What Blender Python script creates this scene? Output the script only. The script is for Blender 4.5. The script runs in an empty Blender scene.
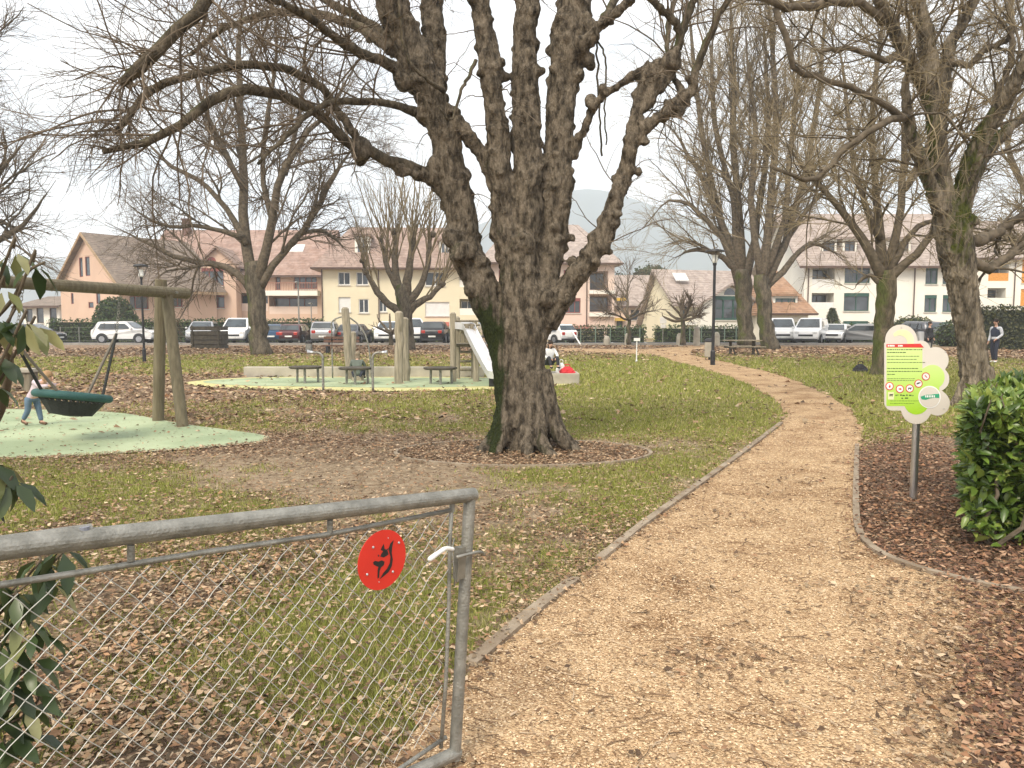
import bpy, math, random
import numpy as np
from mathutils import Vector, Matrix, noise as mnoise

SC = bpy.context.scene
COL = SC.collection
rad = math.radians
# ------------------------------------------------------------ camera
FPX = 760.0
PITCH = math.atan(61/760)
CAMZ = 1.55
cam_d = bpy.data.cameras.new('camera')
cam_d.sensor_width = 36; cam_d.lens = 36*FPX/1024
cam_d.clip_start = 0.05; cam_d.clip_end = 12000
cam = bpy.data.objects.new('camera', cam_d); COL.objects.link(cam)
cam.location = (0, 0, CAMZ); cam.rotation_euler = (math.pi/2-PITCH, 0, 0)
SC.camera = cam
# ------------------------------------------------------------ world, sun, exposure
SUN_EL, SUN_AZ = rad(46), rad(205)      # azimuth clockwise from +Y: behind the camera, to the left
W = bpy.data.worlds.new('World'); SC.world = W; W.use_nodes = True
nt = W.node_tree; nt.nodes.clear()
def N(t, tree=None, **kw):
    n = (tree or nt).nodes.new(t)
    for k, v in kw.items(): setattr(n, k, v)
    return n
o_ = N('ShaderNodeOutputWorld'); bg = N('ShaderNodeBackground'); bg.inputs['Strength'].default_value = 0.10
sky = N('ShaderNodeTexSky', sky_type='NISHITA'); sky.sun_disc = False
sky.sun_elevation = SUN_EL; sky.sun_rotation = SUN_AZ; sky.dust_density = 3; sky.air_density = 1.0
tc = N('ShaderNodeTexCoord'); mp = N('ShaderNodeMapping'); mp.inputs['Scale'].default_value = (1.6, 1.6, 4.5)
mp.inputs['Location'].default_value = (3.1, 1.7, .4)
nz = N('ShaderNodeTexNoise'); nz.inputs['Scale'].default_value = 1.5; nz.inputs['Detail'].default_value = 7; nz.inputs['Roughness'].default_value = .55
cr = N('ShaderNodeValToRGB'); cr.color_ramp.elements[0].position = .30; cr.color_ramp.elements[0].color = (.66, .66, .66, 1)
cr.color_ramp.elements[1].position = .52; cr.color_ramp.elements[1].color = (1, 1, 1, 1)
nz2 = N('ShaderNodeTexNoise'); nz2.inputs['Scale'].default_value = 3.2; nz2.inputs['Detail'].default_value = 6
cr2 = N('ShaderNodeValToRGB'); cr2.color_ramp.elements[0].position = .32; cr2.color_ramp.elements[0].color = (6.0, 6.5, 7.4, 1)
cr2.color_ramp.elements[1].position = .56; cr2.color_ramp.elements[1].color = (11.6, 11.4, 11.4, 1)
mx = N('ShaderNodeMix', data_type='RGBA')
L = nt.links.new
L(tc.outputs['Generated'], mp.inputs[0]); L(mp.outputs[0], nz.inputs[0]); L(mp.outputs[0], nz2.inputs[0])
L(nz.outputs[0], cr.inputs[0]); L(nz2.outputs[0], cr2.inputs[0])
L(cr.outputs[0], mx.inputs[0]); L(sky.outputs[0], mx.inputs[6]); L(cr2.outputs[0], mx.inputs[7])
L(mx.outputs[2], bg.inputs[0]); L(bg.outputs[0], o_.inputs[0])
sd = bpy.data.lights.new('sun', 'SUN'); sd.energy = 2.3; sd.angle = rad(22); sd.color = (1, .90, .74)
sun = bpy.data.objects.new('sun', sd); COL.objects.link(sun)
sun.rotation_euler = (math.pi/2-SUN_EL, 0, -SUN_AZ+math.pi)
SC.view_settings.view_transform = 'Standard'; SC.view_settings.look = 'None'
SC.view_settings.exposure = 0.70; SC.view_settings.gamma = 1
SC.cycles.use_denoising = True
SC.cycles.max_bounces = 6; SC.cycles.diffuse_bounces = 3; SC.cycles.glossy_bounces = 2
SC.cycles.volume_bounces = 3; SC.cycles.transmission_bounces = 3; SC.cycles.transparent_max_bounces = 4

# ------------------------------------------------------------ picture -> place
_F = np.array([0, math.cos(PITCH), -math.sin(PITCH)]); _U = np.array([0, math.sin(PITCH), math.cos(PITCH)])
_C = np.array([0, 0, CAMZ])
def ray(px, py): return np.array([(px-512)/FPX, 0, 0]) + _U*(384-py)/FPX + _F
def at(px, py, Y):
    r = ray(px, py); return _C + r*(Y/r[1])
def gp(px, py, z=0.0):
    r = ray(px, py); return _C + r*((z-CAMZ)/r[2])
def hz(py, Y): return at(512, py, Y)[2]
def hx(px, Y): return at(px, 323, Y)[0]
def project(X, Y, Z=0.0):
    z = Y*_F[1] + (Z-CAMZ)*_F[2]
    v = Y*_U[1] + (Z-CAMZ)*_U[2]
    return 512+FPX*X/z, 384-FPX*v/z

# ------------------------------------------------------------ materials
def mat(name, col, rough=.7, metal=0, var=.12, scale=6, bump=0, bscale=30, col2=None, spec=.5, stretch=(1, 1, 1), attr=False, detail=5, trans=0, coat=0):
    m = bpy.data.materials.new(name); m.use_nodes = True; t = m.node_tree; t.nodes.clear()
    out = N('ShaderNodeOutputMaterial', t); b = N('ShaderNodeBsdfPrincipled', t)
    b.inputs['Roughness'].default_value = rough; b.inputs['Metallic'].default_value = metal
    b.inputs['Specular IOR Level'].default_value = spec
    if coat: b.inputs['Coat Weight'].default_value = coat
    L = t.links.new
    tc = N('ShaderNodeTexCoord', t); mp = N('ShaderNodeMapping', t); mp.inputs['Scale'].default_value = stretch
    L(tc.outputs['Object'], mp.inputs[0])
    nz = N('ShaderNodeTexNoise', t); nz.inputs['Scale'].default_value = scale; nz.inputs['Detail'].default_value = detail
    L(mp.outputs[0], nz.inputs[0])
    if attr:
        at_ = N('ShaderNodeAttribute', t); at_.attribute_name = 'Col'
        mixn = N('ShaderNodeMix', t, data_type='RGBA', blend_type='MULTIPLY'); mixn.inputs[0].default_value = 1
        rp = N('ShaderNodeMapRange', t); rp.inputs[1].default_value = .3; rp.inputs[2].default_value = .7
        rp.inputs[3].default_value = 1-var; rp.inputs[4].default_value = 1+var
        L(nz.outputs[0], rp.inputs[0]); L(at_.outputs[0], mixn.inputs[6]); L(rp.outputs[0], mixn.inputs[7])
        L(mixn.outputs[2], b.inputs['Base Color'])
    else:
        r = N('ShaderNodeValToRGB', t)
        c2 = col2 if col2 else tuple(min(1, c*(1+var)) for c in col)
        c1 = col if col2 else tuple(c*(1-var) for c in col)
        r.color_ramp.elements[0].position = .35; r.color_ramp.elements[0].color = (*c1, 1)
        r.color_ramp.elements[1].position = .65; r.color_ramp.elements[1].color = (*c2, 1)
        L(nz.outputs[0], r.inputs[0]); L(r.outputs[0], b.inputs['Base Color'])
    if bump:
        n2 = N('ShaderNodeTexNoise', t); n2.inputs['Scale'].default_value = bscale; n2.inputs['Detail'].default_value = 6
        bp = N('ShaderNodeBump', t); bp.inputs['Strength'].default_value = bump; bp.inputs['Distance'].default_value = .02
        L(mp.outputs[0], n2.inputs[0]); L(n2.outputs[0], bp.inputs['Height']); L(bp.outputs[0], b.inputs['Normal'])
    if trans:
        tr = N('ShaderNodeBsdfTranslucent', t); ms = N('ShaderNodeMixShader', t); ms.inputs[0].default_value = trans
        src = b.inputs['Base Color'].links[0].from_socket
        L(src, tr.inputs[0]); L(b.outputs[0], ms.inputs[1]); L(tr.outputs[0], ms.inputs[2]); L(ms.outputs[0], out.inputs[0])
    else:
        L(b.outputs[0], out.inputs[0])
    return m

def bark_mat(name, dark, light, moss=None, moss_amt=.5, vs=.35, sc=14, bump=.9, dist=.03, moss_dir=(-1, -.2, .3)):
    m = bpy.data.materials.new(name); m.use_nodes = True; t = m.node_tree; t.nodes.clear(); L = t.links.new
    out = N('ShaderNodeOutputMaterial', t); b = N('ShaderNodeBsdfPrincipled', t); b.inputs['Roughness'].default_value = .93
    b.inputs['Specular IOR Level'].default_value = .2
    tc = N('ShaderNodeTexCoord', t); mp = N('ShaderNodeMapping', t); mp.inputs['Scale'].default_value = (1, 1, vs)
    L(tc.outputs['Object'], mp.inputs[0])
    v = N('ShaderNodeTexVoronoi', t); v.feature = 'DISTANCE_TO_EDGE'; v.inputs['Scale'].default_value = sc
    n1 = N('ShaderNodeTexNoise', t); n1.inputs['Scale'].default_value = sc*.6; n1.inputs['Detail'].default_value = 8; n1.inputs['Roughness'].default_value = .65
    n2 = N('ShaderNodeTexNoise', t); n2.inputs['Scale'].default_value = sc*3; n2.inputs['Detail'].default_value = 6
    L(mp.outputs[0], n1.inputs[0]); L(mp.outputs[0], n2.inputs[0])
    # distorted voronoi
    add = N('ShaderNodeVectorMath', t); add.operation = 'MULTIPLY_ADD'; add.inputs[1].default_value = (.12, .12, .12)
    L(n1.outputs[1], add.inputs[0]); L(mp.outputs[0], add.inputs[2]); L(add.outputs[0], v.inputs[0])
    r = N('ShaderNodeValToRGB', t); e = r.color_ramp.elements
    e[0].position = .38; e[0].color = (*dark, 1); e[1].position = .60; e[1].color = (*light, 1)
    L(n1.outputs[0], r.inputs[0])
    mr = N('ShaderNodeMapRange', t); mr.inputs[1].default_value = 0; mr.inputs[2].default_value = .09; mr.inputs[3].default_value = .45; mr.inputs[4].default_value = 1
    mr.inputs[3].default_value = .62; L(v.outputs[0], mr.inputs[0])
    mul = N('ShaderNodeMix', t, data_type='RGBA', blend_type='MULTIPLY'); mul.inputs[0].default_value = 1
    L(r.outputs[0], mul.inputs[6]); L(mr.outputs[0], mul.inputs[7])
    colo = mul.outputs[2]
    if moss:
        g = N('ShaderNodeNewGeometry', t); dp = N('ShaderNodeVectorMath', t); dp.operation = 'DOT_PRODUCT'; dp.inputs[1].default_value = moss_dir
        L(g.outputs['Normal'], dp.inputs[0])
        n3 = N('ShaderNodeTexNoise', t); n3.inputs['Scale'].default_value = 2.2; n3.inputs['Detail'].default_value = 8
        L(tc.outputs['Object'], n3.inputs[0])
        a1 = N('ShaderNodeMath', t); a1.operation = 'MULTIPLY_ADD'; a1.inputs[1].default_value = .35; L(dp.outputs['Value'], a1.inputs[0]); L(n3.outputs[0], a1.inputs[2])
        at_ = N('ShaderNodeAttribute', t); at_.attribute_name = 'moss'
        a2 = N('ShaderNodeMath', t); a2.operation = 'ADD'; L(a1.outputs[0], a2.inputs[0]); L(at_.outputs['Fac'], a2.inputs[1])
        mr2 = N('ShaderNodeMapRange', t); mr2.inputs[1].default_value = 1-moss_amt; mr2.inputs[2].default_value = 1-moss_amt+.25
        L(a2.outputs[0], mr2.inputs[0])
        mm = N('ShaderNodeMix', t, data_type='RGBA'); L(mr2.outputs[0], mm.inputs[0]); L(colo, mm.inputs[6])
        r3 = N('ShaderNodeValToRGB', t); r3.color_ramp.elements[0].color = (*[c*.4 for c in moss], 1); r3.color_ramp.elements[0].position = .35
        r3.color_ramp.elements[1].color = (*moss, 1); r3.color_ramp.elements[1].position = .65
        L(n2.outputs[0], r3.inputs[0]); L(r3.outputs[0], mm.inputs[7]); colo = mm.outputs[2]
    L(colo, b.inputs['Base Color'])
    hs = N('ShaderNodeMath', t); hs.operation = 'MULTIPLY_ADD'; hs.inputs[1].default_value = 1.3; L(v.outputs[0], hs.inputs[0]); L(n1.outputs[0], hs.inputs[2])
    h2 = N('ShaderNodeMath', t); h2.operation = 'MULTIPLY_ADD'; h2.inputs[1].default_value = .35; L(n2.outputs[0], h2.inputs[0]); L(hs.outputs[0], h2.inputs[2])
    bp = N('ShaderNodeBump', t); bp.inputs['Strength'].default_value = bump; bp.inputs['Distance'].default_value = dist
    L(h2.outputs[0], bp.inputs['Height']); L(bp.outputs[0], b.inputs['Normal'])
    L(b.outputs[0], out.inputs[0]); return m

# ------------------------------------------------------------ mesh builder
ROOTM = {}
def tag(o, label=None, cat=None, group=None, kind=None):
    if label: o['label'] = label
    if cat: o['category'] = cat
    if group: o['group'] = group
    if kind: o['kind'] = kind
    return o
def empty(name, loc, rz=0, label=None, cat=None, group=None):
    o = bpy.data.objects.new(name, None); COL.objects.link(o); o.location = tuple(loc); o.rotation_euler = (0, 0, rz)
    o.empty_display_size = .2
    ROOTM[o.name] = Matrix.Translation(Vector(tuple(loc))) @ Matrix.Rotation(rz, 4, 'Z')
    return tag(o, label, cat, group)
def top(o):
    while o.parent: o = o.parent
    return o
class MB:
    """collects shapes in world coordinates; build() links them as one mesh object in its thing's frame"""
    def __init__(s): s.V = []; s.F = []; s.n = 0; s.colors = []; s.attrs = []
    def add(s, V, F, col=None):
        V = np.asarray(V, float).reshape(-1, 3)
        s.V.append(V)
        if isinstance(F, np.ndarray): s.F.append(F+s.n)
        else:
            by = {}
            for f in F: by.setdefault(len(f), []).append(f)
            for k, fs in by.items(): s.F.append(np.array(fs, int)+s.n)
        s.n += len(V)
        if col is not None: s.colors.append(np.broadcast_to(np.asarray(col, float), (len(V), 3)) if np.ndim(col) == 1 else col)
        return s
    def box(s, a, b, fr=None):
        x0, y0, z0 = a; x1, y1, z1 = b
        P = [(x0, y0, z0), (x1, y0, z0), (x1, y1, z0), (x0, y1, z0), (x0, y0, z1), (x1, y0, z1), (x1, y1, z1), (x0, y1, z1)]
        if fr: P = [fr(*p) for p in P]
        return s.add(P, [(0, 3, 2, 1), (4, 5, 6, 7), (0, 1, 5, 4), (1, 2, 6, 5), (2, 3, 7, 6), (3, 0, 4, 7)])
    def bevbox(s, a, b, r, fr=None):
        x0, y0, z0 = a; x1, y1, z1 = b
        ring = [(x0+r, y0), (x1-r, y0), (x1, y0+r), (x1, y1-r), (x1-r, y1), (x0+r, y1), (x0, y1-r), (x0, y0+r)]
        cx, cy = (x0+x1)/2, (y0+y1)/2
        def sh(p, q): return (p[0]+(q if p[0] < cx else -q), p[1]+(q if p[1] < cy else -q))
        P = [(*sh(p, r*.5), z0) for p in ring]+[(*p, z0+r) for p in ring]+[(*p, z1-r) for p in ring]+[(*sh(p, r*.5), z1) for p in ring]
        if fr: P = [fr(*p) for p in P]
        F = [tuple(range(7, -1, -1)), tuple(range(24, 32))]
        for k in range(3):
            for i in range(8):
                j = (i+1) % 8; F.append((k*8+i, k*8+j, k*8+8+j, k*8+8+i))
        return s.add(P, F)
    def prism(s, pts, d):
        """polygon pts extruded by vector d"""
        pts = [np.asarray(p, float) for p in pts]; n = len(pts); d = np.asarray(d, float)
        P = pts+[p+d for p in pts]
        F = [tuple(range(n-1, -1, -1)), tuple(range(n, 2*n))]+[(i, (i+1) % n, n+(i+1) % n, n+i) for i in range(n)]
        return s.add(P, F)
    def face(s, pts): return s.add(pts, [tuple(range(len(pts)))])
    def tube(s, pts, r, sides=8, cap=True, closed=False):
        P = np.asarray(pts, float); m = len(P); R = np.broadcast_to(np.asarray(r, float), (m,))
        V, F = tube_arrays(P[None], R[None], sides)
        if closed:
            a = (m-1)*sides
            F = np.concatenate([F, np.array([[a+i, a+(i+1) % sides, (i+1) % sides, i] for i in range(sides)])])
        s.add(V, F)
        if cap and not closed:
            b = s.n-len(V)
            s.F.append(np.array([list(range(sides-1, -1, -1)), [(m-1)*sides+i for i in range(sides)]])+b)
        return s
    def cyl(s, a, b, r, sides=12, r2=None): return s.tube([a, b], [r, r if r2 is None else r2], sides)
    def sphere(s, c, r, nu=12, nv=8, sc=(1, 1, 1), rot=None):
        P = []
        for j in range(nv+1):
            t = math.pi*j/nv
            for i in range(nu):
                a = 2*math.pi*i/nu; P.append((r*sc[0]*math.sin(t)*math.cos(a), r*sc[1]*math.sin(t)*math.sin(a), r*sc[2]*math.cos(t)))
        P = np.array(P)
        if rot is not None: P = P @ np.array(rot).T
        P += np.asarray(c, float)
        F = [(j*nu+i, (j+1)*nu+i, (j+1)*nu+(i+1) % nu, j*nu+(i+1) % nu) for j in range(nv) for i in range(nu)]
        return s.add(P, F)
    def lathe(s, c, prof, sides=16):
        """prof: (r, z) list around vertical axis through c"""
        P = [(c[0]+r*math.cos(2*math.pi*i/sides), c[1]+r*math.sin(2*math.pi*i/sides), c[2]+z) for r, z in prof for i in range(sides)]
        F = [(k*sides+i, k*sides+(i+1) % sides, (k+1)*sides+(i+1) % sides, (k+1)*sides+i) for k in range(len(prof)-1) for i in range(sides)]
        F += [tuple(range(sides-1, -1, -1)), tuple(range((len(prof)-1)*sides, len(prof)*sides))]
        return s.add(P, F)
    def mesh(s, name, inv=None):
        V = np.concatenate(s.V)
        if inv is not None:
            M = np.array(inv); V = V @ M[:3, :3].T + M[:3, 3]
        me = bpy.data.meshes.new(name)
        me.vertices.add(len(V)); me.vertices.foreach_set('co', V.astype(np.float32).ravel())
        sizes = np.concatenate([np.full(len(f), f.shape[1]) for f in s.F]); idx = np.concatenate([f.ravel() for f in s.F])
        me.loops.add(len(idx)); me.loops.foreach_set('vertex_index', idx.astype(np.int32))
        me.polygons.add(len(sizes)); me.polygons.foreach_set('loop_start', (np.cumsum(sizes)-sizes).astype(np.int32))
        me.polygons.foreach_set('loop_total', sizes.astype(np.int32))
        if s.colors and sum(len(c) for c in s.colors) == len(V):
            c = np.concatenate(s.colors); c = np.concatenate([c, np.ones((len(c), 1))], 1)
            a = me.color_attributes.new('Col', 'FLOAT_COLOR', 'POINT'); a.data.foreach_set('color', c.astype(np.float32).ravel())
        me.update(calc_edges=True)
        return me
    def build(s, name, material, parent=None, smooth=False, kind=None, label=None):
        inv = None
        if parent is not None:
            inv = ROOTM.get(top(parent).name)
            inv = inv.inverted() if inv is not None else None
        me = s.mesh(name, inv)
        if material: me.materials.append(material)
        me.polygons.foreach_set('use_smooth', [bool(smooth)]*len(me.polygons))
        o = bpy.data.objects.new(name, me); COL.objects.link(o)
        if parent is not None: o.parent = parent
        if kind: o['kind'] = kind
        if label: o['label'] = label
        return o

def tube_arrays(P, R, sides):
    n, m, _ = P.shape
    T = np.empty_like(P); T[:, 1:-1] = P[:, 2:]-P[:, :-2]; T[:, 0] = P[:, 1]-P[:, 0]; T[:, -1] = P[:, -1]-P[:, -2]
    T /= np.linalg.norm(T, axis=2, keepdims=True)+1e-12
    mean = P[:, -1]-P[:, 0]; mean /= np.linalg.norm(mean, axis=1, keepdims=True)+1e-12
    ref = np.where(np.abs(mean[:, 2:3]) < .8, np.array([[0, 0, 1.]]), np.array([[1., 0, 0]]))
    A = np.cross(T, ref[:, None, :]); A /= np.linalg.norm(A, axis=2, keepdims=True)+1e-9
    B = np.cross(T, A)
    th = np.arange(sides)*2*np.pi/sides
    V = P[:, :, None, :]+R[:, :, None, None]*(np.cos(th)[None, None, :, None]*A[:, :, None, :]+np.sin(th)[None, None, :, None]*B[:, :, None, :])
    V = V.reshape(-1, 3)
    i = np.arange(sides); j = (i+1) % sides
    base = (np.arange(n)[:, None]*m+np.arange(m-1)[None])[:, :, None]*sides
    F = np.stack([base+i, base+j, base+sides+j, base+sides+i], -1).reshape(-1, 4)
    return V, F

def copy_tree(o, parent=None):
    c = o.copy(); COL.objects.link(c)
    if parent is not None: c.parent = parent
    for ch in list(o.children): copy_tree(ch, c)
    return c

def fnoise(x, y, s, seed=0):
    """cheap vectorised value noise with 4 octaves, about 0..1"""
    out = 0; amp = .5
    for k in range(4):
        f = (2**k)/s; X = x*f+seed*17.3+k*5.1; Y = y*f-seed*9.7+k*3.3
        xi = np.floor(X); yi = np.floor(Y); fx = X-xi; fy = Y-yi; fx = fx*fx*(3-2*fx); fy = fy*fy*(3-2*fy)
        def h(a, b):
            v = np.sin(a*127.1+b*311.7+seed*74.7)*43758.5453; return v-np.floor(v)
        out = out+amp*((h(xi, yi)*(1-fx)+h(xi+1, yi)*fx)*(1-fy)+(h(xi, yi+1)*(1-fx)+h(xi+1, yi+1)*fx)*fy); amp *= .5
    return out/.9375

def in_poly(x, y, poly):
    r = np.zeros(x.shape, bool); n = len(poly)
    for i in range(n):
        x0, y0 = poly[i][:2]; x1, y1 = poly[(i+1) % n][:2]
        if y0 == y1: continue
        c = ((y0 > y) != (y1 > y)) & (x < (x1-x0)*(y-y0)/(y1-y0)+x0); r ^= c
    return r

def smooth_line(pts, per=6, closed=False):
    P = np.array(pts, float); n = len(P); out = []
    rng_ = range(n if closed else n-1)
    for i in rng_:
        p0 = P[(i-1) % n] if closed or i > 0 else 2*P[0]-P[1]; p1 = P[i]; p2 = P[(i+1) % n]
        p3 = P[(i+2) % n] if closed or i+2 < n else 2*P[-1]-P[-2]
        for k in range(per):
            t = k/per
            out.append(.5*((2*p1)+(-p0+p2)*t+(2*p0-5*p1+4*p2-p3)*t*t+(-p0+3*p1-3*p2+p3)*t**3))
    if not closed: out.append(P[-1])
    return np.array(out)

# ------------------------------------------------------------ shared materials
M_GALV = mat('galvanised_steel', (.20, .195, .17), .55, .6, .18, 18, .25, 120, col2=(.33, .32, .285), detail=9)
M_WIRE = mat('wire', (.46, .455, .42), .45, .5, .1, 18)
M_STEEL = mat('brushed_steel', (.55, .55, .55), .28, .9, .08, 12)
M_DARKMET = mat('black_metal', (.025, .025, .028), .5, .3, .2, 10)
M_WHITE = mat('white_paint', (.74, .73, .70), .55, 0, .05, 3)
M_GLASS = mat('window_glass', (.05, .06, .07), .12, 0, .5, .6, spec=.8)
M_RUBBER = mat('black_rubber', (.02, .02, .02), .8, 0, .2)
M_CONC = mat('concrete', (.36, .33, .27), .9, 0, .16, 2.5, .3, 25)
M_WOODOLD = mat('weathered_wood', (.15, .125, .085), .85, 0, .25, 5, .5, 40, stretch=(3, 3, .4), col2=(.27, .235, .17))
M_WOODDK = mat('dark_wood', (.06, .05, .035), .85, 0, .3, 6, .4, 40)
M_CLEAR = mat('lamp_glass', (.72, .72, .70), .25, 0, .05)
# ------------------------------------------------------------ the setting: ground, path, play surfaces, road
path_l = [(300, 900), (380, 775), (472, 665), (565, 588), (650, 521), (700, 484), (752, 447), (780, 424), (784, 411), (774, 399), (755, 388), (735, 379), (702, 369), (672, 361), (650, 355), (600, 353), (555, 351)]
path_r = [(560, 348), (610, 349), (650, 349), (690, 345.6), (716, 344.6), (714, 347), (696, 350), (690, 354), (715, 360), (742, 366), (772, 373), (806, 385), (838, 402), (855, 416), (861, 434), (858, 460), (857, 500), (858, 528), (872, 550), (905, 566), (945, 578), (1005, 590), (1150, 612), (1500, 700), (1500, 900)]
def jag(P, a, seed):
    rs = np.random.default_rng(seed); return P+rs.normal(0, a, P.shape)*(P[:, 1:2]/10+.4)
pl = jag(smooth_line([gp(*p)[:2] for p in path_l], 8), .018, 1); pr_ = jag(smooth_line([gp(*p)[:2] for p in path_r], 8), .018, 2)
PATH = np.concatenate([pl, pr_])
TRACK = smooth_line([gp(*p)[:2] for p in [(935, 361), (985, 359), (1040, 361), (1150, 360), (1300, 372), (1060, 374), (1010, 373), (965, 371), (935, 368)]], 4, True)
PADL = smooth_line([gp(*p)[:2] for p in [(-260, 408), (-60, 409), (40, 410), (100, 412), (132, 415), (180, 424), (232, 431), (262, 436), (258, 442), (180, 449), (80, 455), (0, 458.5), (-160, 466), (-380, 470), (-420, 430)]], 5, True)
PADM = smooth_line([gp(*p)[:2] for p in [(185, 383), (230, 378.5), (300, 377), (420, 377), (540, 378), (575, 381), (560, 386), (500, 389), (400, 391.5), (300, 390), (220, 388)]], 5, True)
RING_C = gp(523, 453)[:2]; 
def ring_pts(n=60):
    a = np.linspace(0, 2*np.pi, n, endpoint=False); return np.stack([RING_C[0]+1.52*np.cos(a), RING_C[1]+.92*np.sin(a)], 1)
RING = ring_pts()

zones = [(690, 395, 110, 32, -.6, .9), (900, 402, 110, 28, -.6, .95), (830, 372, 90, 7, -.5, .7), (790, 356, 190, 6, .55, -.3), (910, 505, 75, 58, 1.1, -1.2),
 (1030, 700, 75, 110, .9, -1.0), (340, 478, 140, 22, -.55, -.85), (520, 545, 90, 50, .05, .12), (600, 478, 80, 36, -.3, .55), (385, 640, 65, 50, -.3, .8), (250, 670, 90, 50, -.1, .3),
 (90, 660, 130, 90, .15, .05), (150, 492, 200, 24, 0, .35), (400, 402, 220, 10, -.2, .6), (150, 392, 110, 14, .5, -.35), (250, 349, 330, 4.5, .5, -.25), (250, 366, 330, 7, -.2, .45),
 (650, 444, 50, 9, .0, -.6), (640, 352, 160, 8, .35, -.1), (340, 395, 160, 5, .6, -.3), (90, 480, 120, 18, 0, .2), (1000, 440, 60, 40, -.2, .4), (230, 440, 200, 14, .35, -.1), (620, 366, 60, 5, -.3, .55), (520, 620, 60, 50, -.2, .1)]
def cover(x, y):
    """how leafy and how grassy the ground is at a place"""
    px, py = project(x, np.maximum(y, .8))
    lf = .42+1.1*(fnoise(x, y, 1.3, 1)-.5)+.5*(fnoise(x, y, .35, 2)-.5); gr = .36+1.3*(fnoise(x, y, 1.1, 3)-.5)+.7*(fnoise(x, y, .3, 4)-.5)
    for (a, b, sx, sy, l, g) in zones:
        w = np.exp(-.5*((px-a)/sx)**2-.5*((py-b)/sy)**2); lf = lf+l*w; gr = gr+g*w
    d = np.hypot(x-RING_C[0], (y-RING_C[1])/.605); w = d < 1.5
    lf = np.where(w, lf+1, lf); gr = np.where(w, gr-1.2, gr)
    return np.clip(lf, 0, 1), np.clip(gr, 0, 1)

def ground_axis(lo, hi, fine, far):
    a = np.arange(lo, hi+1e-6, fine); s = fine; up = [a[-1]]; dn = [a[0]]
    while up[-1] < far: s *= 1.35; up.append(up[-1]+s)
    s = fine
    while dn[-1] > -far: s *= 1.35; dn.append(dn[-1]-s)
    return np.concatenate([dn[:0:-1], a, up[1:]])
gx = ground_axis(-26, 24, .16, 4500); gy = ground_axis(0, 56, .16, 4500)
GX, GY = np.meshgrid(gx, gy); nxx, nyy = len(gx), len(gy)
GZ = np.where(GY < 12, .02*(fnoise(GX, GY, .9, 6)-.5), 0)-.012
GZ = np.where(GY > 200, -.3, GZ)
lf, gr = cover(GX, GY)
mb = MB(); idx = np.arange(nxx*nyy).reshape(nyy, nxx)
Fg = np.stack([idx[:-1, :-1], idx[:-1, 1:], idx[1:, 1:], idx[1:, :-1]], -1).reshape(-1, 4)
mb.add(np.stack([GX, GY, GZ], -1).reshape(-1, 3), Fg, np.stack([lf, gr, lf*0], -1).reshape(-1, 3))
def ground_mat():
    m = bpy.data.materials.new('park_ground'); m.use_nodes = True; t = m.node_tree; t.nodes.clear(); L = t.links.new
    out = N('ShaderNodeOutputMaterial', t); b = N('ShaderNodeBsdfPrincipled', t); b.inputs['Roughness'].default_value = .95; b.inputs['Specular IOR Level'].default_value = .15
    tc = N('ShaderNodeTexCoord', t); at_ = N('ShaderNodeAttribute', t); at_.attribute_name = 'Col'
    sep = N('ShaderNodeSeparateColor', t); L(at_.outputs[0], sep.inputs[0])
    def noise(s, d=6, r=.6):
        n = N('ShaderNodeTexNoise', t); n.inputs['Scale'].default_value = s; n.inputs['Detail'].default_value = d; n.inputs['Roughness'].default_value = r; L(tc.outputs['Object'], n.inputs[0]); return n
    def ramp(src, stops):
        r = N('ShaderNodeValToRGB', t); e = r.color_ramp.elements
        while len(e) < len(stops): e.new(.5)
        for i, (p, c) in enumerate(stops): e[i].position = p; e[i].color = (*c, 1)
        L(src, r.inputs[0]); return r
    soil = ramp(noise(9, 8, .7).outputs[0], [(.3, (.19, .135, .085)), (.5, (.31, .235, .155)), (.72, (.47, .375, .265))])
    grass = ramp(noise(26, 6, .7).outputs[0], [(.3, (.11, .105, .03)), (.5, (.225, .21, .065)), (.7, (.34, .305, .12))])
    vor = N('ShaderNodeTexVoronoi', t); vor.inputs['Scale'].default_value = 24; L(tc.outputs['Object'], vor.inputs[0])
    sc = N('ShaderNodeSeparateColor', t); L(vor.outputs['Color'], sc.inputs[0])
    leaf = ramp(sc.outputs[0], [(0, (.09, .055, .035)), (.35, (.17, .11, .068)), (.7, (.27, .185, .12)), (.95, (.40, .30, .21))])
    # how much of each: attribute compared with a fine noise
    def mask(ch, n, k=5):
        a = N('ShaderNodeMath', t); a.operation = 'ADD'; L(sep.outputs[ch], a.inputs[0]); L(n.outputs[0], a.inputs[1])
        r = N('ShaderNodeMapRange', t); r.inputs[1].default_value = 1-.5/k; r.inputs[2].default_value = 1+.5/k; L(a.outputs[0], r.inputs[0]); return r
    mg = mask(1, noise(5, 9, .75), 3); ml = mask(0, noise(7, 9, .8), 4)
    m1 = N('ShaderNodeMix', t, data_type='RGBA'); L(mg.outputs[0], m1.inputs[0]); L(soil.outputs[0], m1.inputs[6]); L(grass.outputs[0], m1.inputs[7])
    m2 = N('ShaderNodeMix', t, data_type='RGBA'); L(ml.outputs[0], m2.inputs[0]); L(m1.outputs[2], m2.inputs[6]); L(leaf.outputs[0], m2.inputs[7])
    L(m2.outputs[2], b.inputs['Base Color'])
    bp = N('ShaderNodeBump', t); bp.inputs['Strength'].default_value = .8; bp.inputs['Distance'].default_value = .03
    n5 = noise(30, 8, .8); L(n5.outputs[0], bp.inputs['Height']); L(bp.outputs[0], b.inputs['Normal']); L(b.outputs[0], out.inputs[0]); return m
tag(mb.build('ground', ground_mat(), smooth=True), kind='structure')

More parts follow.
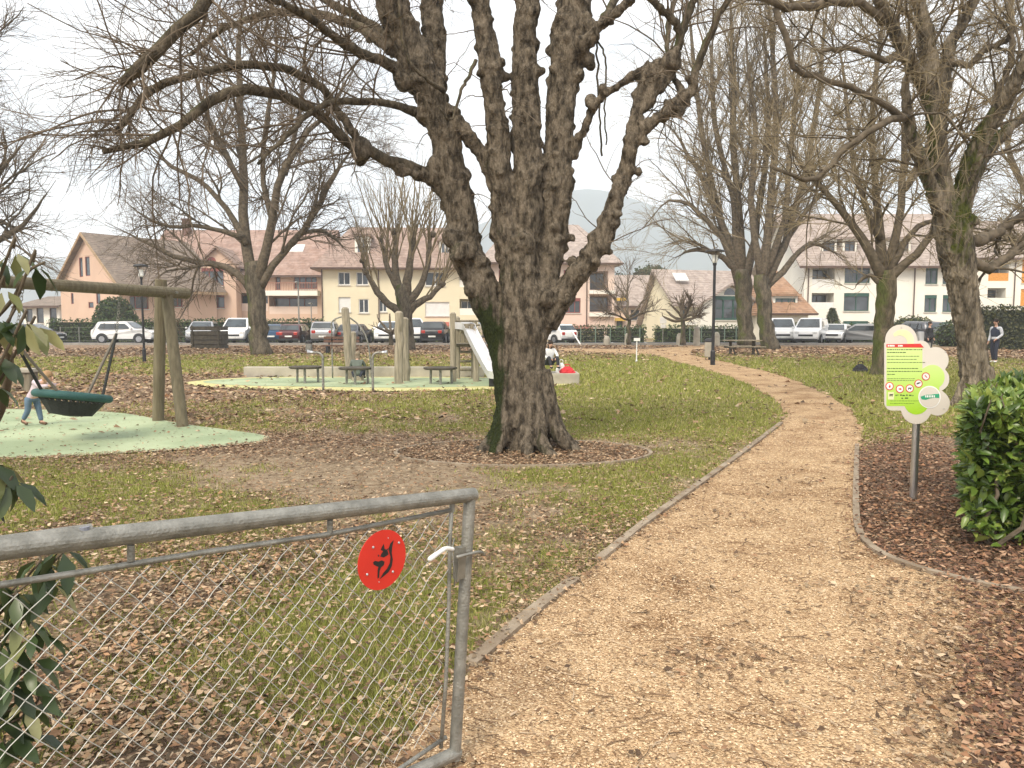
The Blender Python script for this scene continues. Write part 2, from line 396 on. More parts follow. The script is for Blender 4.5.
def grid_sheet(poly, z, fine, ylim=None, tri=True):
    """flat sheet with the outline poly (ear-clipped through bpy's n-gon)"""
    m = MB(); m.face([(p[0], p[1], z) for p in poly]); return m
def path_mat():
    m = bpy.data.materials.new('woodchip_path'); m.use_nodes = True; t = m.node_tree; t.nodes.clear(); L = t.links.new
    out = N('ShaderNodeOutputMaterial', t); b = N('ShaderNodeBsdfPrincipled', t); b.inputs['Roughness'].default_value = .95; b.inputs['Specular IOR Level'].default_value = .1
    tc = N('ShaderNodeTexCoord', t)
    v = N('ShaderNodeTexVoronoi', t); v.inputs['Scale'].default_value = 85; L(tc.outputs['Object'], v.inputs[0])
    s = N('ShaderNodeSeparateColor', t); L(v.outputs['Color'], s.inputs[0])
    r = N('ShaderNodeValToRGB', t); e = r.color_ramp.elements; e.new(.5); e.new(.8)
    for i, (p, c) in enumerate([(0, (.24, .152, .09)), (.3, (.42, .288, .17)), (.75, (.565, .412, .255)), (1, (.70, .55, .37))]): e[i].position = p; e[i].color = (*c, 1)
    L(s.outputs[0], r.inputs[0])
    def noise(sc, d): 
        n = N('ShaderNodeTexNoise', t); n.inputs['Scale'].default_value = sc; n.inputs['Detail'].default_value = d; n.inputs['Roughness'].default_value = .65; L(tc.outputs['Object'], n.inputs[0]); return n
    n1 = noise(1.7, 8)
    r1 = N('ShaderNodeValToRGB', t); r1.color_ramp.elements[0].position = .33; r1.color_ramp.elements[0].color = (.56, .47, .40, 1); r1.color_ramp.elements[1].position = .56; r1.color_ramp.elements[1].color = (1.0, .97, .92, 1)
    L(n1.outputs[0], r1.inputs[0])
    mu = N('ShaderNodeMix', t, data_type='RGBA', blend_type='MULTIPLY'); mu.inputs[0].default_value = 1; L(r.outputs[0], mu.inputs[6]); L(r1.outputs[0], mu.inputs[7])
    L(mu.outputs[2], b.inputs['Base Color'])
    a = N('ShaderNodeMath', t); a.operation = 'MULTIPLY_ADD'; a.inputs[1].default_value = -1.0; L(v.outputs['Distance'], a.inputs[0]); n3 = noise(14, 8); L(n3.outputs[0], a.inputs[2])
    bp = N('ShaderNodeBump', t); bp.inputs['Strength'].default_value = .9; bp.inputs['Distance'].default_value = .012; L(a.outputs[0], bp.inputs['Height']); L(bp.outputs[0], b.inputs['Normal'])
    L(b.outputs[0], out.inputs[0]); return m
M_PATH = path_mat()
tag(grid_sheet(PATH, .006, .3).build('path', M_PATH), kind='structure')
M_TRACK = mat('trodden_earth', (.20, .14, .09), .95, 0, .2, 6, .6, 30, col2=(.34, .25, .17), detail=8)
tag(grid_sheet(TRACK, .005, .3).build('dirt_track', M_TRACK), kind='structure')
M_PADG = mat('green_rubber', (.25, .31, .18), .9, 0, .1, .9, .25, 120, col2=(.38, .44, .27), detail=9)
M_PADY = mat('yellow_rubber', (.46, .43, .17), .9, 0, .1, 2.5, .25, 120, col2=(.54, .50, .24), detail=9)
tag(grid_sheet(PADL, .010, .3).build('play_surface', M_PADG), kind='structure')
c = PADM.mean(0)
tag(grid_sheet(PADM, .008, .3).build('play_surface', M_PADY), kind='structure')
tag(grid_sheet(c+(PADM-c)*np.array([.93, .72])+np.array([0, .25]), .013, .3).build('play_surface', M_PADG), kind='structure')
# yellow border line round the near play surface
m = MB(); cl = PADL.mean(0); q = cl+(PADL-cl)*1.02
m.add(np.concatenate([np.c_[PADL, np.full(len(PADL), .009)], np.c_[q, np.full(len(q), .004)]]), [(i, (i+1) % len(q), len(q)+(i+1) % len(q), len(q)+i) for i in range(len(q))])
tag(m.build('play_surface', mat('pale_edge', (.45, .42, .28), .9)), kind='structure')

# road and car park with its kerb
M_ASPH = mat('asphalt', (.055, .055, .057), .9, 0, .15, 4, .3, 60)
tag(MB().box((-90, 54.2, -.2), (90, 61.0, .012)).build('road', M_ASPH), kind='structure')
tag(MB().box((-90, 53.9, -.2), (90, 54.19, .13)).build('kerb', mat('kerb_stone', (.27, .25, .22), .85)), kind='structure')
m = MB()
for k in range(-30, 30): m.box((k*2.6-.06, 55.0, .0), (k*2.6+.06, 59.8, .017))
tag(m.build('road_marking', M_WHITE), kind='structure')
# far forest ridge
rs = np.random.default_rng(5); m = MB(); n = 260; xs = np.linspace(-3600, 3600, n); rows = 14; V = []
def ridge(x): 
    return 1500*(.088+.066*np.exp(-((x/1500-.09)/.15)**2)+.03*np.sin(x/1500*5+1)+.03*np.exp(-((x/1500+.62)/.1)**2)+.06*np.exp(-((x/1500-.55)/.3)**2))+18*(fnoise(x, x*0, 180, 3)-.5)
for j in range(rows):
    t = j/(rows-1)
    for x in xs: V.append((x, 1250+t*420, -2+ridge(x)*math.sin(t*math.pi/2)+t*14*(fnoise(np.array([x]), np.array([t*500]), 90, 8)[0]-.5)))
m.add(V, np.array([[j*n+i, j*n+i+1, (j+1)*n+i+1, (j+1)*n+i] for j in range(rows-1) for i in range(n-1)]))
tag(m.build('hill', mat('far_forest', (.03, .045, .03), .95, 0, .4, .01), smooth=True), kind='structure')
# air
hz_ = MB().box((-3900, -60, -3), (3900, 1750, 420)).build('haze', None); tag(hz_, kind='stuff')
hm = bpy.data.materials.new('haze_air'); hm.use_nodes = True; t = hm.node_tree; t.nodes.clear()
ho = N('ShaderNodeOutputMaterial', t); hv = N('ShaderNodeVolumePrincipled', t); hv.inputs['Color'].default_value = (.84, .92, 1, 1); hv.inputs['Density'].default_value = .0008
t.links.new(hv.outputs[0], ho.inputs['Volume']); hz_.data.materials.append(hm)

# timber edging beside the path and round the tree
M_EDGE = mat('edging_timber', (.20, .15, .10), .9, 0, .2, 5, .4, 40, col2=(.32, .26, .19))
def edging(name, pts, w, h, label, material=M_EDGE):
    P = np.array(pts); T = np.gradient(P, axis=0); T /= np.linalg.norm(T, axis=1, keepdims=True); Nn = np.stack([-T[:, 1], T[:, 0]], 1)
    a = P-Nn*w/2; b = P+Nn*w/2; n = len(P); V = np.concatenate([np.c_[a, np.full(n, -.05)], np.c_[a, np.full(n, h)], np.c_[b, np.full(n, h)], np.c_[b, np.full(n, -.05)]])
    F = [(k*n+i, k*n+i+1, ((k+1) % 4)*n+i+1, ((k+1) % 4)*n+i) for k in range(4) for i in range(n-1)]+[(0, n, 2*n, 3*n), (n-1, 4*n-1, 3*n-1, 2*n-1)]
    o = MB().add(V, F).build(name, material); return tag(o, label, 'edging')
e1 = smooth_line([gp(*p)[:2] for p in [(470, 667), (530, 616), (575, 581)]], 6)
edging('path_edging', e1, .07, .028, 'wide timber edging board beside the gate post, nearest piece along the path')
e1 = smooth_line([gp(*p)[:2] for p in [(600, 561), (650, 521), (700, 485), (750, 448), (781, 424)]], 6)
edging('path_edging', e1, .06, .032, 'long straight timber edging along the left side of the path')
e1 = smooth_line([gp(*p)[:2] for p in [(857, 446), (856, 480), (856, 512), (860, 535), (877, 553), (908, 567), (950, 579), (1005, 591), (1100, 606)]], 8)
edging('path_edging', e1, .05, .03, 'curved timber edging between the path and the leaves under the park sign')
edging('tree_edging', np.concatenate([RING, RING[:1]]), .045, .03, 'round timber edging circling the foot of the big knobbly tree')
# ------------------------------------------------------------ trees
M_BARKM = bark_mat('knobbly_bark', (.05, .04, .028), (.25, .205, .15), (.04, .052, .014), .18, .42, 24, 1.0, .03)
M_BARKF = bark_mat('furrowed_bark', (.06, .05, .036), (.27, .225, .165), (.075, .085, .016), .25, .22, 12, 1.0, .05, (-.6, -.2, .7))
M_BARK = bark_mat('grey_bark', (.055, .046, .033), (.15, .125, .09), (.10, .115, .03), .30, .3, 9, .8, .03)
M_BRANCH = mat('branch_bark', (.075, .06, .042), .9, 0, .3, 8, .4, 40, col2=(.155, .125, .09), spec=.2)
M_TWIG = mat('twigs', (.135, .105, .075), .85, 0, .35, 3, spec=.2)
M_TWIGY = mat('shoots', (.17, .135, .08), .85, 0, .3, 3, spec=.2, col2=(.29, .235, .15))

def limb(pts, Y, m=14, dy=0, wig=0.0, rng=None):
    """pixel polyline (px, py, radius px[, dy]) -> (m, 4) array of points and radius in metres"""
    P = []
    for i, p in enumerate(pts):
        d = p[3] if len(p) > 3 else dy*i/(len(pts)-1)
        w = at(p[0], p[1], Y+d); P.append((*w, p[2]*(Y+d)/FPX))
    S = smooth_line(P, 6); D = np.concatenate([[0], np.cumsum(np.linalg.norm(np.diff(S[:, :3], axis=0), axis=1))])
    t = np.linspace(0, D[-1], m); out = np.stack([np.interp(t, D, S[:, k]) for k in range(4)], 1)
    if wig and rng is not None: out[1:-1, :3] += rng.normal(0, wig, (m-2, 3))
    return out
def unit(v): return v/(np.linalg.norm(v, axis=-1, keepdims=True)+1e-9)
def spawn(P, R, counts, m, length, rng, tlo=.15, thi=1, ang=(.5, 1.1), up=0, grav=0, wig=.12, rf=.6, rmin=.003, rtip=.4, tshort=.4, rmax=9, out=0):
    """children of polylines P (n, k, 3): returns arrays (N, m, 3), (N, m)"""
    n, k, _ = P.shape; idx = np.repeat(np.arange(n), counts); Nn = len(idx)
    t = rng.uniform(tlo, thi, Nn); f = t*(k-1); i0 = np.minimum(f.astype(int), k-2); fr = (f-i0)[:, None]
    p = P[idx, i0]*(1-fr)+P[idx, i0+1]*fr; r0 = (R[idx, i0]*(1-fr[:, 0])+R[idx, i0+1]*fr[:, 0])
    T = unit(P[idx, i0+1]-P[idx, i0]); rv = rng.normal(0, 1, (Nn, 3)); pp = unit(rv-(rv*T).sum(1, keepdims=True)*T)
    a = rng.uniform(ang[0], ang[1], Nn)[:, None]
    d = unit(np.cos(a)*T+np.sin(a)*pp+np.array([0, 0, up]))
    Lp = np.linalg.norm(np.diff(P, axis=1), axis=2).sum(1)[idx]
    Ls = np.minimum(rng.uniform(length[0], length[1], Nn)*(1-tshort*t), .75*Lp+.1+(99 if up > 1 else 0)); st = (Ls/(m-1))[:, None]
    Q = np.empty((Nn, m, 3)); Q[:, 0] = p
    for j in range(1, m):
        d = unit(d+rng.normal(0, wig, (Nn, 3))+np.array([0, 0, grav])*(j/m)+np.array([0, 0, 0]))
        Q[:, j] = Q[:, j-1]+d*st
    r = np.clip(r0*rf, rmin, rmax)[:, None]*np.linspace(1, rtip, m)[None]
    return Q, np.maximum(r, rmin*.7)
def tree(name, label, limbs, Y, bark, levels, seed, base_sides=12, trunk_n=1, twig_mat=None, group='bare trees in the park', branch_mat=None, kn=None):
    """limbs: list of (m,4) arrays, the first trunk_n are the trunk. levels: list of dicts for spawn"""
    rng = np.random.default_rng(seed); b = limbs[0][0, :3].copy(); b[2] = 0
    root = empty(name, b, 0, label, 'tree', group)
    m = MB()
    for l in limbs[:trunk_n]: m.tube(l[:, :3], l[:, 3], base_sides)
    m.build('trunk', bark, root, smooth=True)
    br = MB()
    for l in limbs[trunk_n:]: br.tube(l[:, :3], l[:, 3], 8)
    if kn:
        for l in limbs[trunk_n:]:
            for q in (.8, .93): j = int(q*(len(l)-1)); lump(br, l[j, :3], kn*rng.uniform(.7, 1.2), rng, 5)
    src = limbs[trunk_n:] if len(limbs) > trunk_n else limbs
    P = np.stack([l[:, :3] for l in src]); R = np.stack([l[:, 3] for l in src])
    tw = MB(); cur = [(P, R)]; store = [(P, R)]
    for li, lv in enumerate(levels):
        lv = dict(lv); frm = lv.pop('frm', li); cnt = lv.pop('n'); sides = lv.pop('sides', 3); dst = lv.pop('dst', 'tw')
        P0, R0 = store[frm]
        if np.isscalar(cnt):
            if cnt < 1: c = (rng.uniform(0, 1, len(P0)) < cnt).astype(int)
            else:
                ln = np.linalg.norm(np.diff(P0, axis=1), axis=2).sum(1); c = np.maximum(0, np.round(cnt*np.clip(ln/ln.mean(), 0, 2.2)*rng.uniform(.6, 1.4, len(P0)))).astype(int)
        else: c = np.array(cnt)
        Q, q = spawn(P0, R0, c, rng=rng, **lv); store.append((Q, q))
        V, F = tube_arrays(Q, q, sides); (br if dst == 'br' else tw).add(V, F)
    br.build('branches', branch_mat or M_BRANCH, root, smooth=True)
    tw.build('twigs', twig_mat or M_TWIG, root)
    return root
def lump(m, c, r, rng, k=7):
    m.sphere(c, r, 12, 8)
    for _ in range(k):
        d = rng.normal(0, 1, 3); d /= np.linalg.norm(d); m.sphere(np.asarray(c)+d*r*rng.uniform(.5, .85), r*rng.uniform(.35, .6), 10, 7)

def remeshed(mb, name, voxel, material, parent, disp, moss=None, extra=None):
    me = mb.mesh(name); o = bpy.data.objects.new(name, me); COL.objects.link(o)
    md = o.modifiers.new('r', 'REMESH'); md.mode = 'VOXEL'; md.voxel_size = voxel; md.use_smooth_shade = True
    dg = bpy.context.evaluated_depsgraph_get(); dg.update(); ev = o.evaluated_get(dg)
    me2 = bpy.data.meshes.new_from_object(ev); me2.name = name
    bpy.data.objects.remove(o)
    n = len(me2.vertices); co = np.empty(n*3, np.float32); me2.vertices.foreach_get('co', co); co = co.reshape(-1, 3).astype(float)
    # relax the voxel steps
    ne = len(me2.edges); ed = np.empty(ne*2, np.int32); me2.edges.foreach_get('vertices', ed); ed = ed.reshape(-1, 2)
    for _ in range(3):
        acc = np.zeros_like(co); cnt = np.zeros(n)
        np.add.at(acc, ed[:, 0], co[ed[:, 1]]); np.add.at(acc, ed[:, 1], co[ed[:, 0]]); np.add.at(cnt, ed[:, 0], 1); np.add.at(cnt, ed[:, 1], 1)
        co = co*.5+.5*acc/np.maximum(cnt, 1)[:, None]
    me2.vertices.foreach_set('co', co.astype(np.float32).ravel()); me2.update()
    no = np.empty(n*3, np.float32); me2.vertices.foreach_get('normal', no); no = no.reshape(-1, 3).astype(float)
    D = np.array([disp(c, nn) for c, nn in zip(co, no)]); co = co+no*D[:, None]
    inv = np.array(ROOTM[parent.name].inverted())
    loc = co @ inv[:3, :3].T+inv[:3, 3]
    me2.vertices.foreach_set('co', loc.astype(np.float32).ravel())
    if moss is not None:
        a = me2.attributes.new('moss', 'FLOAT', 'POINT'); a.data.foreach_set('value', moss(co, no).astype(np.float32))
    me2.materials.clear(); me2.materials.append(material)
    me2.polygons.foreach_set('use_smooth', [True]*len(me2.polygons)); me2.update()
    o = bpy.data.objects.new(name, me2); COL.objects.link(o); o.parent = parent
    return o

# ---- the big knobbly tree
Yb = 9.35
rng = np.random.default_rng(11)
broot = empty('knobbly_tree', (at(527, 450, Yb)[0], Yb, 0), 0, 'huge knobbly bare tree inside the round timber edging, mossy fork and pollard burls', 'tree')
BL = dict(
 trunk=[(524, 462, 34), (524, 440, 29), (521, 410, 25.5), (521, 370, 25.5), (523, 330, 26), (522, 290, 23), (519, 250, 21)],
 M2=[(521, 300, 20), (524, 250, 16), (527, 200, 16.5), (527, 150, 15.5), (526, 100, 14.5), (525, 50, 12.5), (526, 0, 12.5), (528, -60, 11), (532, -160, 9)],
 R=[(532, 330, 21, .05), (544, 280, 18, .1), (553, 240, 16, .15), (556, 200, 16.5, .12), (558, 160, 15.5, .12), (559, 120, 15, .15), (564, 80, 16, .2), (568, 40, 18, .2), (573, 10, 18, .25), (578, -50, 15, .3), (586, -140, 11, .4)],
 M1=[(514, 280, 15, 0), (507, 240, 14, 0), (503, 200, 13, -.05), (498, 160, 12.5, -.1), (496, 120, 11, -.15), (490, 80, 11, -.2), (485, 40, 11, -.2), (480, 0, 9.5, -.25), (474, -60, 9, -.3), (466, -140, 7, -.3)],
 Lw=[(512, 400, 20, .05), (506, 355, 17, .05), (498, 326, 16, .1), (486, 303, 17, .1), (476, 280, 18, .1), (469, 255, 17, .1), (462, 230, 17, .1), (455, 200, 17, .1), (451, 175, 18, .1), (446, 150, 16, .1), (439, 122, 14, .05), (431, 98, 16, .02), (420, 75, 18, 0), (410, 48, 18, -.05), (397, 20, 17, -.1), (388, -10, 16, -.2), (376, -60, 13, -.3), (360, -130, 10, -.4)],
 L2=[(434, 105, 13, .1), (435, 80, 12, .2), (434, 40, 12, .3), (432, 0, 12, .4), (430, -60, 11, .5), (426, -140, 8, .6)],
 X=[(492, 172, 9, 0), (482, 155, 8, 0), (470, 138, 7.5, 0), (458, 122, 7, 0), (446, 106, 7, 0)],
 S=[(545, 322, 15, 0), (564, 292, 13, -.1), (584, 266, 11.5, -.2), (600, 243, 11, -.25), (610, 219, 9.5, -.3), (618, 195, 9, -.3), (625, 172, 8.5, -.3), (631, 148, 8.5, -.35), (636, 120, 7, -.35), (641, 95, 8, -.35), (647, 76, 9, -.35)],
 S2=[(634, 138, 7, -.35), (650, 125, 6.5, -.4), (664, 114, 7, -.4), (676, 104, 8, -.45), (684, 95, 7, -.45)],
 S3=[(641, 112, 5, -.35), (655, 92, 7, -.4), (667, 72, 8, -.4), (672, 62, 8, -.45)],
 R2=[(566, 160, 7, .1), (580, 138, 5, 0), (592, 112, 4.5, -.1), (602, 98, 4.5, -.2), (612, 90, 4.5, -.25), (625, 81, 4.5, -.3), (642, 72, 6, -.35)],
 T=[(566, 60, 10, .1), (586, 42, 7, 0), (602, 25, 5.5, 0), (622, 6, 5, -.1), (645, -25, 4.5, -.2)])
m = MB(); LB = {}
for k_, v_ in BL.items():
    l = limb(v_, Yb, 26, wig=.012, rng=rng); LB[k_] = l
    m.tube(l[:, :3], l[:, 3]*.93, 14)
burls = [(362, 150, 13, -.3), (401, 168, 8.5, -.15), (441, 188, 9, .05), (648, 74, 11, -.35), (658, 66, 9, -.4), (672, 62, 11, -.45), (683, 98, 8.5, -.45), (679, 110, 7, -.45), (612, 222, 9, -.3), (618, 205, 6, -.35), (603, 246, 9, -.3), (594, 262, 8, -.3), (622, 190, 6, -.35), (639, 172, 5.5, -.3), (614, 178, 5, -.3), (633, 137, 8.5, -.35), (645, 142, 5, -.4), (586, 25, 10, .1), (588, 60, 8, .1), (578, 76, 8, .1),
 (452, 238, 12, -.1), (462, 252, 13, -.15), (480, 262, 9, -.05), (470, 290, 8, -.05), (436, 165, 11, 0), (446, 112, 8, .1), (404, 82, 11, -.1), (436, 80, 10, .1), (408, 35, 12, -.1), (500, 76, 8, -.1), (498, 62, 6, -.2), (524, 244, 13, -.15), (500, 186, 10, -.1), (498, 212, 8, -.1), (536, 70, 7, -.05), (572, 262, 7, .05), (570, 140, 6, .1), (592, 100, 5, -.1), (606, 92, 5.5, -.25), (621, 84, 5, -.3), (524, 175, 9, -.12), (546, 300, 11, -.15), (572, 238, 5, .1)]
for (a, b_, r, d) in burls:
    w = at(a, b_, Yb+d); rm = r*.88*(Yb+d)/FPX; lump(m, w, rm, rng, 6)
for k_ in range(11):   # root flares
    a = k_*2*math.pi/11+.3*rng.normal(); R0 = .30; c = broot.location
    Lr = .66+.10*rng.normal()
    pts = [(c.x+.14*math.cos(a), c.y+.14*math.sin(a), .95), (c.x+R0*math.cos(a), c.y+R0*math.sin(a), .42), (c.x+.45*math.cos(a), c.y+.45*math.sin(a), .14), (c.x+Lr*math.cos(a+.1), c.y+Lr*math.sin(a+.1), -.06)]
    m.tube(smooth_line(pts, 4), np.linspace(.17, .06, 13), 8)
# sawn / broken ends
longb = [
 ([(448, 190, 12, .1), (430, 178, 10, 0), (402, 166, 8, -.15), (380, 156, 7, -.25), (362, 149, 7, -.3), (345, 141, 6.5, -.4), (326, 121, 6, -.55), (302, 104, 6.5, -.75), (275, 93, 6.5, -1), (250, 90, 6.5, -1.2), (226, 94, 6.5, -1.4), (205, 104, 6, -1.5), (188, 118, 5.5, -1.6), (165, 134, 5, -1.8), (140, 143, 4.5, -1.9), (118, 147, 4, -2), (103, 152, 3, -2.1)], 1),
 ([(360, 150, 6, -.3), (352, 132, 5, -.35), (335, 106, 4.5, -.4), (320, 86, 5, -.5), (298, 74, 5, -.6), (272, 66, 5, -.8), (240, 64, 5, -1), (215, 69, 5, -1.1), (185, 77, 4.5, -1.3), (160, 85, 5, -1.4), (142, 97, 4.5, -1.5), (133, 112, 4, -1.6), (122, 128, 4, -1.7), (114, 133, 3, -1.7)], 1),
 ([(432, 122, 9, .1), (420, 116, 7, 0), (402, 107, 5, -.2), (385, 102, 4.5, -.4), (360, 101, 4.5, -.6), (335, 102, 4, -.8), (315, 108, 3.5, -1), (298, 124, 3, -1.2), (280, 142, 2.5, -1.4), (258, 164, 2, -1.6)], 1),
 ([(405, 75, 9, 0), (388, 63, 7, -.2), (368, 56, 6, -.5), (348, 46, 6, -.8), (328, 32, 5, -1.1), (310, 18, 5, -1.4), (285, 5, 4, -1.7), (250, -10, 4, -2)], 1),
 ([(395, 45, 8, 0), (375, 28, 6, .2), (352, 14, 5, .3), (330, 2, 5, .4), (300, -20, 4, .5)], 1),
 ([(392, 50, 8, -.1), (360, 28, 6, .1), (325, 15, 5, .2), (290, 12, 4.5, .2), (260, 16, 4, .2), (225, 28, 3, .3), (190, 55, 2.5, .4)], 1),
 ([(380, -60, 9, -.4), (330, -95, 8, -1.2), (275, -85, 7.5, -2), (232, -40, 8.5, -2.8), (205, 0, 8, -3.1), (180, 28, 7.5, -3.2), (158, 50, 7.5, -3.3), (138, 70, 8, -3.4), (121, 84, 5, -3.4)], 1),
 ([(690, 94, 5, -.45), (697, 70, 5, -.5), (706, 45, 4.5, -.55), (718, 18, 4, -.6), (735, -15, 3.5, -.7), (760, -60, 3, -.8)], 1),
 ([(672, 58, 5, -.45), (680, 36, 5, -.5), (673, 20, 5, -.6), (655, 4, 4.5, -.7), (635, -18, 4, -.8)], 1),
 ([(675, 58, 5, -.4), (681, 35, 5, -.4), (690, 10, 4.5, -.4), (700, -25, 4, -.5)], 1),
 ([(682, 92, 4, -.4), (670, 66, 3, -.2), (668, 30, 3, 0), (678, -10, 3, .1)], 1),
 ([(598, 30, 5, 0), (618, -5, 5, .3), (650, -50, 4, .6)], 1),
 ([(444, 92, 3, -.2), (422, 76, 2.2, -.45), (408, 58, 2, -.5), (402, 30, 1.8, -.55), (398, -10, 1.8, -.6)], 0),
 ([(476, 60, 2.5, -.4), (462, 90, 2, -.5), (450, 120, 1.6, -.5), (440, 108, 1.2, -.5)], 0),
 ([(596, 36, 1.2, .2), (598, 80, 1.3, .2), (600, 120, 1.2, .2), (602, 156, 1.3, .2)], 0),
 ([(598, 42, 1.2, .2), (606, 60, 1.2, .1), (605, 100, 1.1, .1), (606, 145, .9, .1)], 0),
]
m2 = MB(); LL = []
for pts, big in longb:
    l = limb(pts, Yb, 22, wig=.008, rng=rng); LL.append(l)
    if big: m.tube(l[:4, :3], l[:4, 3]*.85, 10)
    m2.tube(l[(2 if big else 0):, :3], l[(2 if big else 0):, 3]*.8, 9)
def bdisp(c, n):
    up = min(1, max(0, (c[2]-1.3)/1.3))
    a = mnoise.noise(Vector((c[0]*7, c[1]*7, c[2]*1.6)))*.022
    b = mnoise.noise(Vector((c[0]*24, c[1]*24, c[2]*12+4*mnoise.noise(Vector((c[0]*3, c[1]*3, c[2]*2))))))*(.008+.005*up)
    k = mnoise.noise(Vector((c[0]*8.0+3, c[1]*8.0, c[2]*8.0)))
    d = mnoise.noise(Vector((c[0]*60, c[1]*60, c[2]*30)))*.006
    kn = max(0, k-.2)*.12*up
    rid = -abs(mnoise.noise(Vector((c[0]*18, c[1]*18, c[2]*1.8))))*.04*(1-.6*up)+.008
    return a+b+d+kn+rid-.006
def bmoss(co, no):
    px, py = project(co[:, 0], co[:, 1], co[:, 2])
    br_ = .35+1.3*fnoise(co[:, 0]+co[:, 1], co[:, 2], .13, 4); w = (np.exp(-.5*((px-489)/7)**2-.5*((py-343)/34)**2)*.85+np.exp(-.5*((px-493)/6)**2-.5*((py-430)/28)**2)*.6)*br_+np.exp(-.5*((px-548)/12)**2-.5*((py-420)/40)**2)*.10
    return w-.12*np.clip((co[:, 2]-2.2), 0, 1.6)
remeshed(m, 'trunk', .021, M_BARKM, broot, bdisp, bmoss)
m2.build('branches', bark_mat('limb_bark', (.045, .037, .026), (.14, .115, .08), (.09, .10, .03), .3, .5, 20, .7, .02), broot, smooth=True)
# knobs on the long limbs come with the limbs; the twigs
tw = MB()
def add_tw(Q, q, s=3): V, F = tube_arrays(Q, q, s); tw.add(V, F)
left = LL[:7]; P = np.stack([l[:, :3] for l in left]); R = np.stack([l[:, 3] for l in left])
Q1, q1 = spawn(P, R, [24, 20, 12, 18, 15, 20, 24], 10, (.5, 2.3), rng, .25, 1, (.4, 1.3), .08, .0, .14, .40, .0042, .4, .2, .012)
add_tw(Q1, q1, 4)
Q2, q2 = spawn(Q1, q1, rng.integers(4, 9, len(Q1)), 7, (.3, 1.0), rng, .1, 1, (.35, 1.0), 0, -.0, .15, .6, .0024, .5, .3); add_tw(Q2, q2)
Q3, q3 = spawn(Q2, q2, rng.integers(2, 5, len(Q2)), 5, (.15, .6), rng, .2, 1, (.3, 1.0), 0, 0, .15, .7, .002, .6, .3); add_tw(Q3, q3)
ends = [left[0][-3:], left[1][-3:], left[6][-3:]]
Pe = np.stack([l[:, :3] for l in ends]); Re = np.stack([l[:, 3] for l in ends])
Qe, qe = spawn(Pe, Re, [15, 13, 16], 12, (.8, 2.8), rng, 0, 1, (.2, 1.5), .10, 0, .09, .35, .0035, .35, .1, .008); add_tw(Qe, qe, 4)
Qf, qf = spawn(Qe, qe, rng.integers(3, 7, len(Qe)), 6, (.25, .7), rng, .2, 1, (.3, .9), 0, 0, .12, .6, .0022, .5, .4); add_tw(Qf, qf)
rgt = [LL[7], LL[8], LL[9], LL[10], LL[11]]; P = np.stack([l[:, :3] for l in rgt]); R = np.stack([l[:, 3] for l in rgt])
Q, q = spawn(P, R, [9]*5, 9, (.5, 1.5), rng, .2, 1, (.3, 1.0), .1, 0, .14, .4, .005, .4, .3, .012); add_tw(Q, q, 4)
Q, q = spawn(Q, q, rng.integers(2, 6, len(Q)), 6, (.2, .7), rng, .2, 1, (.3, .9), 0, 0, .14, .6, .003, .5, .4); add_tw(Q, q)
st = [LB[k] for k in ('Lw', 'L2', 'M1', 'M2', 'R', 'S', 'S2', 'S3')]; P = np.stack([l[:, :3] for l in st]); R = np.stack([l[:, 3] for l in st])
Q, q = spawn(P, R, [26, 14, 14, 10, 12, 14, 10, 8], 10, (.3, 1.5), rng, .35, 1, (.9, 1.5), .05, -.12, .2, .2, .004, .4, .1, .008); add_tw(Q, q, 4)
Q, q = spawn(Q, q, rng.integers(1, 5, len(Q)), 6, (.15, .6), rng, .2, 1, (.3, .9), 0, -.1, .2, .6, .0028, .5, .4); add_tw(Q, q)
tw.build('twigs', M_TWIG, broot)

# ---- tree behind the left car row
def T_(*limbs_, Y, m=14, wig=.03, seed=0, dys=None, tk=.85, lk=.62):
    r = np.random.default_rng(seed); out = []
    for i, l in enumerate(limbs_):
        d = 0 if i == 0 else (dys[i] if dys else r.uniform(-1, 1)*Y*.07)
        l_ = limb(l, Y, m, d, wig*Y/37, r); l_[:, 3] *= tk if i == 0 else lk*(1+.25*(1-np.linspace(0, 1, m))**2)*np.clip((1.0-np.linspace(0, 1, m))/.35, .22, 1); out.append(l_)
    return out
wide = [dict(n=12, m=9, length=(1.6, 5.5), tlo=.12, ang=(.4, 1.1), up=.15, wig=.15, rf=.45, rmin=.016, rmax=.07, rtip=.35, dst='br', sides=5),
        dict(n=11, m=7, length=(.9, 2.8), ang=(.3, 1.0), up=.05, wig=.15, rf=.55, rmin=.009, rtip=.5),
        dict(n=6, m=5, length=(.5, 1.6), ang=(.3, 1.0), wig=.14, grav=-.05, rf=.7, rmin=.005, rtip=.6)]
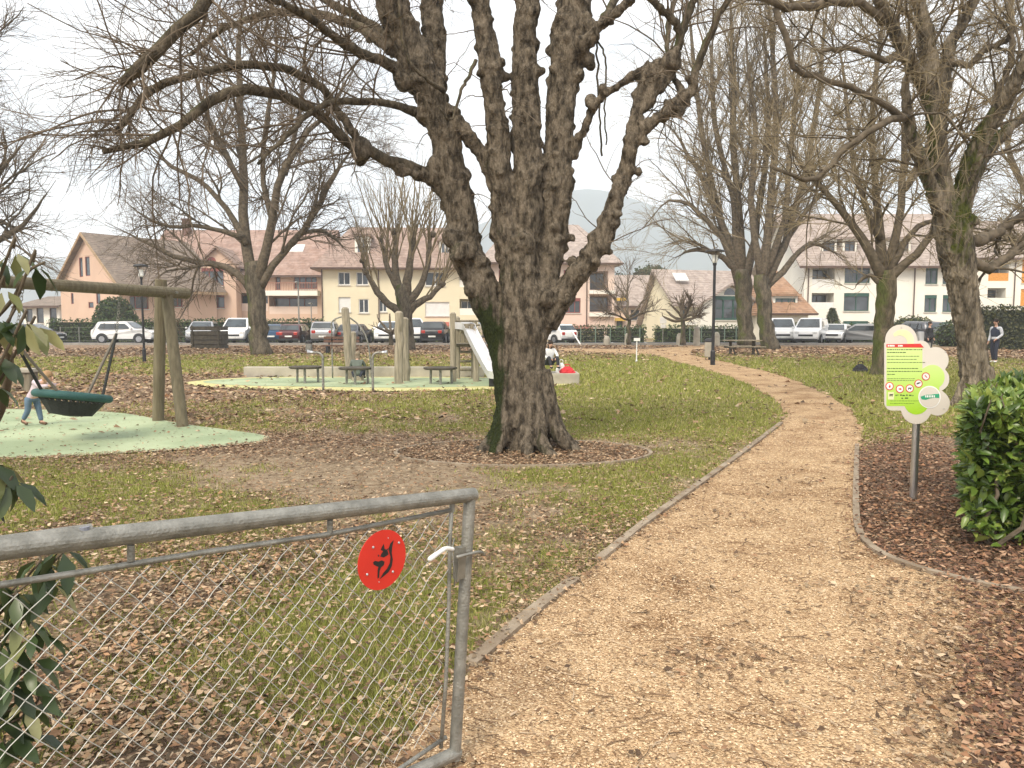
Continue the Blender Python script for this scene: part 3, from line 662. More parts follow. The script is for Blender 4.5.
tree('bare_tree', 'bare spreading tree behind the dark timber box, moss on its low left limb', T_(
 [(262, 357, 15), (260, 350, 12), (258, 325, 10.5), (256, 300, 10.5), (255, 280, 11), (252, 262, 8)],
 [(256, 290, 8), (247, 255, 7.5), (244, 220, 7), (243, 190, 6.5), (242, 150, 6), (240, 100, 5), (239, 50, 4.5), (245, 0, 4), (250, -50, 3)],
 [(256, 288, 8), (266, 250, 6.5), (272, 215, 6), (280, 182, 5.5), (300, 142, 4.5), (328, 112, 3.5), (350, 75, 3), (372, 40, 2)],
 [(258, 290, 7), (275, 261, 5), (300, 234, 4.5), (320, 202, 4.5), (338, 168, 4), (352, 148, 2.5), (365, 120, 2)],
 [(252, 292, 6), (236, 272, 5), (216, 264, 4.5), (192, 262, 4), (160, 250, 3.5), (132, 236, 3), (105, 222, 2)],
 [(247, 245, 5), (226, 208, 4), (200, 182, 3.5), (170, 165, 3), (145, 140, 2.5), (125, 120, 2)],
 [(244, 190, 4.5), (225, 150, 4), (205, 110, 3), (190, 60, 2.5), (170, 20, 2)],
 [(272, 220, 4), (262, 170, 3.5), (268, 110, 3), (276, 50, 3), (270, -20, 2)],
 [(244, 238, 4), (222, 230, 3), (190, 226, 3), (165, 226, 2.5), (140, 212, 2), (110, 190, 1.5)],
 [(298, 236, 3), (318, 230, 3), (336, 240, 2.5), (350, 254, 1.5)],
 [(285, 175, 3.5), (300, 110, 3), (305, 50, 2.5), (315, -10, 2)],
 Y=37, seed=3), 37, M_BARK, wide, 3)
# ---- leftmost tree, its trunk outside the picture
tree('bare_tree', 'bare tree at the far left edge, drooping limb reaching in over the swing beam', T_(
 [(-60, 352, 13), (-58, 300, 12), (-55, 250, 11)],
 [(-55, 262, 8), (-30, 252, 6), (0, 241, 4.5), (22, 226, 3.5), (38, 205, 3), (56, 180, 2)],
 [(-55, 255, 8), (-40, 220, 6), (-15, 190, 5), (10, 160, 4), (30, 130, 3)],
 [(-55, 255, 8), (-60, 180, 7), (-50, 100, 6), (-30, 30, 4), (-10, -40, 3)],
 [(-50, 240, 5), (-20, 225, 4), (5, 222, 3), (30, 240, 2)],
 Y=33, seed=8), 33, M_BARK, [dict(wide[0], n=11), dict(wide[1], n=9), dict(wide[2], n=4)], 8)
# ---- pollard with upright shoots, behind the climbing posts
up_sh = [dict(n=15, m=11, length=(3.0, 7.5), tlo=.35, ang=(.2, 1.0), up=1.3, wig=.06, grav=.05, rf=.35, rmin=.02, rmax=.05, rtip=.35, sides=4),
         dict(n=6, m=6, length=(.6, 2.4), ang=(.2, .7), up=.25, wig=.09, rf=.6, rmin=.011, rtip=.5)]
tree('pollard_tree', 'pollarded tree with a sheaf of upright shoots, between slide and spreading tree', T_(
 [(408, 351, 10), (407, 335, 8), (406, 318, 8), (404, 300, 9), (402, 285, 7)],
 [(404, 314, 7), (392, 306, 5), (380, 295, 5), (370, 280, 4), (364, 268, 4), (361, 255, 3)],
 [(404, 305, 7), (398, 285, 6), (395, 262, 5), (396, 243, 5), (392, 225, 3)],
 [(405, 300, 7), (408, 275, 6), (411, 255, 5), (413, 238, 5), (416, 220, 3)],
 [(407, 305, 6), (420, 287, 5), (427, 268, 4), (430, 248, 5), (434, 228, 3)],
 [(408, 312, 6), (420, 302, 5), (433, 294, 4), (443, 282, 4), (448, 272, 3)],
 [(398, 290, 4), (388, 270, 4), (384, 252, 4), (380, 235, 3)],
 Y=43, seed=5, wig=.02, dys=[0, 0, .3, -.3, .2, 0, .2, 0]), 43, M_BARK, up_sh, 5, twig_mat=M_TWIGY, kn=.17)
# ---- two limes by the picnic bench
fan = [dict(n=17, m=12, length=(2.2, 7.5), tlo=.1, ang=(.25, 1.0), up=.55, wig=.08, grav=-.05, rf=.4, rmin=.017, rmax=.055, rtip=.35, sides=4, dst='br'),
       dict(n=11, m=8, length=(1.0, 3.4), ang=(.25, .8), up=.1, wig=.09, grav=-.06, rf=.55, rmin=.010, rtip=.5),
       dict(n=4, m=5, length=(.5, 1.6), ang=(.25, .8), wig=.1, grav=-.1, rf=.7, rmin=.0075, rtip=.6)]
tree('lime_tree', 'tall bare lime tree right behind the picnic table, left one of the close pair', T_(
 [(746, 345, 11), (745, 330, 9), (744, 310, 9), (743, 285, 10), (742, 270, 9)],
 [(742, 290, 8), (730, 250, 6), (718, 212, 5), (708, 170, 4.5), (700, 120, 4), (693, 60, 3.5), (688, 0, 3), (680, -50, 2)],
 [(743, 285, 8), (740, 235, 6), (736, 180, 5), (733, 120, 5), (732, 60, 4), (730, 0, 3), (728, -60, 2)],
 [(744, 285, 7), (755, 235, 5), (764, 180, 4.5), (768, 120, 4), (765, 50, 3), (755, -20, 2)],
 [(741, 280, 6), (722, 240, 4), (700, 212, 3.5), (678, 200, 3), (660, 206, 2.5), (645, 226, 2)],
 [(742, 275, 6), (720, 220, 4), (698, 170, 3.5), (672, 130, 3), (650, 110, 2)],
 [(741, 275, 5), (718, 255, 4), (692, 250, 3), (668, 262, 2)],
 [(742, 280, 6), (732, 200, 4), (715, 120, 4), (712, 50, 3), (720, -20, 2)],
 Y=46, seed=13), 46, M_BARK, fan, 13, twig_mat=M_TWIGY)
tree('lime_tree', 'tall bare lime tree with a long low right limb, right one of the close pair', T_(
 [(771, 350, 12), (768, 338, 9.5), (765, 315, 8.5), (762, 290, 9), (761, 275, 8)],
 [(762, 290, 7), (766, 245, 6), (771, 200, 5.5), (776, 140, 5), (775, 70, 4), (768, 0, 3.5), (760, -60, 2)],
 [(764, 290, 6), (778, 275, 5), (790, 262, 4.5), (802, 248, 4), (812, 243, 3.5), (828, 250, 3), (848, 258, 2)],
 [(763, 288, 7), (782, 250, 5), (798, 205, 5), (810, 150, 4), (820, 90, 4), (825, 20, 3), (832, -50, 2)],
 [(762, 285, 6), (755, 240, 5), (752, 190, 4.5), (755, 130, 4), (748, 60, 3), (742, -10, 2)],
 [(764, 285, 6), (790, 235, 4), (815, 200, 3.5), (842, 175, 3), (865, 160, 2)],
 [(763, 280, 5), (785, 220, 4.5), (790, 150, 4), (798, 80, 3.5), (800, 0, 3)],
 Y=44, seed=17), 44, M_BARK, fan, 17, twig_mat=M_TWIGY)
# ---- tree behind the park sign
mid = [dict(n=14, m=10, length=(1.2, 4.0), tlo=.15, ang=(.4, 1.1), up=.2, wig=.13, rf=.42, rmin=.011, rmax=.035, rtip=.35, dst='br', sides=5),
       dict(n=11, m=7, length=(.6, 2.0), ang=(.3, 1.0), up=.05, wig=.13, rf=.55, rmin=.006, rtip=.5),
       dict(n=4, m=5, length=(.3, 1.0), ang=(.3, 1.0), wig=.13, rf=.7, rmin=.0045, rtip=.6)]
tree('bare_tree', 'bare grey tree standing on the grass just left of and behind the sign', T_(
 [(883, 380, 19), (883, 370, 14), (884, 340, 11.5), (885, 310, 10.5), (886, 285, 11), (886, 270, 10)],
 [(887, 280, 8), (902, 266, 6), (918, 252, 5.5), (934, 232, 5), (946, 212, 4), (960, 180, 3), (980, 140, 2.5)],
 [(884, 280, 8), (868, 250, 6.5), (850, 222, 5.5), (830, 198, 4.5), (808, 172, 4), (790, 150, 3), (765, 120, 2)],
 [(885, 275, 8), (880, 235, 6.5), (876, 190, 5), (872, 130, 4.5), (878, 60, 4), (884, 0, 3), (890, -50, 2)],
 [(887, 275, 7), (898, 225, 5.5), (903, 175, 5), (906, 110, 4), (908, 40, 3), (914, -30, 2)],
 [(888, 275, 6), (906, 240, 4.5), (922, 225, 4), (942, 218, 3), (965, 205, 2)],
 [(883, 285, 4), (868, 276, 3), (852, 290, 2)],
 [(880, 240, 5), (860, 190, 4), (850, 140, 3.5), (845, 80, 3), (835, 10, 2)],
 [(905, 190, 4), (930, 140, 3), (950, 90, 2.5), (965, 40, 2)],
 Y=22.6, seed=21), 22.6, bark_mat('brown_bark', (.06, .05, .033), (.17, .135, .09), (.10, .12, .03), .33, .25, 12, 1, .03), mid, 21, base_sides=16, twig_mat=M_TWIGY)
# ---- furrowed tree at the right, behind the laurel
Yf = 14.2; rng = np.random.default_rng(31)
froot = empty('furrowed_tree', (at(976, 400, Yf)[0], Yf, 0), 0, 'rugged furrowed bare tree with mossy limbs, rising behind the laurel hedge', 'tree', 'bare trees in the park')
FB = [[(980, 412, 21), (977, 395, 17), (974, 360, 15.5), (968, 320, 15), (962, 285, 16), (957, 255, 19), (951, 225, 19), (946, 205, 15)],
 [(950, 230, 13, -.1), (943, 195, 11.5, -.1), (938, 160, 10.5, -.1), (935, 120, 10, -.1), (932, 85, 9, -.1), (931, 55, 8, -.1), (926, 25, 7.5, -.1), (917, 0, 7, -.1), (905, -50, 6, -.1)],
 [(935, 110, 9, 0), (924, 85, 8.5, -.2), (910, 62, 8, -.4), (898, 38, 7, -.6), (888, 18, 6.5, -.8), (878, 0, 6, -1), (862, -40, 5, -1.2)],
 [(938, 140, 8, .1), (943, 90, 8.5, .2), (948, 52, 7, .3), (960, 28, 6, .4), (972, 5, 6, .5), (990, -35, 5, .6)],
 [(955, 240, 14, .1), (961, 200, 12, 0), (970, 165, 11, -.2), (983, 135, 10, -.4), (998, 112, 9, -.6), (1015, 82, 8, -.9), (1035, 45, 7, -1.2), (1060, 0, 6, -1.5)],
 [(962, 205, 10, 0), (976, 170, 8, .3), (992, 145, 7, .5), (1010, 127, 6, .7), (1040, 105, 5, 1), (1080, 80, 4, 1.2)],
 [(941, 212, 9, -.2), (931, 188, 7.5, -.3), (922, 165, 7, -.4), (914, 145, 7, -.5), (909, 120, 6, -.6), (905, 95, 5, -.7), (908, 75, 4, -.8)]]
m = MB(); FLL = []
for l in FB:
    l = limb(l, Yf, 22, wig=.01, rng=rng); FLL.append(l); m.tube(l[:, :3], l[:, 3]*.82, 14)
for k_ in range(8):
    a = k_*2*math.pi/8+.3*rng.normal(); c = froot.location
    m.tube(smooth_line([(c.x+.1*math.cos(a), c.y+.1*math.sin(a), .7), (c.x+.28*math.cos(a), c.y+.28*math.sin(a), .2), (c.x+.5*math.cos(a), c.y+.5*math.sin(a), -.06)], 4), np.linspace(.14, .06, 9), 8)
for (a, b_, r) in [(961, 215, 10), (972, 222, 9), (918, 150, 8), (950, 250, 13), (966, 255, 10), (934, 100, 8), (900, 40, 7)]:
    lump(m, at(a, b_, Yf-.1), r*.7*Yf/FPX, rng, 5)
def fdisp(c, n):
    a = -abs(mnoise.noise(Vector((c[0]*12, c[1]*12, c[2]*2.6))))*.085+.02
    b = -abs(mnoise.noise(Vector((c[0]*24+5, c[1]*24, c[2]*5))))*.045+.012
    return (a+b)*(.35+.65*min(1, max(0, (6-c[2])/3)))+mnoise.noise(Vector((c[0]*50, c[1]*50, c[2]*20)))*.010
def fmoss(co, no):
    px, py = project(co[:, 0], co[:, 1], co[:, 2])
    w = np.exp(-.5*((px-980)/26)**2-.5*((py-150)/48)**2)*.45+np.exp(-.5*((px-922)/11)**2-.5*((py-150)/50)**2)*.5+np.exp(-.5*((px-962)/12)**2-.5*((py-225)/30)**2)*.45
    return w-.14
remeshed(m, 'trunk', .022, M_BARKF, froot, fdisp, fmoss)
FBr = [[(884, 22, 5, -.8), (862, 5, 4, -1), (835, 1, 4.5, -1.2), (805, 6, 4, -1.4), (780, 6, 3.5, -1.6), (760, -5, 3, -1.7), (735, -30, 2.5, -1.8)],
 [(775, 8, 3, -1.6), (786, 38, 3.2, -1.6), (793, 60, 3, -1.6), (800, 73, 3, -1.5), (832, 82, 3, -1.3), (868, 95, 3, -1), (892, 112, 3.5, -.8), (905, 118, 4, -.6)],
 [(908, 118, 4, -.6), (893, 118, 3.5, -.8), (876, 128, 3.2, -1), (858, 140, 3, -1.1), (843, 150, 3, -1.2), (834, 162, 3, -1.3), (824, 172, 2.8, -1.4), (812, 180, 2.6, -1.5), (795, 177, 2, -1.6), (770, 165, 1.5, -1.7)],
 [(975, 240, 6, .2), (990, 236, 5, .4), (1008, 226, 4, .6), (1030, 210, 3.5, .8)],
 [(972, 262, 6, .1), (985, 268, 5, .2), (1002, 262, 4.5, .4), (1022, 244, 4, .6), (1050, 225, 3, .8)],
 [(948, 58, 4, .2), (966, 66, 3, 0), (985, 50, 3, 0), (1008, 40, 2.5, 0)],
 [(905, 55, 4, -.4), (880, 60, 3, -.8), (852, 48, 2.5, -1.1), (820, 52, 2, -1.4)],
 [(985, 130, 5, -.4), (1000, 90, 3.5, -.3), (1012, 50, 3, -.2), (1010, 0, 2.5, 0)],
 [(935, 90, 4, 0), (920, 40, 3, .4), (925, -10, 2.5, .6)]]
m2 = MB(); FR = [limb(l, Yf, 16, wig=.02, rng=rng) for l in FBr]
for l in FR: m2.tube(l[:, :3], l[:, 3], 8)
tw = MB(); AL = [l[np.linspace(0, len(l)-1, 16).astype(int)] for l in FLL[1:]]+FR
P = np.stack([l[:, :3] for l in AL]); R = np.stack([l[:, 3] for l in AL])
Q1, q1 = spawn(P, R, rng.integers(9, 14, len(P)), 10, (.8, 2.8), rng, .15, 1, (.4, 1.2), .15, 0, .15, .36, .007, .35, .3, .028); V, F = tube_arrays(Q1, q1, 5); m2.add(V, F)
Q2, q2 = spawn(Q1, q1, rng.integers(6, 11, len(Q1)), 7, (.4, 1.4), rng, .1, 1, (.3, 1.1), .05, 0, .15, .5, .0038, .5, .3); add_tw(Q2, q2)
Q3, q3 = spawn(Q2, q2, rng.integers(2, 6, len(Q2)), 5, (.2, .7), rng, .2, 1, (.3, 1.0), 0, 0, .15, .7, .003, .6, .3); add_tw(Q3, q3)
m2.build('branches', M_BRANCH, froot, smooth=True); tw.build('twigs', M_TWIGY, froot)
# ---- tree beyond the right edge, only its crown comes in
tree('bare_tree', 'bare tree at the right edge behind the furrowed one, crown only over the orange windows', T_(
 [(1075, 372, 13), (1072, 320, 11), (1068, 270, 11)],
 [(1068, 275, 8), (1050, 235, 6), (1030, 200, 5), (1012, 160, 4), (1000, 110, 3), (990, 50, 2)],
 [(1068, 275, 8), (1045, 255, 5), (1020, 240, 4), (995, 232, 3), (975, 240, 2)],
 [(1068, 275, 8), (1062, 200, 6), (1050, 120, 5), (1035, 50, 4), (1025, -20, 3)],
 Y=27, seed=24), 27, M_BARK, mid, 24, twig_mat=M_TWIGY)
# ---- small trees near the cars
small = [dict(n=12, m=7, length=(.8, 2.2), tlo=.2, ang=(.4, 1.0), up=.4, wig=.12, rf=.5, rmin=.02, rmax=.04, rtip=.4, sides=4, dst='br'),
         dict(n=8, m=5, length=(.4, 1.3), ang=(.3, .9), up=.2, wig=.12, rf=.6, rmin=.012, rtip=.6)]
tree('small_tree', 'young bare tree with brown twiggy crown before the small red roofed house', T_(
 [(629, 345, 3), (629, 330, 2.2), (628, 315, 2.2)],
 [(628, 318, 2), (618, 305, 1.5), (608, 292, 1.2), (602, 282, 1)], [(628, 318, 2), (627, 300, 1.6), (628, 282, 1.2), (627, 268, 1)],
 [(628, 318, 2), (640, 305, 1.5), (650, 292, 1.2), (656, 284, 1)], [(628, 320, 1.5), (614, 314, 1.3), (602, 312, 1)], [(628, 320, 1.5), (643, 313, 1.3), (654, 310, 1)],
 Y=52, seed=41, m=8), 52, M_BARK, small, 41, base_sides=8, group='small trees by the car park')
tree('small_tree', 'low pruned tree with black knobbly fingers in front of the cream gable', T_(
 [(683, 345, 4), (683, 335, 2.8), (683, 322, 2.6), (682, 314, 2.6)],
 [(683, 320, 2.2), (672, 316, 2), (665, 309, 2.2)], [(683, 320, 2.2), (674, 321, 2), (663, 316, 2), (662, 312, 2.2)], [(683, 318, 2.2), (676, 310, 1.8), (668, 303, 2.2)],
 [(683, 318, 2.2), (680, 306, 2), (676, 298, 1.8)], [(683, 318, 2.2), (690, 306, 2), (693, 298, 1.8)], [(683, 318, 2.2), (696, 312, 2), (704, 305, 1.5)], [(683, 320, 2.2), (694, 318, 1.8), (706, 315, 1.5)],
 Y=50, seed=43, m=8, wig=.01), 50, M_BARK, [dict(n=[0, 0, 0, 9, 12, 12, 10], m=6, length=(.6, 1.6), tlo=.2, ang=(.3, 1.0), up=.4, wig=.12, rf=.6, rmin=.018, rtip=.5), dict(n=6, m=5, length=(.3, .9), ang=(.3, .9), wig=.12, rf=.6, rmin=.012, rtip=.6)], 43, base_sides=8, group='small trees by the car park')
tree('small_tree', 'stubby pruned tree with clubbed branches before the cream apartment wall', T_(
 [(391, 346, 3), (391, 338, 2.4), (391, 332, 2.4)],
 [(391, 334, 2), (385, 327, 1.8), (378, 319, 1.6), (377, 314, 2)], [(391, 334, 2), (390, 322, 1.8), (390, 313, 2)], [(391, 334, 2), (398, 324, 1.8), (400, 316, 2)], [(391, 334, 2), (383, 330, 1.8), (372, 326, 2)], [(391, 334, 2), (402, 330, 1.6), (407, 322, 1.8)],
 Y=52, seed=44, m=8, wig=.01), 52, M_BARK, [dict(n=3, m=5, length=(.3, .8), tlo=.5, ang=(.3, 1.0), up=.4, wig=.12, rf=.6, rmin=.018, rtip=.5)], 44, base_sides=8, group='small trees by the car park')
# ------------------------------------------------------------ houses
class Fac:
    """a vertical facade plane through two ground points; u along it, v into the house, z up"""
    def __init__(s, pa, Ya, pb, Yb):
        s.a = np.array([hx(pa, Ya), Ya]); b = np.array([hx(pb, Yb), Yb]); s.w = np.linalg.norm(b-s.a); s.d = (b-s.a)/s.w
        s.n = np.array([-s.d[1], s.d[0]])
        if s.n[1] < 0 and abs(s.n[1]) > .3: s.n = -s.n
    def __call__(s, u, v, z): p = s.a+s.d*u+s.n*v; return (p[0], p[1], z)
    def U(s, px):
        k = (px-512)/FPX*1.0  # x = k * depth; depth about Y/cos(pitch)
        k = k/_F[1] * 1.0
        return (k*s.a[1]*_F[1]*1.0-s.a[0])/(s.d[0]-k*s.d[1]*_F[1]) if False else s._U(px)
    def _U(s, px):
        kx = (px-512)/FPX; r = _F[1]
        k = kx/r
        return (k*s.a[1]-s.a[0])/(s.d[0]-k*s.d[1])
    def Z(s, px, py):
        u = s._U(px); return at(px, py, (s.a+s.d*u)[1])[2]
    def rect(s, x0, y0, x1, y1):
        xm = (x0+x1)/2
        return s._U(x0), s.Z(xm, y1), s._U(x1), s.Z(xm, y0)
def wall_holes(mb, fr, u0, u1, z0, z1, holes):
    """front sheet with real openings: reveals and back faces"""
    us = sorted({u0, u1} | {min(max(h[0], u0), u1) for h in holes} | {min(max(h[2], u0), u1) for h in holes})
    zs = sorted({z0, z1} | {min(max(h[1], z0), z1) for h in holes} | {min(max(h[3], z0), z1) for h in holes})
    for i in range(len(us)-1):
        for j in range(len(zs)-1):
            cu, cz = (us[i]+us[i+1])/2, (zs[j]+zs[j+1])/2
            if any(h[0] < cu < h[2] and h[1] < cz < h[3] for h in holes): continue
            mb.face([fr(us[i], 0, zs[j]), fr(us[i+1], 0, zs[j]), fr(us[i+1], 0, zs[j+1]), fr(us[i], 0, zs[j+1])])
    for a, b, c, d, dep in holes:
        q = [(a, b), (c, b), (c, d), (a, d)]
        for k in range(4):
            p, r = q[k], q[(k+1) % 4]; mb.face([fr(p[0], 0, p[1]), fr(r[0], 0, r[1]), fr(r[0], dep, r[1]), fr(p[0], dep, p[1])])
        mb.face([fr(a, dep, b), fr(c, dep, b), fr(c, dep, d), fr(a, dep, d)])
def window(fr, rc, dep, root, fm, nx=2, nz=1, sill=True, glass=None, head=None, ft=.09):
    a, b, c, d = rc; v0, v1 = dep-.09, dep-.012
    m = MB(); m.box((a+.01, v0, b+.01), (a+ft, v1, d-.01), fr); m.box((c-ft, v0, b+.01), (c-.01, v1, d-.01), fr)
    m.box((a+ft, v0, b+.01), (c-ft, v1, b+ft), fr); m.box((a+ft, v0, d-ft), (c-ft, v1, d-.01), fr)
    for i in range(1, nx): u = a+(c-a)*i/nx; m.box((u-ft*.45, v0+.005, b+ft), (u+ft*.45, v1, d-ft), fr)
    for i in range(1, nz): z = b+(d-b)*i/nz; m.box((a+ft, v0+.01, z-.03), (c-ft, v1, z+.03), fr)
    w = m.build('window', fm, root)
    MB().box((a+ft, v1-.02, b+ft), (c-ft, v1-.012, d-ft), fr).build('pane', glass or M_GLASS, w)
    if sill: MB().box((a-.06, -.10, b-.10), (c+.06, -.003, b-.004), fr).build('sill', M_SILL, w)
    if head: MB().box((a+.02, .0, d-.34), (c-.02, dep-.10, d-.013), fr).build('blind_box', head, w)
    return w
def loggia(fr, rc, dep, root, fm, rail, nwin=3, floor_m=None):
    """recessed balcony: glazing at the back, parapet or rail in front"""
    a, b, c, d = rc
    window(fr, (a+.15, b+.1, c-.15, d-.15), dep, root, fm, nwin, 1, sill=False)
    m = MB(); kind = rail[0]; h = min(1.0, (d-b)*.42)
    if kind == 'solid': m.box((a+.01, .02, b+.003), (c-.01, .14, b+h), fr)
    else:
        m.box((a+.01, .04, b+h-.06), (c-.01, .10, b+h), fr); m.box((a+.01, .04, b+.08), (c-.01, .10, b+.13), fr)
        n = max(3, int((c-a)/.22))
        for i in range(n): u = a+.05+(c-a-.1)*i/(n-1); m.box((u-.02, .055, b+.13), (u+.02, .085, b+h-.06), fr)
    m.build('balcony_rail', rail[1], root)
M_SILL = mat('stone_sill', (.5, .47, .42), .8)
M_PINK = mat('salmon_render', (.58, .41, .31), .9, 0, .06, .5, .15, 20)
M_PINK2 = mat('pale_pink_render', (.66, .52, .44), .9, 0, .06, .5, .15, 20)
M_CREAM = mat('cream_render', (.68, .61, .44), .9, 0, .05, .5, .15, 20)
M_WALLW = mat('white_render', (.78, .75, .67), .9, 0, .05, .5, .15, 20)
M_WALLY = mat('ivory_render', (.72, .66, .49), .9, 0, .05, .5, .15, 20)
def tile(name, c1, c2): 
    m = mat(name, c1, .9, 0, .15, 1.2, 0, 20, col2=c2, detail=8); t = m.node_tree; b = t.nodes['Principled BSDF'] if 'Principled BSDF' in t.nodes else [n for n in t.nodes if n.type == 'BSDF_PRINCIPLED'][0]
    tc = [n for n in t.nodes if n.type == 'TEX_COORD'][0]
    w = N('ShaderNodeTexWave', t); w.wave_type = 'BANDS'; w.bands_direction = 'Z'; w.inputs['Scale'].default_value = 1.6; w.inputs['Distortion'].default_value = .6
    v = N('ShaderNodeTexVoronoi', t); v.inputs['Scale'].default_value = 3.5
    t.links.new(tc.outputs['Object'], w.inputs[0]); t.links.new(tc.outputs['Object'], v.inputs[0])
    src = b.inputs['Base Color'].links[0].from_socket
    sp = N('ShaderNodeSeparateColor', t); t.links.new(v.outputs['Color'], sp.inputs[0])
    mr = N('ShaderNodeMapRange', t); mr.inputs[3].default_value = .82; mr.inputs[4].default_value = 1.15; t.links.new(sp.outputs[0], mr.inputs[0])
    mm = N('ShaderNodeMix', t, data_type='RGBA', blend_type='MULTIPLY'); mm.inputs[0].default_value = 1
    t.links.new(src, mm.inputs[6]); t.links.new(mr.outputs[0], mm.inputs[7]); t.links.new(mm.outputs[2], b.inputs['Base Color'])
    bp = N('ShaderNodeBump', t); bp.inputs['Strength'].default_value = .7; bp.inputs['Distance'].default_value = .06
    t.links.new(w.outputs['Fac'], bp.inputs['Height']); t.links.new(bp.outputs[0], b.inputs['Normal']); return m
M_RGREY = tile('grey_brown_tiles', (.17, .13, .10), (.23, .18, .14))
M_RRED = tile('red_tiles', (.28, .18, .14), (.36, .25, .205))
M_RBROWN = tile('brown_red_tiles', (.26, .18, .145), (.33, .24, .195))
M_RPINK = tile('faded_pink_tiles', (.31, .25, .215), (.39, .32, .28))
M_RORANGE = tile('orange_tiles', (.30, .17, .10), (.36, .225, .145))
M_FRED = mat('red_brown_frame', (.22, .055, .045), .6); M_FWH = M_WHITE
M_FGR = mat('dark_green_frame', (.02, .075, .055), .55); M_FBR = mat('dark_brown_frame', (.05, .03, .025), .6)
M_FOR = mat('orange_blind', (.62, .27, .05), .7); M_SHUT = mat('pale_shutter', (.66, .66, .64), .6, 0, .04, 3)
M_FASC = mat('brown_fascia', (.10, .06, .045), .7)
M_GUT = mat('brown_downpipe', (.09, .05, .04), .5)

def slab(mb, pts, t=.22):
    pts = [np.asarray(p, float) for p in pts]; mb.prism(pts, (0, 0, -t))
def house(fr, W_, D_, ze, zr, root, wm, rm, holes=(), roof='gable_u', oh=.6, z0=-.1, hip=3.0, left=True, right=True, wname='wall'):
    m = MB(); wall_holes(m, fr, 0, W_, z0, ze, list(holes))
    m.face([fr(0, 0, z0), fr(0, D_, z0), fr(0, D_, ze), fr(0, 0, ze)]); m.face([fr(W_, 0, z0), fr(W_, D_, z0), fr(W_, D_, ze), fr(W_, 0, ze)])
    m.face([fr(0, D_, z0), fr(W_, D_, z0), fr(W_, D_, ze), fr(0, D_, ze)])
    if roof == 'gable_u':   # ridge along u, gables at both ends
        for u in (0, W_): m.face([fr(u, 0, ze), fr(u, D_, ze), fr(u, D_/2, zr-.1)])
    if roof == 'gable_v':
        for v in (0, D_): m.face([fr(0, v, ze), fr(W_, v, ze), fr(W_/2, v, zr-.1)])
    m.build(wname, wm, root)
    r = MB(); f = MB()
    if roof == 'gable_u':
        s = (zr-ze)/(D_/2)
        slab(r, [fr(-oh, -oh, ze-oh*s+.12), fr(W_+oh, -oh, ze-oh*s+.12), fr(W_+oh, D_/2, zr+.12), fr(-oh, D_/2, zr+.12)])
        slab(r, [fr(-oh, D_/2+.002, zr+.12), fr(W_+oh, D_/2+.002, zr+.12), fr(W_+oh, D_+oh, ze-oh*s+.12), fr(-oh, D_+oh, ze-oh*s+.12)])
        f.box((-oh, -oh-.14, ze-oh*s-.14), (W_+oh, -oh-.004, ze-oh*s+.06), fr)
    elif roof == 'gable_v':
        s = (zr-ze)/(W_/2)
        slab(r, [fr(-oh, -oh, ze-oh*s+.12), fr(W_/2, -oh, zr+.12), fr(W_/2, D_+oh, zr+.12), fr(-oh, D_+oh, ze-oh*s+.12)])
        slab(r, [fr(W_/2+.002, -oh, zr+.12), fr(W_+oh, -oh, ze-oh*s+.12), fr(W_+oh, D_+oh, ze-oh*s+.12), fr(W_/2+.002, D_+oh, zr+.12)])
        for sg, ua, ub in ((1, -oh, W_/2), (-1, W_+oh, W_/2)):
            f.prism([fr(ua, -oh-.1, ze-oh*s+.10), fr(ub, -oh-.1, zr+.10), fr(ub, -oh-.1, zr-.16), fr(ua, -oh-.1, ze-oh*s-.16)], np.array(fr(0, .095, 0))-np.array(fr(0, 0, 0)))
    else:  # hip
        e = ze-.1; A = [fr(-oh, -oh, e), fr(W_+oh, -oh, e), fr(W_+oh, D_+oh, e), fr(-oh, D_+oh, e)]
        B = [fr(hip, D_/2-.01, zr), fr(W_-hip, D_/2-.01, zr), fr(W_-hip, D_/2+.01, zr), fr(hip, D_/2+.01, zr)]
        lo = [(p[0], p[1], e-.2) for p in A]
        r.add(A+B+lo, [(0, 1, 5, 4), (1, 2, 6, 5), (2, 3, 7, 6), (3, 0, 4, 7), (4, 5, 6, 7), (8, 9, 1, 0), (9, 10, 2, 1), (10, 11, 3, 2), (11, 8, 0, 3), (11, 10, 9, 8)])
        f.box((-oh, -oh-.14, e-.16), (W_+oh, -oh-.004, e-.01), fr)
    ro = r.build('roof', rm, root)
    if f.n: f.build('gutter', M_FASC, root)
    return ro
def roofwin(fr, s, u, v, ze, root, w=.9, l=1.1):
    """skylight lying on a roof plane of slope s rising with v"""
    m = MB(); z = ze+v*s+.14
    P = [fr(u, v, z+.08), fr(u+w, v, z+.08), fr(u+w, v+l, z+l*s+.08), fr(u, v+l, z+l*s+.08)]
    m.prism(P, (0, 0, -.12)); o = m.build('skylight', M_SHUT, root)
    k = .12; P = [fr(u+k, v+k, z+k*s+.095), fr(u+w-k, v+k, z+k*s+.095), fr(u+w-k, v+l-k, z+(l-k)*s+.095), fr(u+k, v+l-k, z+(l-k)*s+.095)]
    MB().prism(P, (0, 0, -.012)).build('pane', M_WHITE, o)
def pipe(fr, u, z, root, v=-.08): MB().cyl(fr(u, v, 0), fr(u, v, z), .06, 8).build('downpipe', M_GUT, root)
def chimney(fr, u, v, z0, z1, root, w=.8): MB().box((u, v, z0), (u+w, v+.7, z1), fr).box((u-.08, v-.08, z1+.002), (u+w+.08, v+.78, z1+.12), fr).build('chimney', mat('chimney_brick', (.16, .09, .07), .9), root)
def bush_skip(): pass

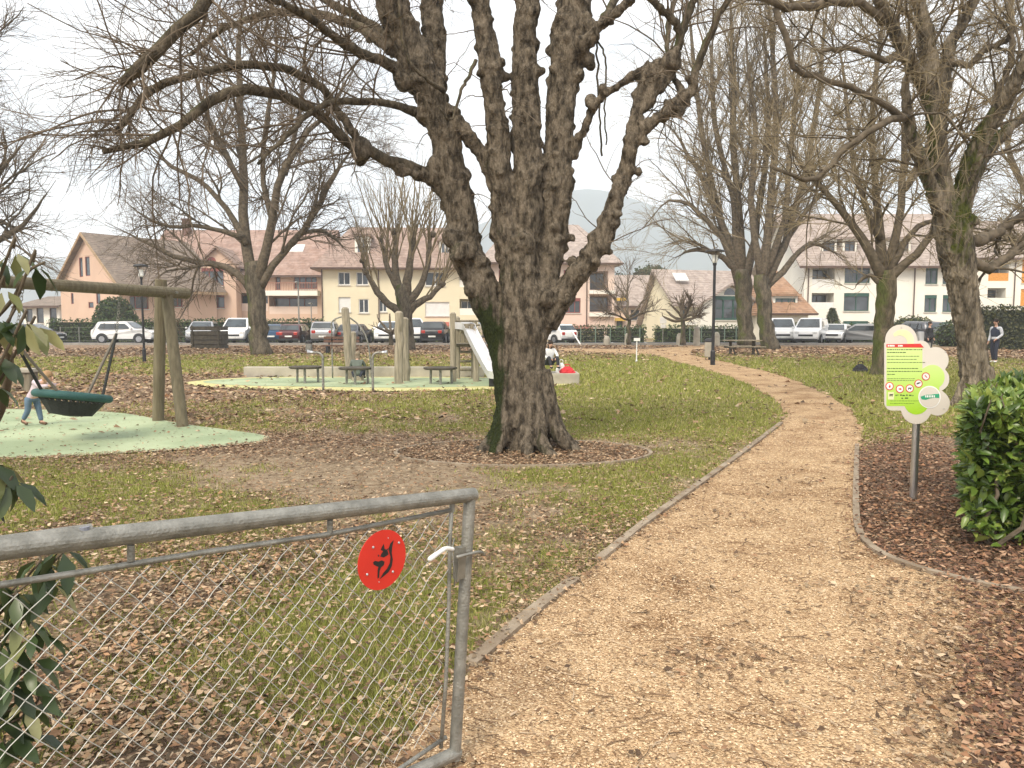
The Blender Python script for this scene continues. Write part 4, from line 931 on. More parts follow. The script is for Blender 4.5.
# B0 small white house at the far left
fr = Fac(24, 92, 60, 90)
r0 = empty('house', fr(0, 0, 0), 0, 'small white house with shallow grey roof, leftmost and farthest building', 'house', 'houses beyond the car park')
hs = [(*fr.rect(30, 309, 36, 322), .15), (*fr.rect(40, 308, 47, 323), .15), (*fr.rect(53, 308, 60, 323), .15)]
house(fr, fr.w, 8, fr.Z(40, 305), fr.Z(40, 296), r0, M_WALLW, M_RGREY, hs, 'gable_u', .8)
for h in hs: window(fr, h[:4], .15, r0, M_FBR, 1)
# B1 gable house
fr = Fac(62, 80, 121, 73.5)
r1 = empty('house', fr(0, 0, 0), 0, 'salmon house with steep gable wall and grey tiled roof, behind the white estate car', 'house', 'houses beyond the car park')
# side facade (eave side) lies along v; openings on the gable wall first
ze = 5.5; zr = hz(234, 77)
hs = [(*fr.rect(84.5, 257.5, 88, 277), .12), (*fr.rect(90.5, 256.5, 95, 276), .12), (*fr.rect(75, 293, 77.5, 304), .12), (*fr.rect(100, 291, 104, 304), .12), (*fr.rect(92, 302, 97, 308), .12)]
def gable_wall(m, fr, W_, z0, ze, zr, holes):
    """gable front with openings above the eaves too: thin columns clipped under the rake"""
    us = sorted({0, W_, W_/2} | {h[0] for h in holes} | {h[2] for h in holes})
    top_ = lambda u: ze+(zr-ze)*(1-abs(u-W_/2)/(W_/2))
    for i in range(len(us)-1):
        a, b = us[i], us[i+1]; hh = sorted([h for h in holes if h[0] < (a+b)/2 < h[2]], key=lambda h: h[1]); z = z0
        for h in hh:
            m.face([fr(a, 0, z), fr(b, 0, z), fr(b, 0, h[1]), fr(a, 0, h[1])]); z = h[3]
        m.face([fr(a, 0, z), fr(b, 0, z), fr(b, 0, top_(b)), fr(a, 0, top_(a))])
    for a, b, c, d, dep in holes:
        q = [(a, b), (c, b), (c, d), (a, d)]
        for k in range(4):
            p, r = q[k], q[(k+1) % 4]; m.face([fr(p[0], 0, p[1]), fr(r[0], 0, r[1]), fr(r[0], dep, r[1]), fr(p[0], dep, p[1])])
        m.face([fr(a, dep, b), fr(c, dep, b), fr(c, dep, d), fr(a, dep, d)])
W_ = fr.w; D_ = 10.5
m = MB(); gable_wall(m, fr, W_, -.1, ze, zr-.12, hs)
# the eave side wall: recessed under the roof, with its windows
class Side:
    def __init__(s, f, W): s.f = f; s.W = W
    def __call__(s, u, v, z): return s.f(s.W-v, u, z)
sd_ = Side(fr, W_)
def sideU(fr, W_, px):
    # v where the side wall (u=W) crosses the pixel column
    b = fr.a+fr.d*W_; k = ((px-512)/FPX)/_F[1]; return (k*b[1]-b[0])/(fr.n[0]-k*fr.n[1])
def srect(x0, y0, x1, y1):
    v0, v1 = sideU(fr, W_, x0), sideU(fr, W_, x1); b = fr.a+fr.d*W_+fr.n*(v0+v1)/2; return v0, at(0, y1, b[1])[2], v1, at(0, y0, b[1])[2]
hs2 = [(*srect(133, 296, 152, 309), .25), (*srect(172, 294, 186, 307), .25)]
wall_holes(m, sd_, 0, D_, -.1, ze-.02, hs2)
m.face([fr(0, D_, -.1), fr(W_, D_, -.1), fr(W_, D_, ze), fr(0, D_, ze)]); m.face([fr(0, D_, ze), fr(W_, D_, ze), fr(W_/2, D_, zr-.12)]); m.face([fr(0, 0, -.1), fr(0, D_, -.1), fr(0, D_, ze), fr(0, 0, ze)])
m.build('wall', M_PINK, r1)
s_ = (zr-ze)/(W_/2); oh = .55; m = MB()
slab(m, [fr(-oh, -oh, ze-oh*s_+.12), fr(W_/2, -oh, zr+.12), fr(W_/2, D_+oh, zr+.12), fr(-oh, D_+oh, ze-oh*s_+.12)]); slab(m, [fr(W_/2+.002, -oh, zr+.12), fr(W_+1.1, -oh, ze-1.1*s_*.8+.12), fr(W_+1.1, D_+oh, ze-1.1*s_*.8+.12), fr(W_/2+.002, D_+oh, zr+.12)])
m.build('roof', M_RGREY, r1)
m = MB(); dv = np.array(fr(0, .095, 0))-np.array(fr(0, 0, 0))
for ua, ub, za in ((-oh, W_/2, ze-oh*s_), (W_+1.1, W_/2, ze-1.1*s_*.8)): m.prism([fr(ua, -oh-.1, za+.10), fr(ub, -oh-.1, zr+.10), fr(ub, -oh-.1, zr-.2), fr(ua, -oh-.1, za-.2)], dv)
m.box((W_+1.1, -oh, ze-1.1*s_*.8-.25), (W_+1.2, D_+oh, ze-1.1*s_*.8+.05), fr); m.build('fascia', mat('tan_fascia', (.36, .25, .15), .8), r1)
for h in hs: window(fr, h[:4], .12, r1, M_FRED, 1, 1, sill=False, ft=.07)
for h in hs2: window(sd_, h[:4], .25, r1, M_FRED, 3)
# B2 long pink house with red roof and gabled bay
fr = Fac(150, 84, 322, 84)
r2 = empty('house', fr(0, 0, 0), 0, 'long salmon house with red roof, arched bay gable and red window frames', 'house', 'houses beyond the car park')
ze = fr.Z(290, 271); zr = hz(231, 90)
hs = [(*fr.rect(278, 275, 283, 290), .2), (*fr.rect(296, 275, 319, 289), .2)]
lg = [(*fr.rect(238, 293, 270, 311), 1.6), (*fr.rect(271, 296, 319, 314), 1.6)]
house(fr, fr.w, 12, ze, zr, r2, M_PINK, M_RRED, hs+lg, 'gable_u', .7)
window(fr, hs[0][:4], .2, r2, M_FRED, 1); window(fr, hs[1][:4], .2, r2, M_FRED, 4)
for h in lg: loggia(fr, h[:4], 1.6, r2, M_FRED, ('solid', M_PINK2), 3)
a, b, c_, d_ = fr.rect(270, 291, 322, 296); MB().box((a, -1.2, b), (c_, -.003, d_), fr).build('balcony_slab', M_WALLW, r2)
a, b, c_, d_ = fr.rect(270, 283, 322, 291); m = MB(); m.box((a, -1.2, d_-.08), (c_, -1.13, d_), fr)
for i in range(34): u = a+(c_-a)*i/33; m.box((u-.02, -1.18, b), (u+.02, -1.15, d_-.08), fr)
m.build('balcony_rail', mat('rusty_rail', (.33, .15, .1), .6), r2)
roofwin(fr, (zr-ze)/6, fr._U(285), 2.6, ze, r2, 1.6, 1.0); pipe(fr, fr._U(236), ze-.3, r2); chimney(fr, fr._U(168), 5, zr-.6, zr+1.2, r2)
fb = Fac(202, 82.4, 237, 82.4); zb = fb.Z(205, 263); zt = fb.Z(219, 247)
bh = [(*fb.rect(205, 268, 227, 286), .2), (*fb.rect(205, 294, 227, 308), .2)]
m = MB(); gable_wall(m, fb, fb.w, -.1, zb, zt-.12, bh)
m.face([fb(0, 0, -.1), fb(0, 1.58, -.1), fb(0, 1.58, zb), fb(0, 0, zb)]); m.face([fb(fb.w, 0, -.1), fb(fb.w, 1.58, -.1), fb(fb.w, 1.58, zb), fb(fb.w, 0, zb)]); m.build('bay', M_PINK, r2)
m = MB(); s_ = (zt-zb)/(fb.w/2); oh = .5
slab(m, [fb(-oh, -oh, zb-oh*s_+.12), fb(fb.w/2, -oh, zt+.12), fb(fb.w/2, 6, zt+.12), fb(-oh, 6, zb-oh*s_+.12)]); slab(m, [fb(fb.w/2+.002, -oh, zt+.12), fb(fb.w+oh, -oh, zb-oh*s_+.12), fb(fb.w+oh, 6, zb-oh*s_+.12), fb(fb.w/2+.002, 6, zt+.12)]); m.build('bay_roof', M_RBROWN, r2)
for h in bh: window(fb, h[:4], .2, r2, M_FRED, 3, 1, head=M_FRED)
a, b, c_, d_ = fb.rect(211, 256, 220, 262); ac = (a+c_)/2; rr = (c_-a)/2
MB().prism([fb(ac+rr*math.cos(t), -.05, b+rr*1.1*math.sin(t)) for t in np.linspace(0, math.pi, 10)], np.array(fb(0, .045, 0))-np.array(fb(0, 0, 0))).build('arch_window', M_FRED, r2)
# B3 cream apartment house
fr = Fac(322, 78, 478, 79)
r3 = empty('apartment_house', fr(0, 0, 0), 0, 'cream apartment house with brown red hip roof, between the pink house and knobbly trunk', 'apartment house', 'houses beyond the car park')
ze = fr.Z(400, 267); zr = hz(227, 84)
W3 = [(340, 297, 352, 312, 's'), (360, 299, 370, 313, 'w'), (340, 272, 352, 285, 'w'), (358, 272, 370, 285, 'w'), (426, 302, 450, 316, 's'), (426, 272, 446, 286, 'w'), (380, 300, 388, 312, 'w')]
hs = [(*fr.rect(*w[:4]), .18) for w in W3]; lg = [(*fr.rect(460, 299, 476, 315), 1.4), (*fr.rect(460, 271, 476, 287), 1.4)]
house(fr, fr.w, 12, ze, zr, r3, M_CREAM, M_RBROWN, hs+lg, 'hip', .9, hip=2.2)
for w, h in zip(W3, hs):
    if w[4] == 'w': window(fr, h[:4], .18, r3, M_WHITE, 2, glass=M_GLASS)
    else: o = window(fr, h[:4], .18, r3, M_WHITE, 1, glass=M_SHUT, ft=.05)
for h in lg: loggia(fr, h[:4], 1.4, r3, M_WHITE, ('solid', M_WALLW), 2)
sl = (zr-ze)/6.9
def dormer(fr, x0, y0, x1, y1, v, root, wm, fm, rm, n=2, dep=4):
    f2 = lambda u, vv, z: fr(u, vv+v, z)
    Y = (fr.a+fr.n*v)[1]; kx = Y/fr.a[1]
    def UU(px): b = fr.a+fr.n*v; k = ((px-512)/FPX)/_F[1]; return (k*b[1]-b[0])/(fr.d[0]-k*fr.d[1])
    a, c = UU(x0), UU(x1); b = at((x0+x1)/2, y1, Y)[2]; d = at((x0+x1)/2, y0, Y)[2]
    m = MB(); wall_holes(m, f2, a, c, b-.3, d, [(a+.2, b+.1, c-.2, d-.2, .1)]); m.face([f2(a, 0, b-.3), f2(a, dep, b-.3), f2(a, dep, d), f2(a, 0, d)]); m.face([f2(c, 0, b-.3), f2(c, dep, b-.3), f2(c, dep, d), f2(c, 0, d)])
    o = m.build('dormer', wm, root); MB().box((a-.25, -.3, d+.004), (c+.25, dep, d+.2), f2).build('dormer_roof', rm, o)
    w = window(f2, (a+.2, b+.1, c-.2, d-.2), .1, root, fm, n, sill=False)
dormer(fr, 357, 236, 371, 255, 1.5, r3, M_WALLW, M_WHITE, M_RBROWN)
dormer(fr, 440, 240, 452, 257, 1.5, r3, M_WALLW, M_WHITE, M_RBROWN)
roofwin(fr, sl, fr._U(342), 1.9, ze, r3, .9, 1.0); pipe(fr, fr._U(380), ze-.3, r3); pipe(fr, fr._U(324), ze-.3, r3)
MB().box((fr._U(424), -1.0, fr.Z(437, 326)), (fr._U(450), -.003, fr.Z(437, 322)), fr).build('awning', mat('red_awning', (.5, .16, .12), .8), r3)
# B4 pale pink block right of the trunk
fr = Fac(486, 81, 614, 82)
r4 = empty('apartment_house', fr(0, 0, 0), 0, 'pale pink apartment house with stacked corner balconies, right of the knobbly trunk', 'apartment house', 'houses beyond the car park')
ze = fr.Z(560, 262); zr = hz(225, 88)
lg = [(*fr.rect(589, 271, 607, 290), 1.5), (*fr.rect(589, 295, 611, 312), 1.5)]
hs = [(*fr.rect(563, 298, 580, 313), .2), (*fr.rect(499, 270, 512, 285), .2), (*fr.rect(563, 270, 578, 284), .2), (*fr.rect(499, 298, 512, 313), .2)]
house(fr, fr.w, 12, ze, zr, r4, M_PINK2, M_RPINK, hs+lg, 'hip', .8, hip=3)
for h in hs: window(fr, h[:4], .2, r4, M_FRED, 3, head=M_FRED)
for h in lg: loggia(fr, h[:4], 1.5, r4, M_FBR, ('bar', M_FBR), 2)
for y in (290.5, 313): a, b, c_, d_ = fr.rect(588, y, 613, y+3.5); MB().box((a, -.5, b), (c_, -.003, d_), fr).build('balcony_slab', M_WALLW, r4)
a, b, c_, d_ = fr.rect(556, 326, 590, 330); MB().box((a, -1, b), (c_, -.003, d_), fr).build('awning', mat('red_awning', (.5, .16, .12), .8), r4)
pipe(fr, fr._U(586), ze-.3, r4)
# B5 low house with yellow awnings
fr = Fac(613, 100, 652, 100)
r5 = empty('house', fr(0, 0, 0), 0, 'small far house with faded red roof and yellow awnings, behind the young twiggy tree', 'house', 'houses beyond the car park')
ze = fr.Z(630, 303); zr = hz(276, 104); hs = [(*fr.rect(617, 302.5, 622, 310), .2), (*fr.rect(616, 319, 622, 329), .2), (*fr.rect(630, 310, 640, 320), .2)]
hs[0] = (hs[0][0], hs[0][1], hs[0][2], ze-.1, .2)
house(fr, fr.w, 8, ze, zr, r5, M_PINK2, M_RPINK, hs, 'gable_u', .5)
for h in hs: window(fr, h[:4], .2, r5, M_FBR, 1)
for y in (298, 318): a, b, c_, d_ = fr.rect(614, y, 624, y+3); MB().box((a, -.9, b), (c_, -.003, d_), fr).build('awning', mat('yellow_awning', (.6, .38, .06), .8), r5)
# B6 white house with steep left gable
fg = Fac(641, 80, 676, 72)
r6 = empty('house', fg(0, 0, 0), 0, 'ivory house with steep side gable, pink tiled roof and green bay window', 'house', 'houses beyond the car park')
Wg = fg.w; zrg = fg.Z(657, 270); zeg = fg.Z(675, 300)
fr = Fac(676, 72, 764, 74.5)
m = MB(); m.face([fg(0, 0, -.1), fg(Wg, 0, -.1), fg(Wg, 0, zeg), fg(Wg*.46, 0, zrg), fg(0, 0, .9)])
wins = [(*fr.rect(692, 300, 701, 317), .2), (*fr.rect(681, 301, 688, 314), .2)]; ze = zeg
wall_holes(m, fr, 0, fr.w, -.1, ze, wins); m.face([fr(fr.w, 0, -.1), fr(fr.w, 9, -.1), fr(fr.w, 9, ze), fr(fr.w, 0, ze)]); m.build('wall', M_WALLY, r6)
for h in wins: window(fr, h[:4], .2, r6, M_FGR, 1)
m = MB(); zr = zrg+.1; A = np.array(fg(Wg*.46, 0, zr)); dd = np.array([fr.d[0], fr.d[1], 0]); E_ = np.array(fr(0, -.6, ze-.35)); E0 = np.array(fg(0, 0, .9)); dg = np.array([fg.d[0], fg.d[1], 0])
slab(m, [E_-dd*.6, E_+dd*(fr.w+.3), A+dd*(fr.w+1), A-dd*.6], .25)
slab(m, [A-dd*.6+(0, .01, 0), A+dd*(fr.w+1)+(0, .01, 0), E0-dg*.4+dd*(fr.w+1), E0-dg*.4-dd*.6], .3); m.build('roof', M_RPINK, r6)
fb = Fac(700, 70.6, 757, 71.8); zb = fb.Z(706, 303); zt = fb.Z(727, 284)
bh = [(*fb.rect(712, 296, 742, 320), .2)]; m = MB(); gable_wall(m, fb, fb.w, -.1, zb, zt-.12, bh)
m.face([fb(0, 0, -.1), fb(0, 2.0, -.1), fb(0, 2.0, zb), fb(0, 0, zb)]); m.build('bay', M_WALLW, r6)
m = MB(); s_ = (zt-zb)/(fb.w/2); oh = .5
slab(m, [fb(-oh, -oh, zb-oh*s_+.12), fb(fb.w/2, -oh, zt+.12), fb(fb.w/2, 6, zt+.12), fb(-oh, 6, zb-oh*s_+.12)]); slab(m, [fb(fb.w/2+.002, -oh, zt+.12), fb(fb.w+oh, -oh, zb-oh*s_+.12), fb(fb.w+oh, 6, zb-oh*s_+.12), fb(fb.w/2+.002, 6, zt+.12)]); m.build('bay_roof', M_RPINK, r6)
window(fb, bh[0][:4], .2, r6, M_FGR, 3, 2, head=M_FGR, ft=.16)
a, b, c_, d_ = fb.rect(722, 288, 733, 295); ac = (a+c_)/2; rr = (c_-a)/2
MB().prism([fb(ac+rr*math.cos(t), -.05, b+rr*1.1*math.sin(t)) for t in np.linspace(0, math.pi, 10)], np.array(fb(0, .045, 0))-np.array(fb(0, 0, 0))).build('arch_window', M_GLASS, r6)
a, b, c_, d_ = fr.rect(684, 322, 700, 325); MB().box((a, -1.2, b), (c_, -.003, d_), fr).build('canopy', M_WHITE, r6)
roofwin(fr, .9, fr._U(684), 2.0, ze, r6, 1.4, .8)
# B7 orange roofed house
fr = Fac(768, 69, 808, 69.5)
r7 = empty('house', fr(0, 0, 0), 0, 'house with steep orange brown tiled roof and green dormer, behind the white vans', 'house', 'houses beyond the car park')
ze = fr.Z(805, 312); zr = hz(268, 72.5)
house(fr, fr.w, 7, ze, zr, r7, M_WALLW, M_RORANGE, [], 'hip', .6, hip=1.6)
dormer(fr, 771, 296, 795, 314, .3, r7, M_WALLW, M_FGR, M_RORANGE, 3, 3)
# B8 white apartment block
fr = Fac(803, 76, 968, 76)
r8 = empty('apartment_house', fr(0, 0, 0), 0, 'white apartment house with green blinds and big faded roof, behind the sign', 'apartment house', 'houses beyond the car park')
ze = fr.Z(870, 261); zr = hz(215, 83)
lg = [(*fr.rect(809, 267, 831, 288), 1.6), (*fr.rect(809, 293, 831, 309), 1.6)]
W8 = [(841, 264, 866, 283), (841, 293, 866, 311), (841, 321, 866, 326), (921, 295, 933, 312), (939, 295, 951, 312), (921, 267, 933, 284), (938, 266, 948, 284), (939, 322, 948, 333)]
hs = [(*fr.rect(*w), .18) for w in W8]
house(fr, fr.w, 14, ze, zr, r8, M_WALLW, M_RPINK, hs+lg, 'gable_u', .8)
for h in hs: window(fr, h[:4], .18, r8, M_FGR, 2, head=M_FGR)
for h in lg: loggia(fr, h[:4], 1.6, r8, M_FBR, ('solid', M_WHITE), 2)
for i in range(3):
    x0, x1 = [(817, 832), (838, 852), (885, 905)][i]; dormer(fr, x0, 239, x1, 253, 1.2, r8, M_WALLW, M_FBR, M_RPINK)
pipe(fr, fr._U(805), ze-.3, r8); pipe(fr, fr._U(910), ze-.3, r8)
# B9 orange blinds house at the right
fr = Fac(968, 80, 1120, 80)
r9 = empty('apartment_house', fr(0, 0, 0), 0, 'white apartment house with bright orange blinds, at the right edge', 'apartment house', 'houses beyond the car park')
ze = fr.Z(1000, 255); zr = hz(222, 86)
lg = [(*fr.rect(983, 288, 1001, 305), 1.5), (*fr.rect(983, 262, 1003, 281), 1.5)]; W9 = [(1016, 260, 1034, 283), (1016, 289, 1034, 306), (1050, 260, 1070, 283), (1050, 289, 1070, 306)]
hs = [(*fr.rect(*w), .18) for w in W9]
house(fr, fr.w, 12, ze, zr, r9, M_WALLW, M_RPINK, hs+lg, 'gable_u', .6)
for h in hs: window(fr, h[:4], .18, r9, M_FOR, 2, glass=M_FOR, ft=.2)
for i, h in enumerate(lg): loggia(fr, h[:4], 1.5, r9, M_FBR, ('solid', M_WALLW if i == 0 else M_FOR), 2)
pipe(fr, fr._U(1009), ze-.3, r9)

# ------------------------------------------------------------ leaves for hedges and shrubs
def leaf_mesh(mb, C, D, Nn, L, Wd, col, fold=.25):
    """C base points, D direction, Nn normal (n,3); L, Wd lengths (n,). six-vertex folded pointed leaves"""
    n = len(C); S = np.cross(D, Nn); S = unit(S); Nn = np.cross(S, D)
    L = L[:, None]; Wd = Wd[:, None]
    P = np.stack([C, C+D*L*.38+S*Wd*.5+Nn*Wd*fold, C+D*L*.76+S*Wd*.34+Nn*(Wd*fold*.7-L*.06), C+D*L-Nn*L*.14, C+D*L*.76-S*Wd*.34+Nn*(Wd*fold*.7-L*.06), C+D*L*.38-S*Wd*.5+Nn*Wd*fold, C+D*L*.38, C+D*L*.76-Nn*L*.06], 1).reshape(-1, 3)
    b = (np.arange(n)*8)[:, None]
    q = np.concatenate([b+np.array([[6, 1, 2, 7]]), b+np.array([[5, 6, 7, 4]])]); t = np.concatenate([b+np.array([[0, 1, 6]]), b+np.array([[0, 6, 5]]), b+np.array([[7, 2, 3]]), b+np.array([[4, 7, 3]])])
    cc = np.repeat(col, 8, 0); k0 = mb.n
    mb.add(P, q, cc); mb.F.append(t+k0)
M_LEAF = mat('laurel_leaf', (1, 1, 1), .33, 0, .12, 30, spec=.5, attr=True, trans=.22)
M_HEDGE = mat('hedge_leaf', (1, 1, 1), .7, 0, .15, 3, spec=.3, attr=True)
M_HCORE = mat('hedge_inside', (.018, .022, .010), .95, 0, .4, 4)
def hedge(name, label, a, b, depth, h, dens, size, cols, seed, cat='hedge', dome=False, group=None):
    """clipped hedge from a to b (x, y) with leaf faces all over its skin"""
    rs = np.random.default_rng(seed); a = np.array(a, float); b = np.array(b, float); Ln = np.linalg.norm(b-a); d = (b-a)/Ln; nn = np.array([-d[1], d[0]])
    if nn[1] < 0: nn = -nn
    root = empty(name, (*((a+b)/2), 0), 0, label, cat, group)
    def P(u, v, z): q = a+d*u+nn*v; return (q[0], q[1], z)
    m = MB(); k = size*.8
    if dome: 
        c = (a+b)/2; m.sphere((c[0], c[1]+depth/2, h*.42), 1, 16, 10, sc=(Ln/2-k, depth/2-k, h*.58-k))
    else: m.box((k, k, -.05), (Ln-k, depth-k, h-k), P)
    m.build('stems', M_HCORE, root)
    if dome:
        n = int(dens*Ln*h*2.2); v = unit(rs.normal(0, 1, (n, 3))); v[:, 1] = -np.abs(v[:, 1])*np.sign(rs.uniform(-.3, 1, n)); c = np.array([*((a+b)/2), h*.42])+np.array([0, depth/2, 0])
        C = c+v*np.array([Ln/2, depth/2, h*.58]); Nn = v; C = C[C[:, 2] > .02]; Nn = Nn[:len(C)]
    else:
        nf = int(dens*Ln*h); nt_ = int(dens*Ln*depth*.7); ns = int(dens*depth*h)
        u = rs.uniform(0, Ln, nf); z = rs.uniform(.02, h, nf); F1 = np.stack([u, rs.normal(0, size*.35, nf), z], 1); N1 = np.tile([0, -1., .25], (nf, 1))
        F2 = np.stack([rs.uniform(0, Ln, nt_), rs.uniform(0, depth, nt_), h+rs.normal(0, size*.35, nt_)+.05*np.sin(rs.uniform(0, 6, nt_))], 1); N2 = np.tile([0, -.2, 1.], (nt_, 1))
        F3 = np.stack([np.where(rs.uniform(0, 1, ns) < .5, 0, Ln)+rs.normal(0, size*.3, ns), rs.uniform(0, depth, ns), rs.uniform(.02, h, ns)], 1); N3 = np.stack([np.where(F3[:, 0] > Ln/2, 1., -1.), 0*F3[:, 0], .3+0*F3[:, 0]], 1)
        Q = np.concatenate([F1, F2, F3]); Nn = np.concatenate([N1, N2, N3]); 
        wob = .5*(fnoise(Q[:, 0], Q[:, 2], 1.4, seed)-.5); Q[:, 1] += wob*np.minimum(1, depth)*.8; Q[:, 2] += np.where(Q[:, 2] > h*.8, wob*.5, 0)
        C = np.stack([a[0]+d[0]*Q[:, 0]+nn[0]*Q[:, 1], a[1]+d[1]*Q[:, 0]+nn[1]*Q[:, 1], Q[:, 2]], 1)
        Nn = np.stack([d[0]*Nn[:, 0]+nn[0]*Nn[:, 1], d[1]*Nn[:, 0]+nn[1]*Nn[:, 1], Nn[:, 2]], 1)
    n = len(C); Nn = unit(Nn+rs.normal(0, .5, (n, 3))); D = unit(np.cross(Nn, rs.normal(0, 1, (n, 3)))+Nn*.5)
    L = size*rs.uniform(.7, 1.4, n); cols = np.array(cols); col = cols[rs.integers(0, len(cols), n)]*rs.uniform(.7, 1.3, (n, 1))
    m = MB(); leaf_mesh(m, C, D, Nn, L, L*.6, col); m.build('foliage', M_HEDGE, root)
    return root
GRN = [(.045, .075, .02), (.06, .095, .03), (.035, .055, .018), (.085, .10, .035)]
OLV = [(.09, .095, .04), (.13, .12, .06), (.07, .08, .035), (.16, .13, .07)]
def hp(px, Y): return (hx(px, Y), Y)
hg = 'hedges between the car park and the houses'
hedge('hedge', 'long dark green hedge behind the left row of cars', hp(46, 62), hp(322, 62), 1.2, hz(320.5, 62), 60, .17, GRN, 1, group=hg)
hedge('hedge', 'uneven green hedge under the cream apartment house windows', hp(325, 62.5), hp(478, 62.5), 1.2, hz(331, 62), 60, .17, GRN+OLV, 2, group=hg)
hedge('hedge', 'brownish olive hedge section just right of the knobbly trunk', hp(556, 61.2), hp(606, 61.2), 1.2, hz(327, 61), 60, .16, OLV, 3, group=hg)
hedge('hedge', 'dark hedge section behind the young twiggy tree', hp(607, 61.5), hp(646, 61.5), 1.2, hz(327, 61), 60, .16, GRN, 4, group=hg)
hedge('hedge', 'trimmed hedge in front of the ivory house bay window', hp(656, 62), hp(742, 62), 1.2, hz(327, 61), 60, .16, GRN, 5, group=hg)
hedge('hedge', 'green hedge showing over the roofs of the white vans', hp(770, 62), hp(902, 62), 1.2, hz(325, 61), 60, .17, GRN, 6, group=hg)
hedge('hedge', 'tall dark olive hedge at the right edge behind the walking man', hp(982, 44), hp(1150, 43), 1.6, hz(308, 44), 80, .15, [(.05, .055, .022), (.075, .075, .03), (.035, .04, .018)], 7, group=hg)
hedge('round_bush', 'clipped dome shaped bush behind the top of the sign', hp(899, 59), hp(946, 59), 3, hz(316, 59), 60, .16, [(.10, .115, .04), (.075, .09, .03), (.13, .13, .05)], 8, 'bush', True)
hedge('round_bush', 'dark rounded shrub left of the white estate car, against the salmon gable wall', hp(86, 66), hp(128, 66), 3, hz(297, 66), 60, .2, GRN, 9, 'bush', True)
hedge('round_bush', 'small dark bush with loose top beside the furrowed trunk', hp(944, 50), hp(972, 50), 2, hz(322, 50), 60, .15, GRN, 10, 'bush', True)
# little conifer in front of the white flats
cf = empty('conifer', (hx(832, 64), 64, 0), 0, 'little pointed conifer in front of the white apartment balconies', 'tree')
MB().cyl((hx(832, 64), 64, 0), (hx(832, 64), 64, hz(312, 64)), .08, 8, .02).build('trunk', M_WOODDK, cf)
rs = np.random.default_rng(4); n = 2600; t = rs.uniform(0, 1, n)**.7; H_ = hz(308, 64); r_ = 1.1*(1-t)*rs.uniform(.5, 1, n); th = rs.uniform(0, 6.28, n)
C = np.stack([hx(832, 64)+r_*np.cos(th), 64+r_*np.sin(th), .3+t*(H_-.3)], 1); D = unit(np.stack([np.cos(th), np.sin(th), -.2+0*th], 1)+rs.normal(0, .3, (n, 3)))
m = MB(); leaf_mesh(m, C, D, unit(rs.normal(0, .4, (n, 3))+[0, 0, 1]), rs.uniform(.15, .3, n), rs.uniform(.05, .1, n), np.array([(.09, .10, .05)])*rs.uniform(.6, 1.4, (n, 1))); m.build('foliage', M_HEDGE, cf)
# far wooded patch behind the ivory house
for px, Y, h, lb in [(650, 125, 262, 'dark far tree showing above the small red roof'), (620, 150, 271, 'low far tree top between pale pink block and ivory house'), (962, 112, 235, 'evergreen crown rising behind the white apartment roof')]:
    rt = empty('evergreen_tree', (hx(px, Y), Y, 0), 0, lb, 'tree'); zt_ = hz(h, Y); rr = zt_*.28
    MB().cyl((hx(px, Y), Y, 0), (hx(px, Y), Y, zt_*.8), .25, 8, .06).build('trunk', M_WOODDK, rt)
    n = 3500; v = unit(rs.normal(0, 1, (n, 3)))*rs.uniform(.3, 1, (n, 1))**.4; v *= (.75+.5*fnoise(v[:, 0]*3+9, v[:, 2]*3, .7, 3))[:, None]
    C = v*np.array([rr, rr, zt_*.36])+np.array([hx(px, Y), Y, zt_*.62]); m = MB()
    leaf_mesh(m, C, unit(rs.normal(0, 1, (n, 3))), unit(rs.normal(0, .5, (n, 3))+v), rs.uniform(.35, .7, n), rs.uniform(.2, .4, n), np.array([(.05, .065, .025)])*rs.uniform(.6, 1.6, (n, 1))); m.build('crown', M_HEDGE, rt)
# wire fence posts in front of the hedges
def wfence(lb, x0, x1, Y, n, col, h=1.25):
    rt = empty('wire_fence', (hx((x0+x1)/2, Y), Y, 0), 0, lb, 'fence')
    for i in range(n):
        x = hx(x0+(x1-x0)*i/(n-1), Y); MB().cyl((x, Y, 0), (x, Y, h), .04, 6).build('post', col, rt)
    m = MB()
    for z in (.15, .5, .85, h-.05): m.cyl((hx(x0, Y), Y, z), (hx(x1, Y), Y, z), .008, 4)
    m.build('wire', M_GALV, rt)
M_FPOST = mat('green_post', (.16, .22, .16), .5)
wfence('green post and wire fence before the brownish hedge right of the trunk', 566, 640, 60.4, 6, M_FPOST)
wfence('green post and wire fence before the hedge of the ivory house', 690, 748, 60.6, 6, M_FPOST)
wfence('grey post and wire fence behind the white estate car', 60, 190, 60.4, 8, M_GALV)
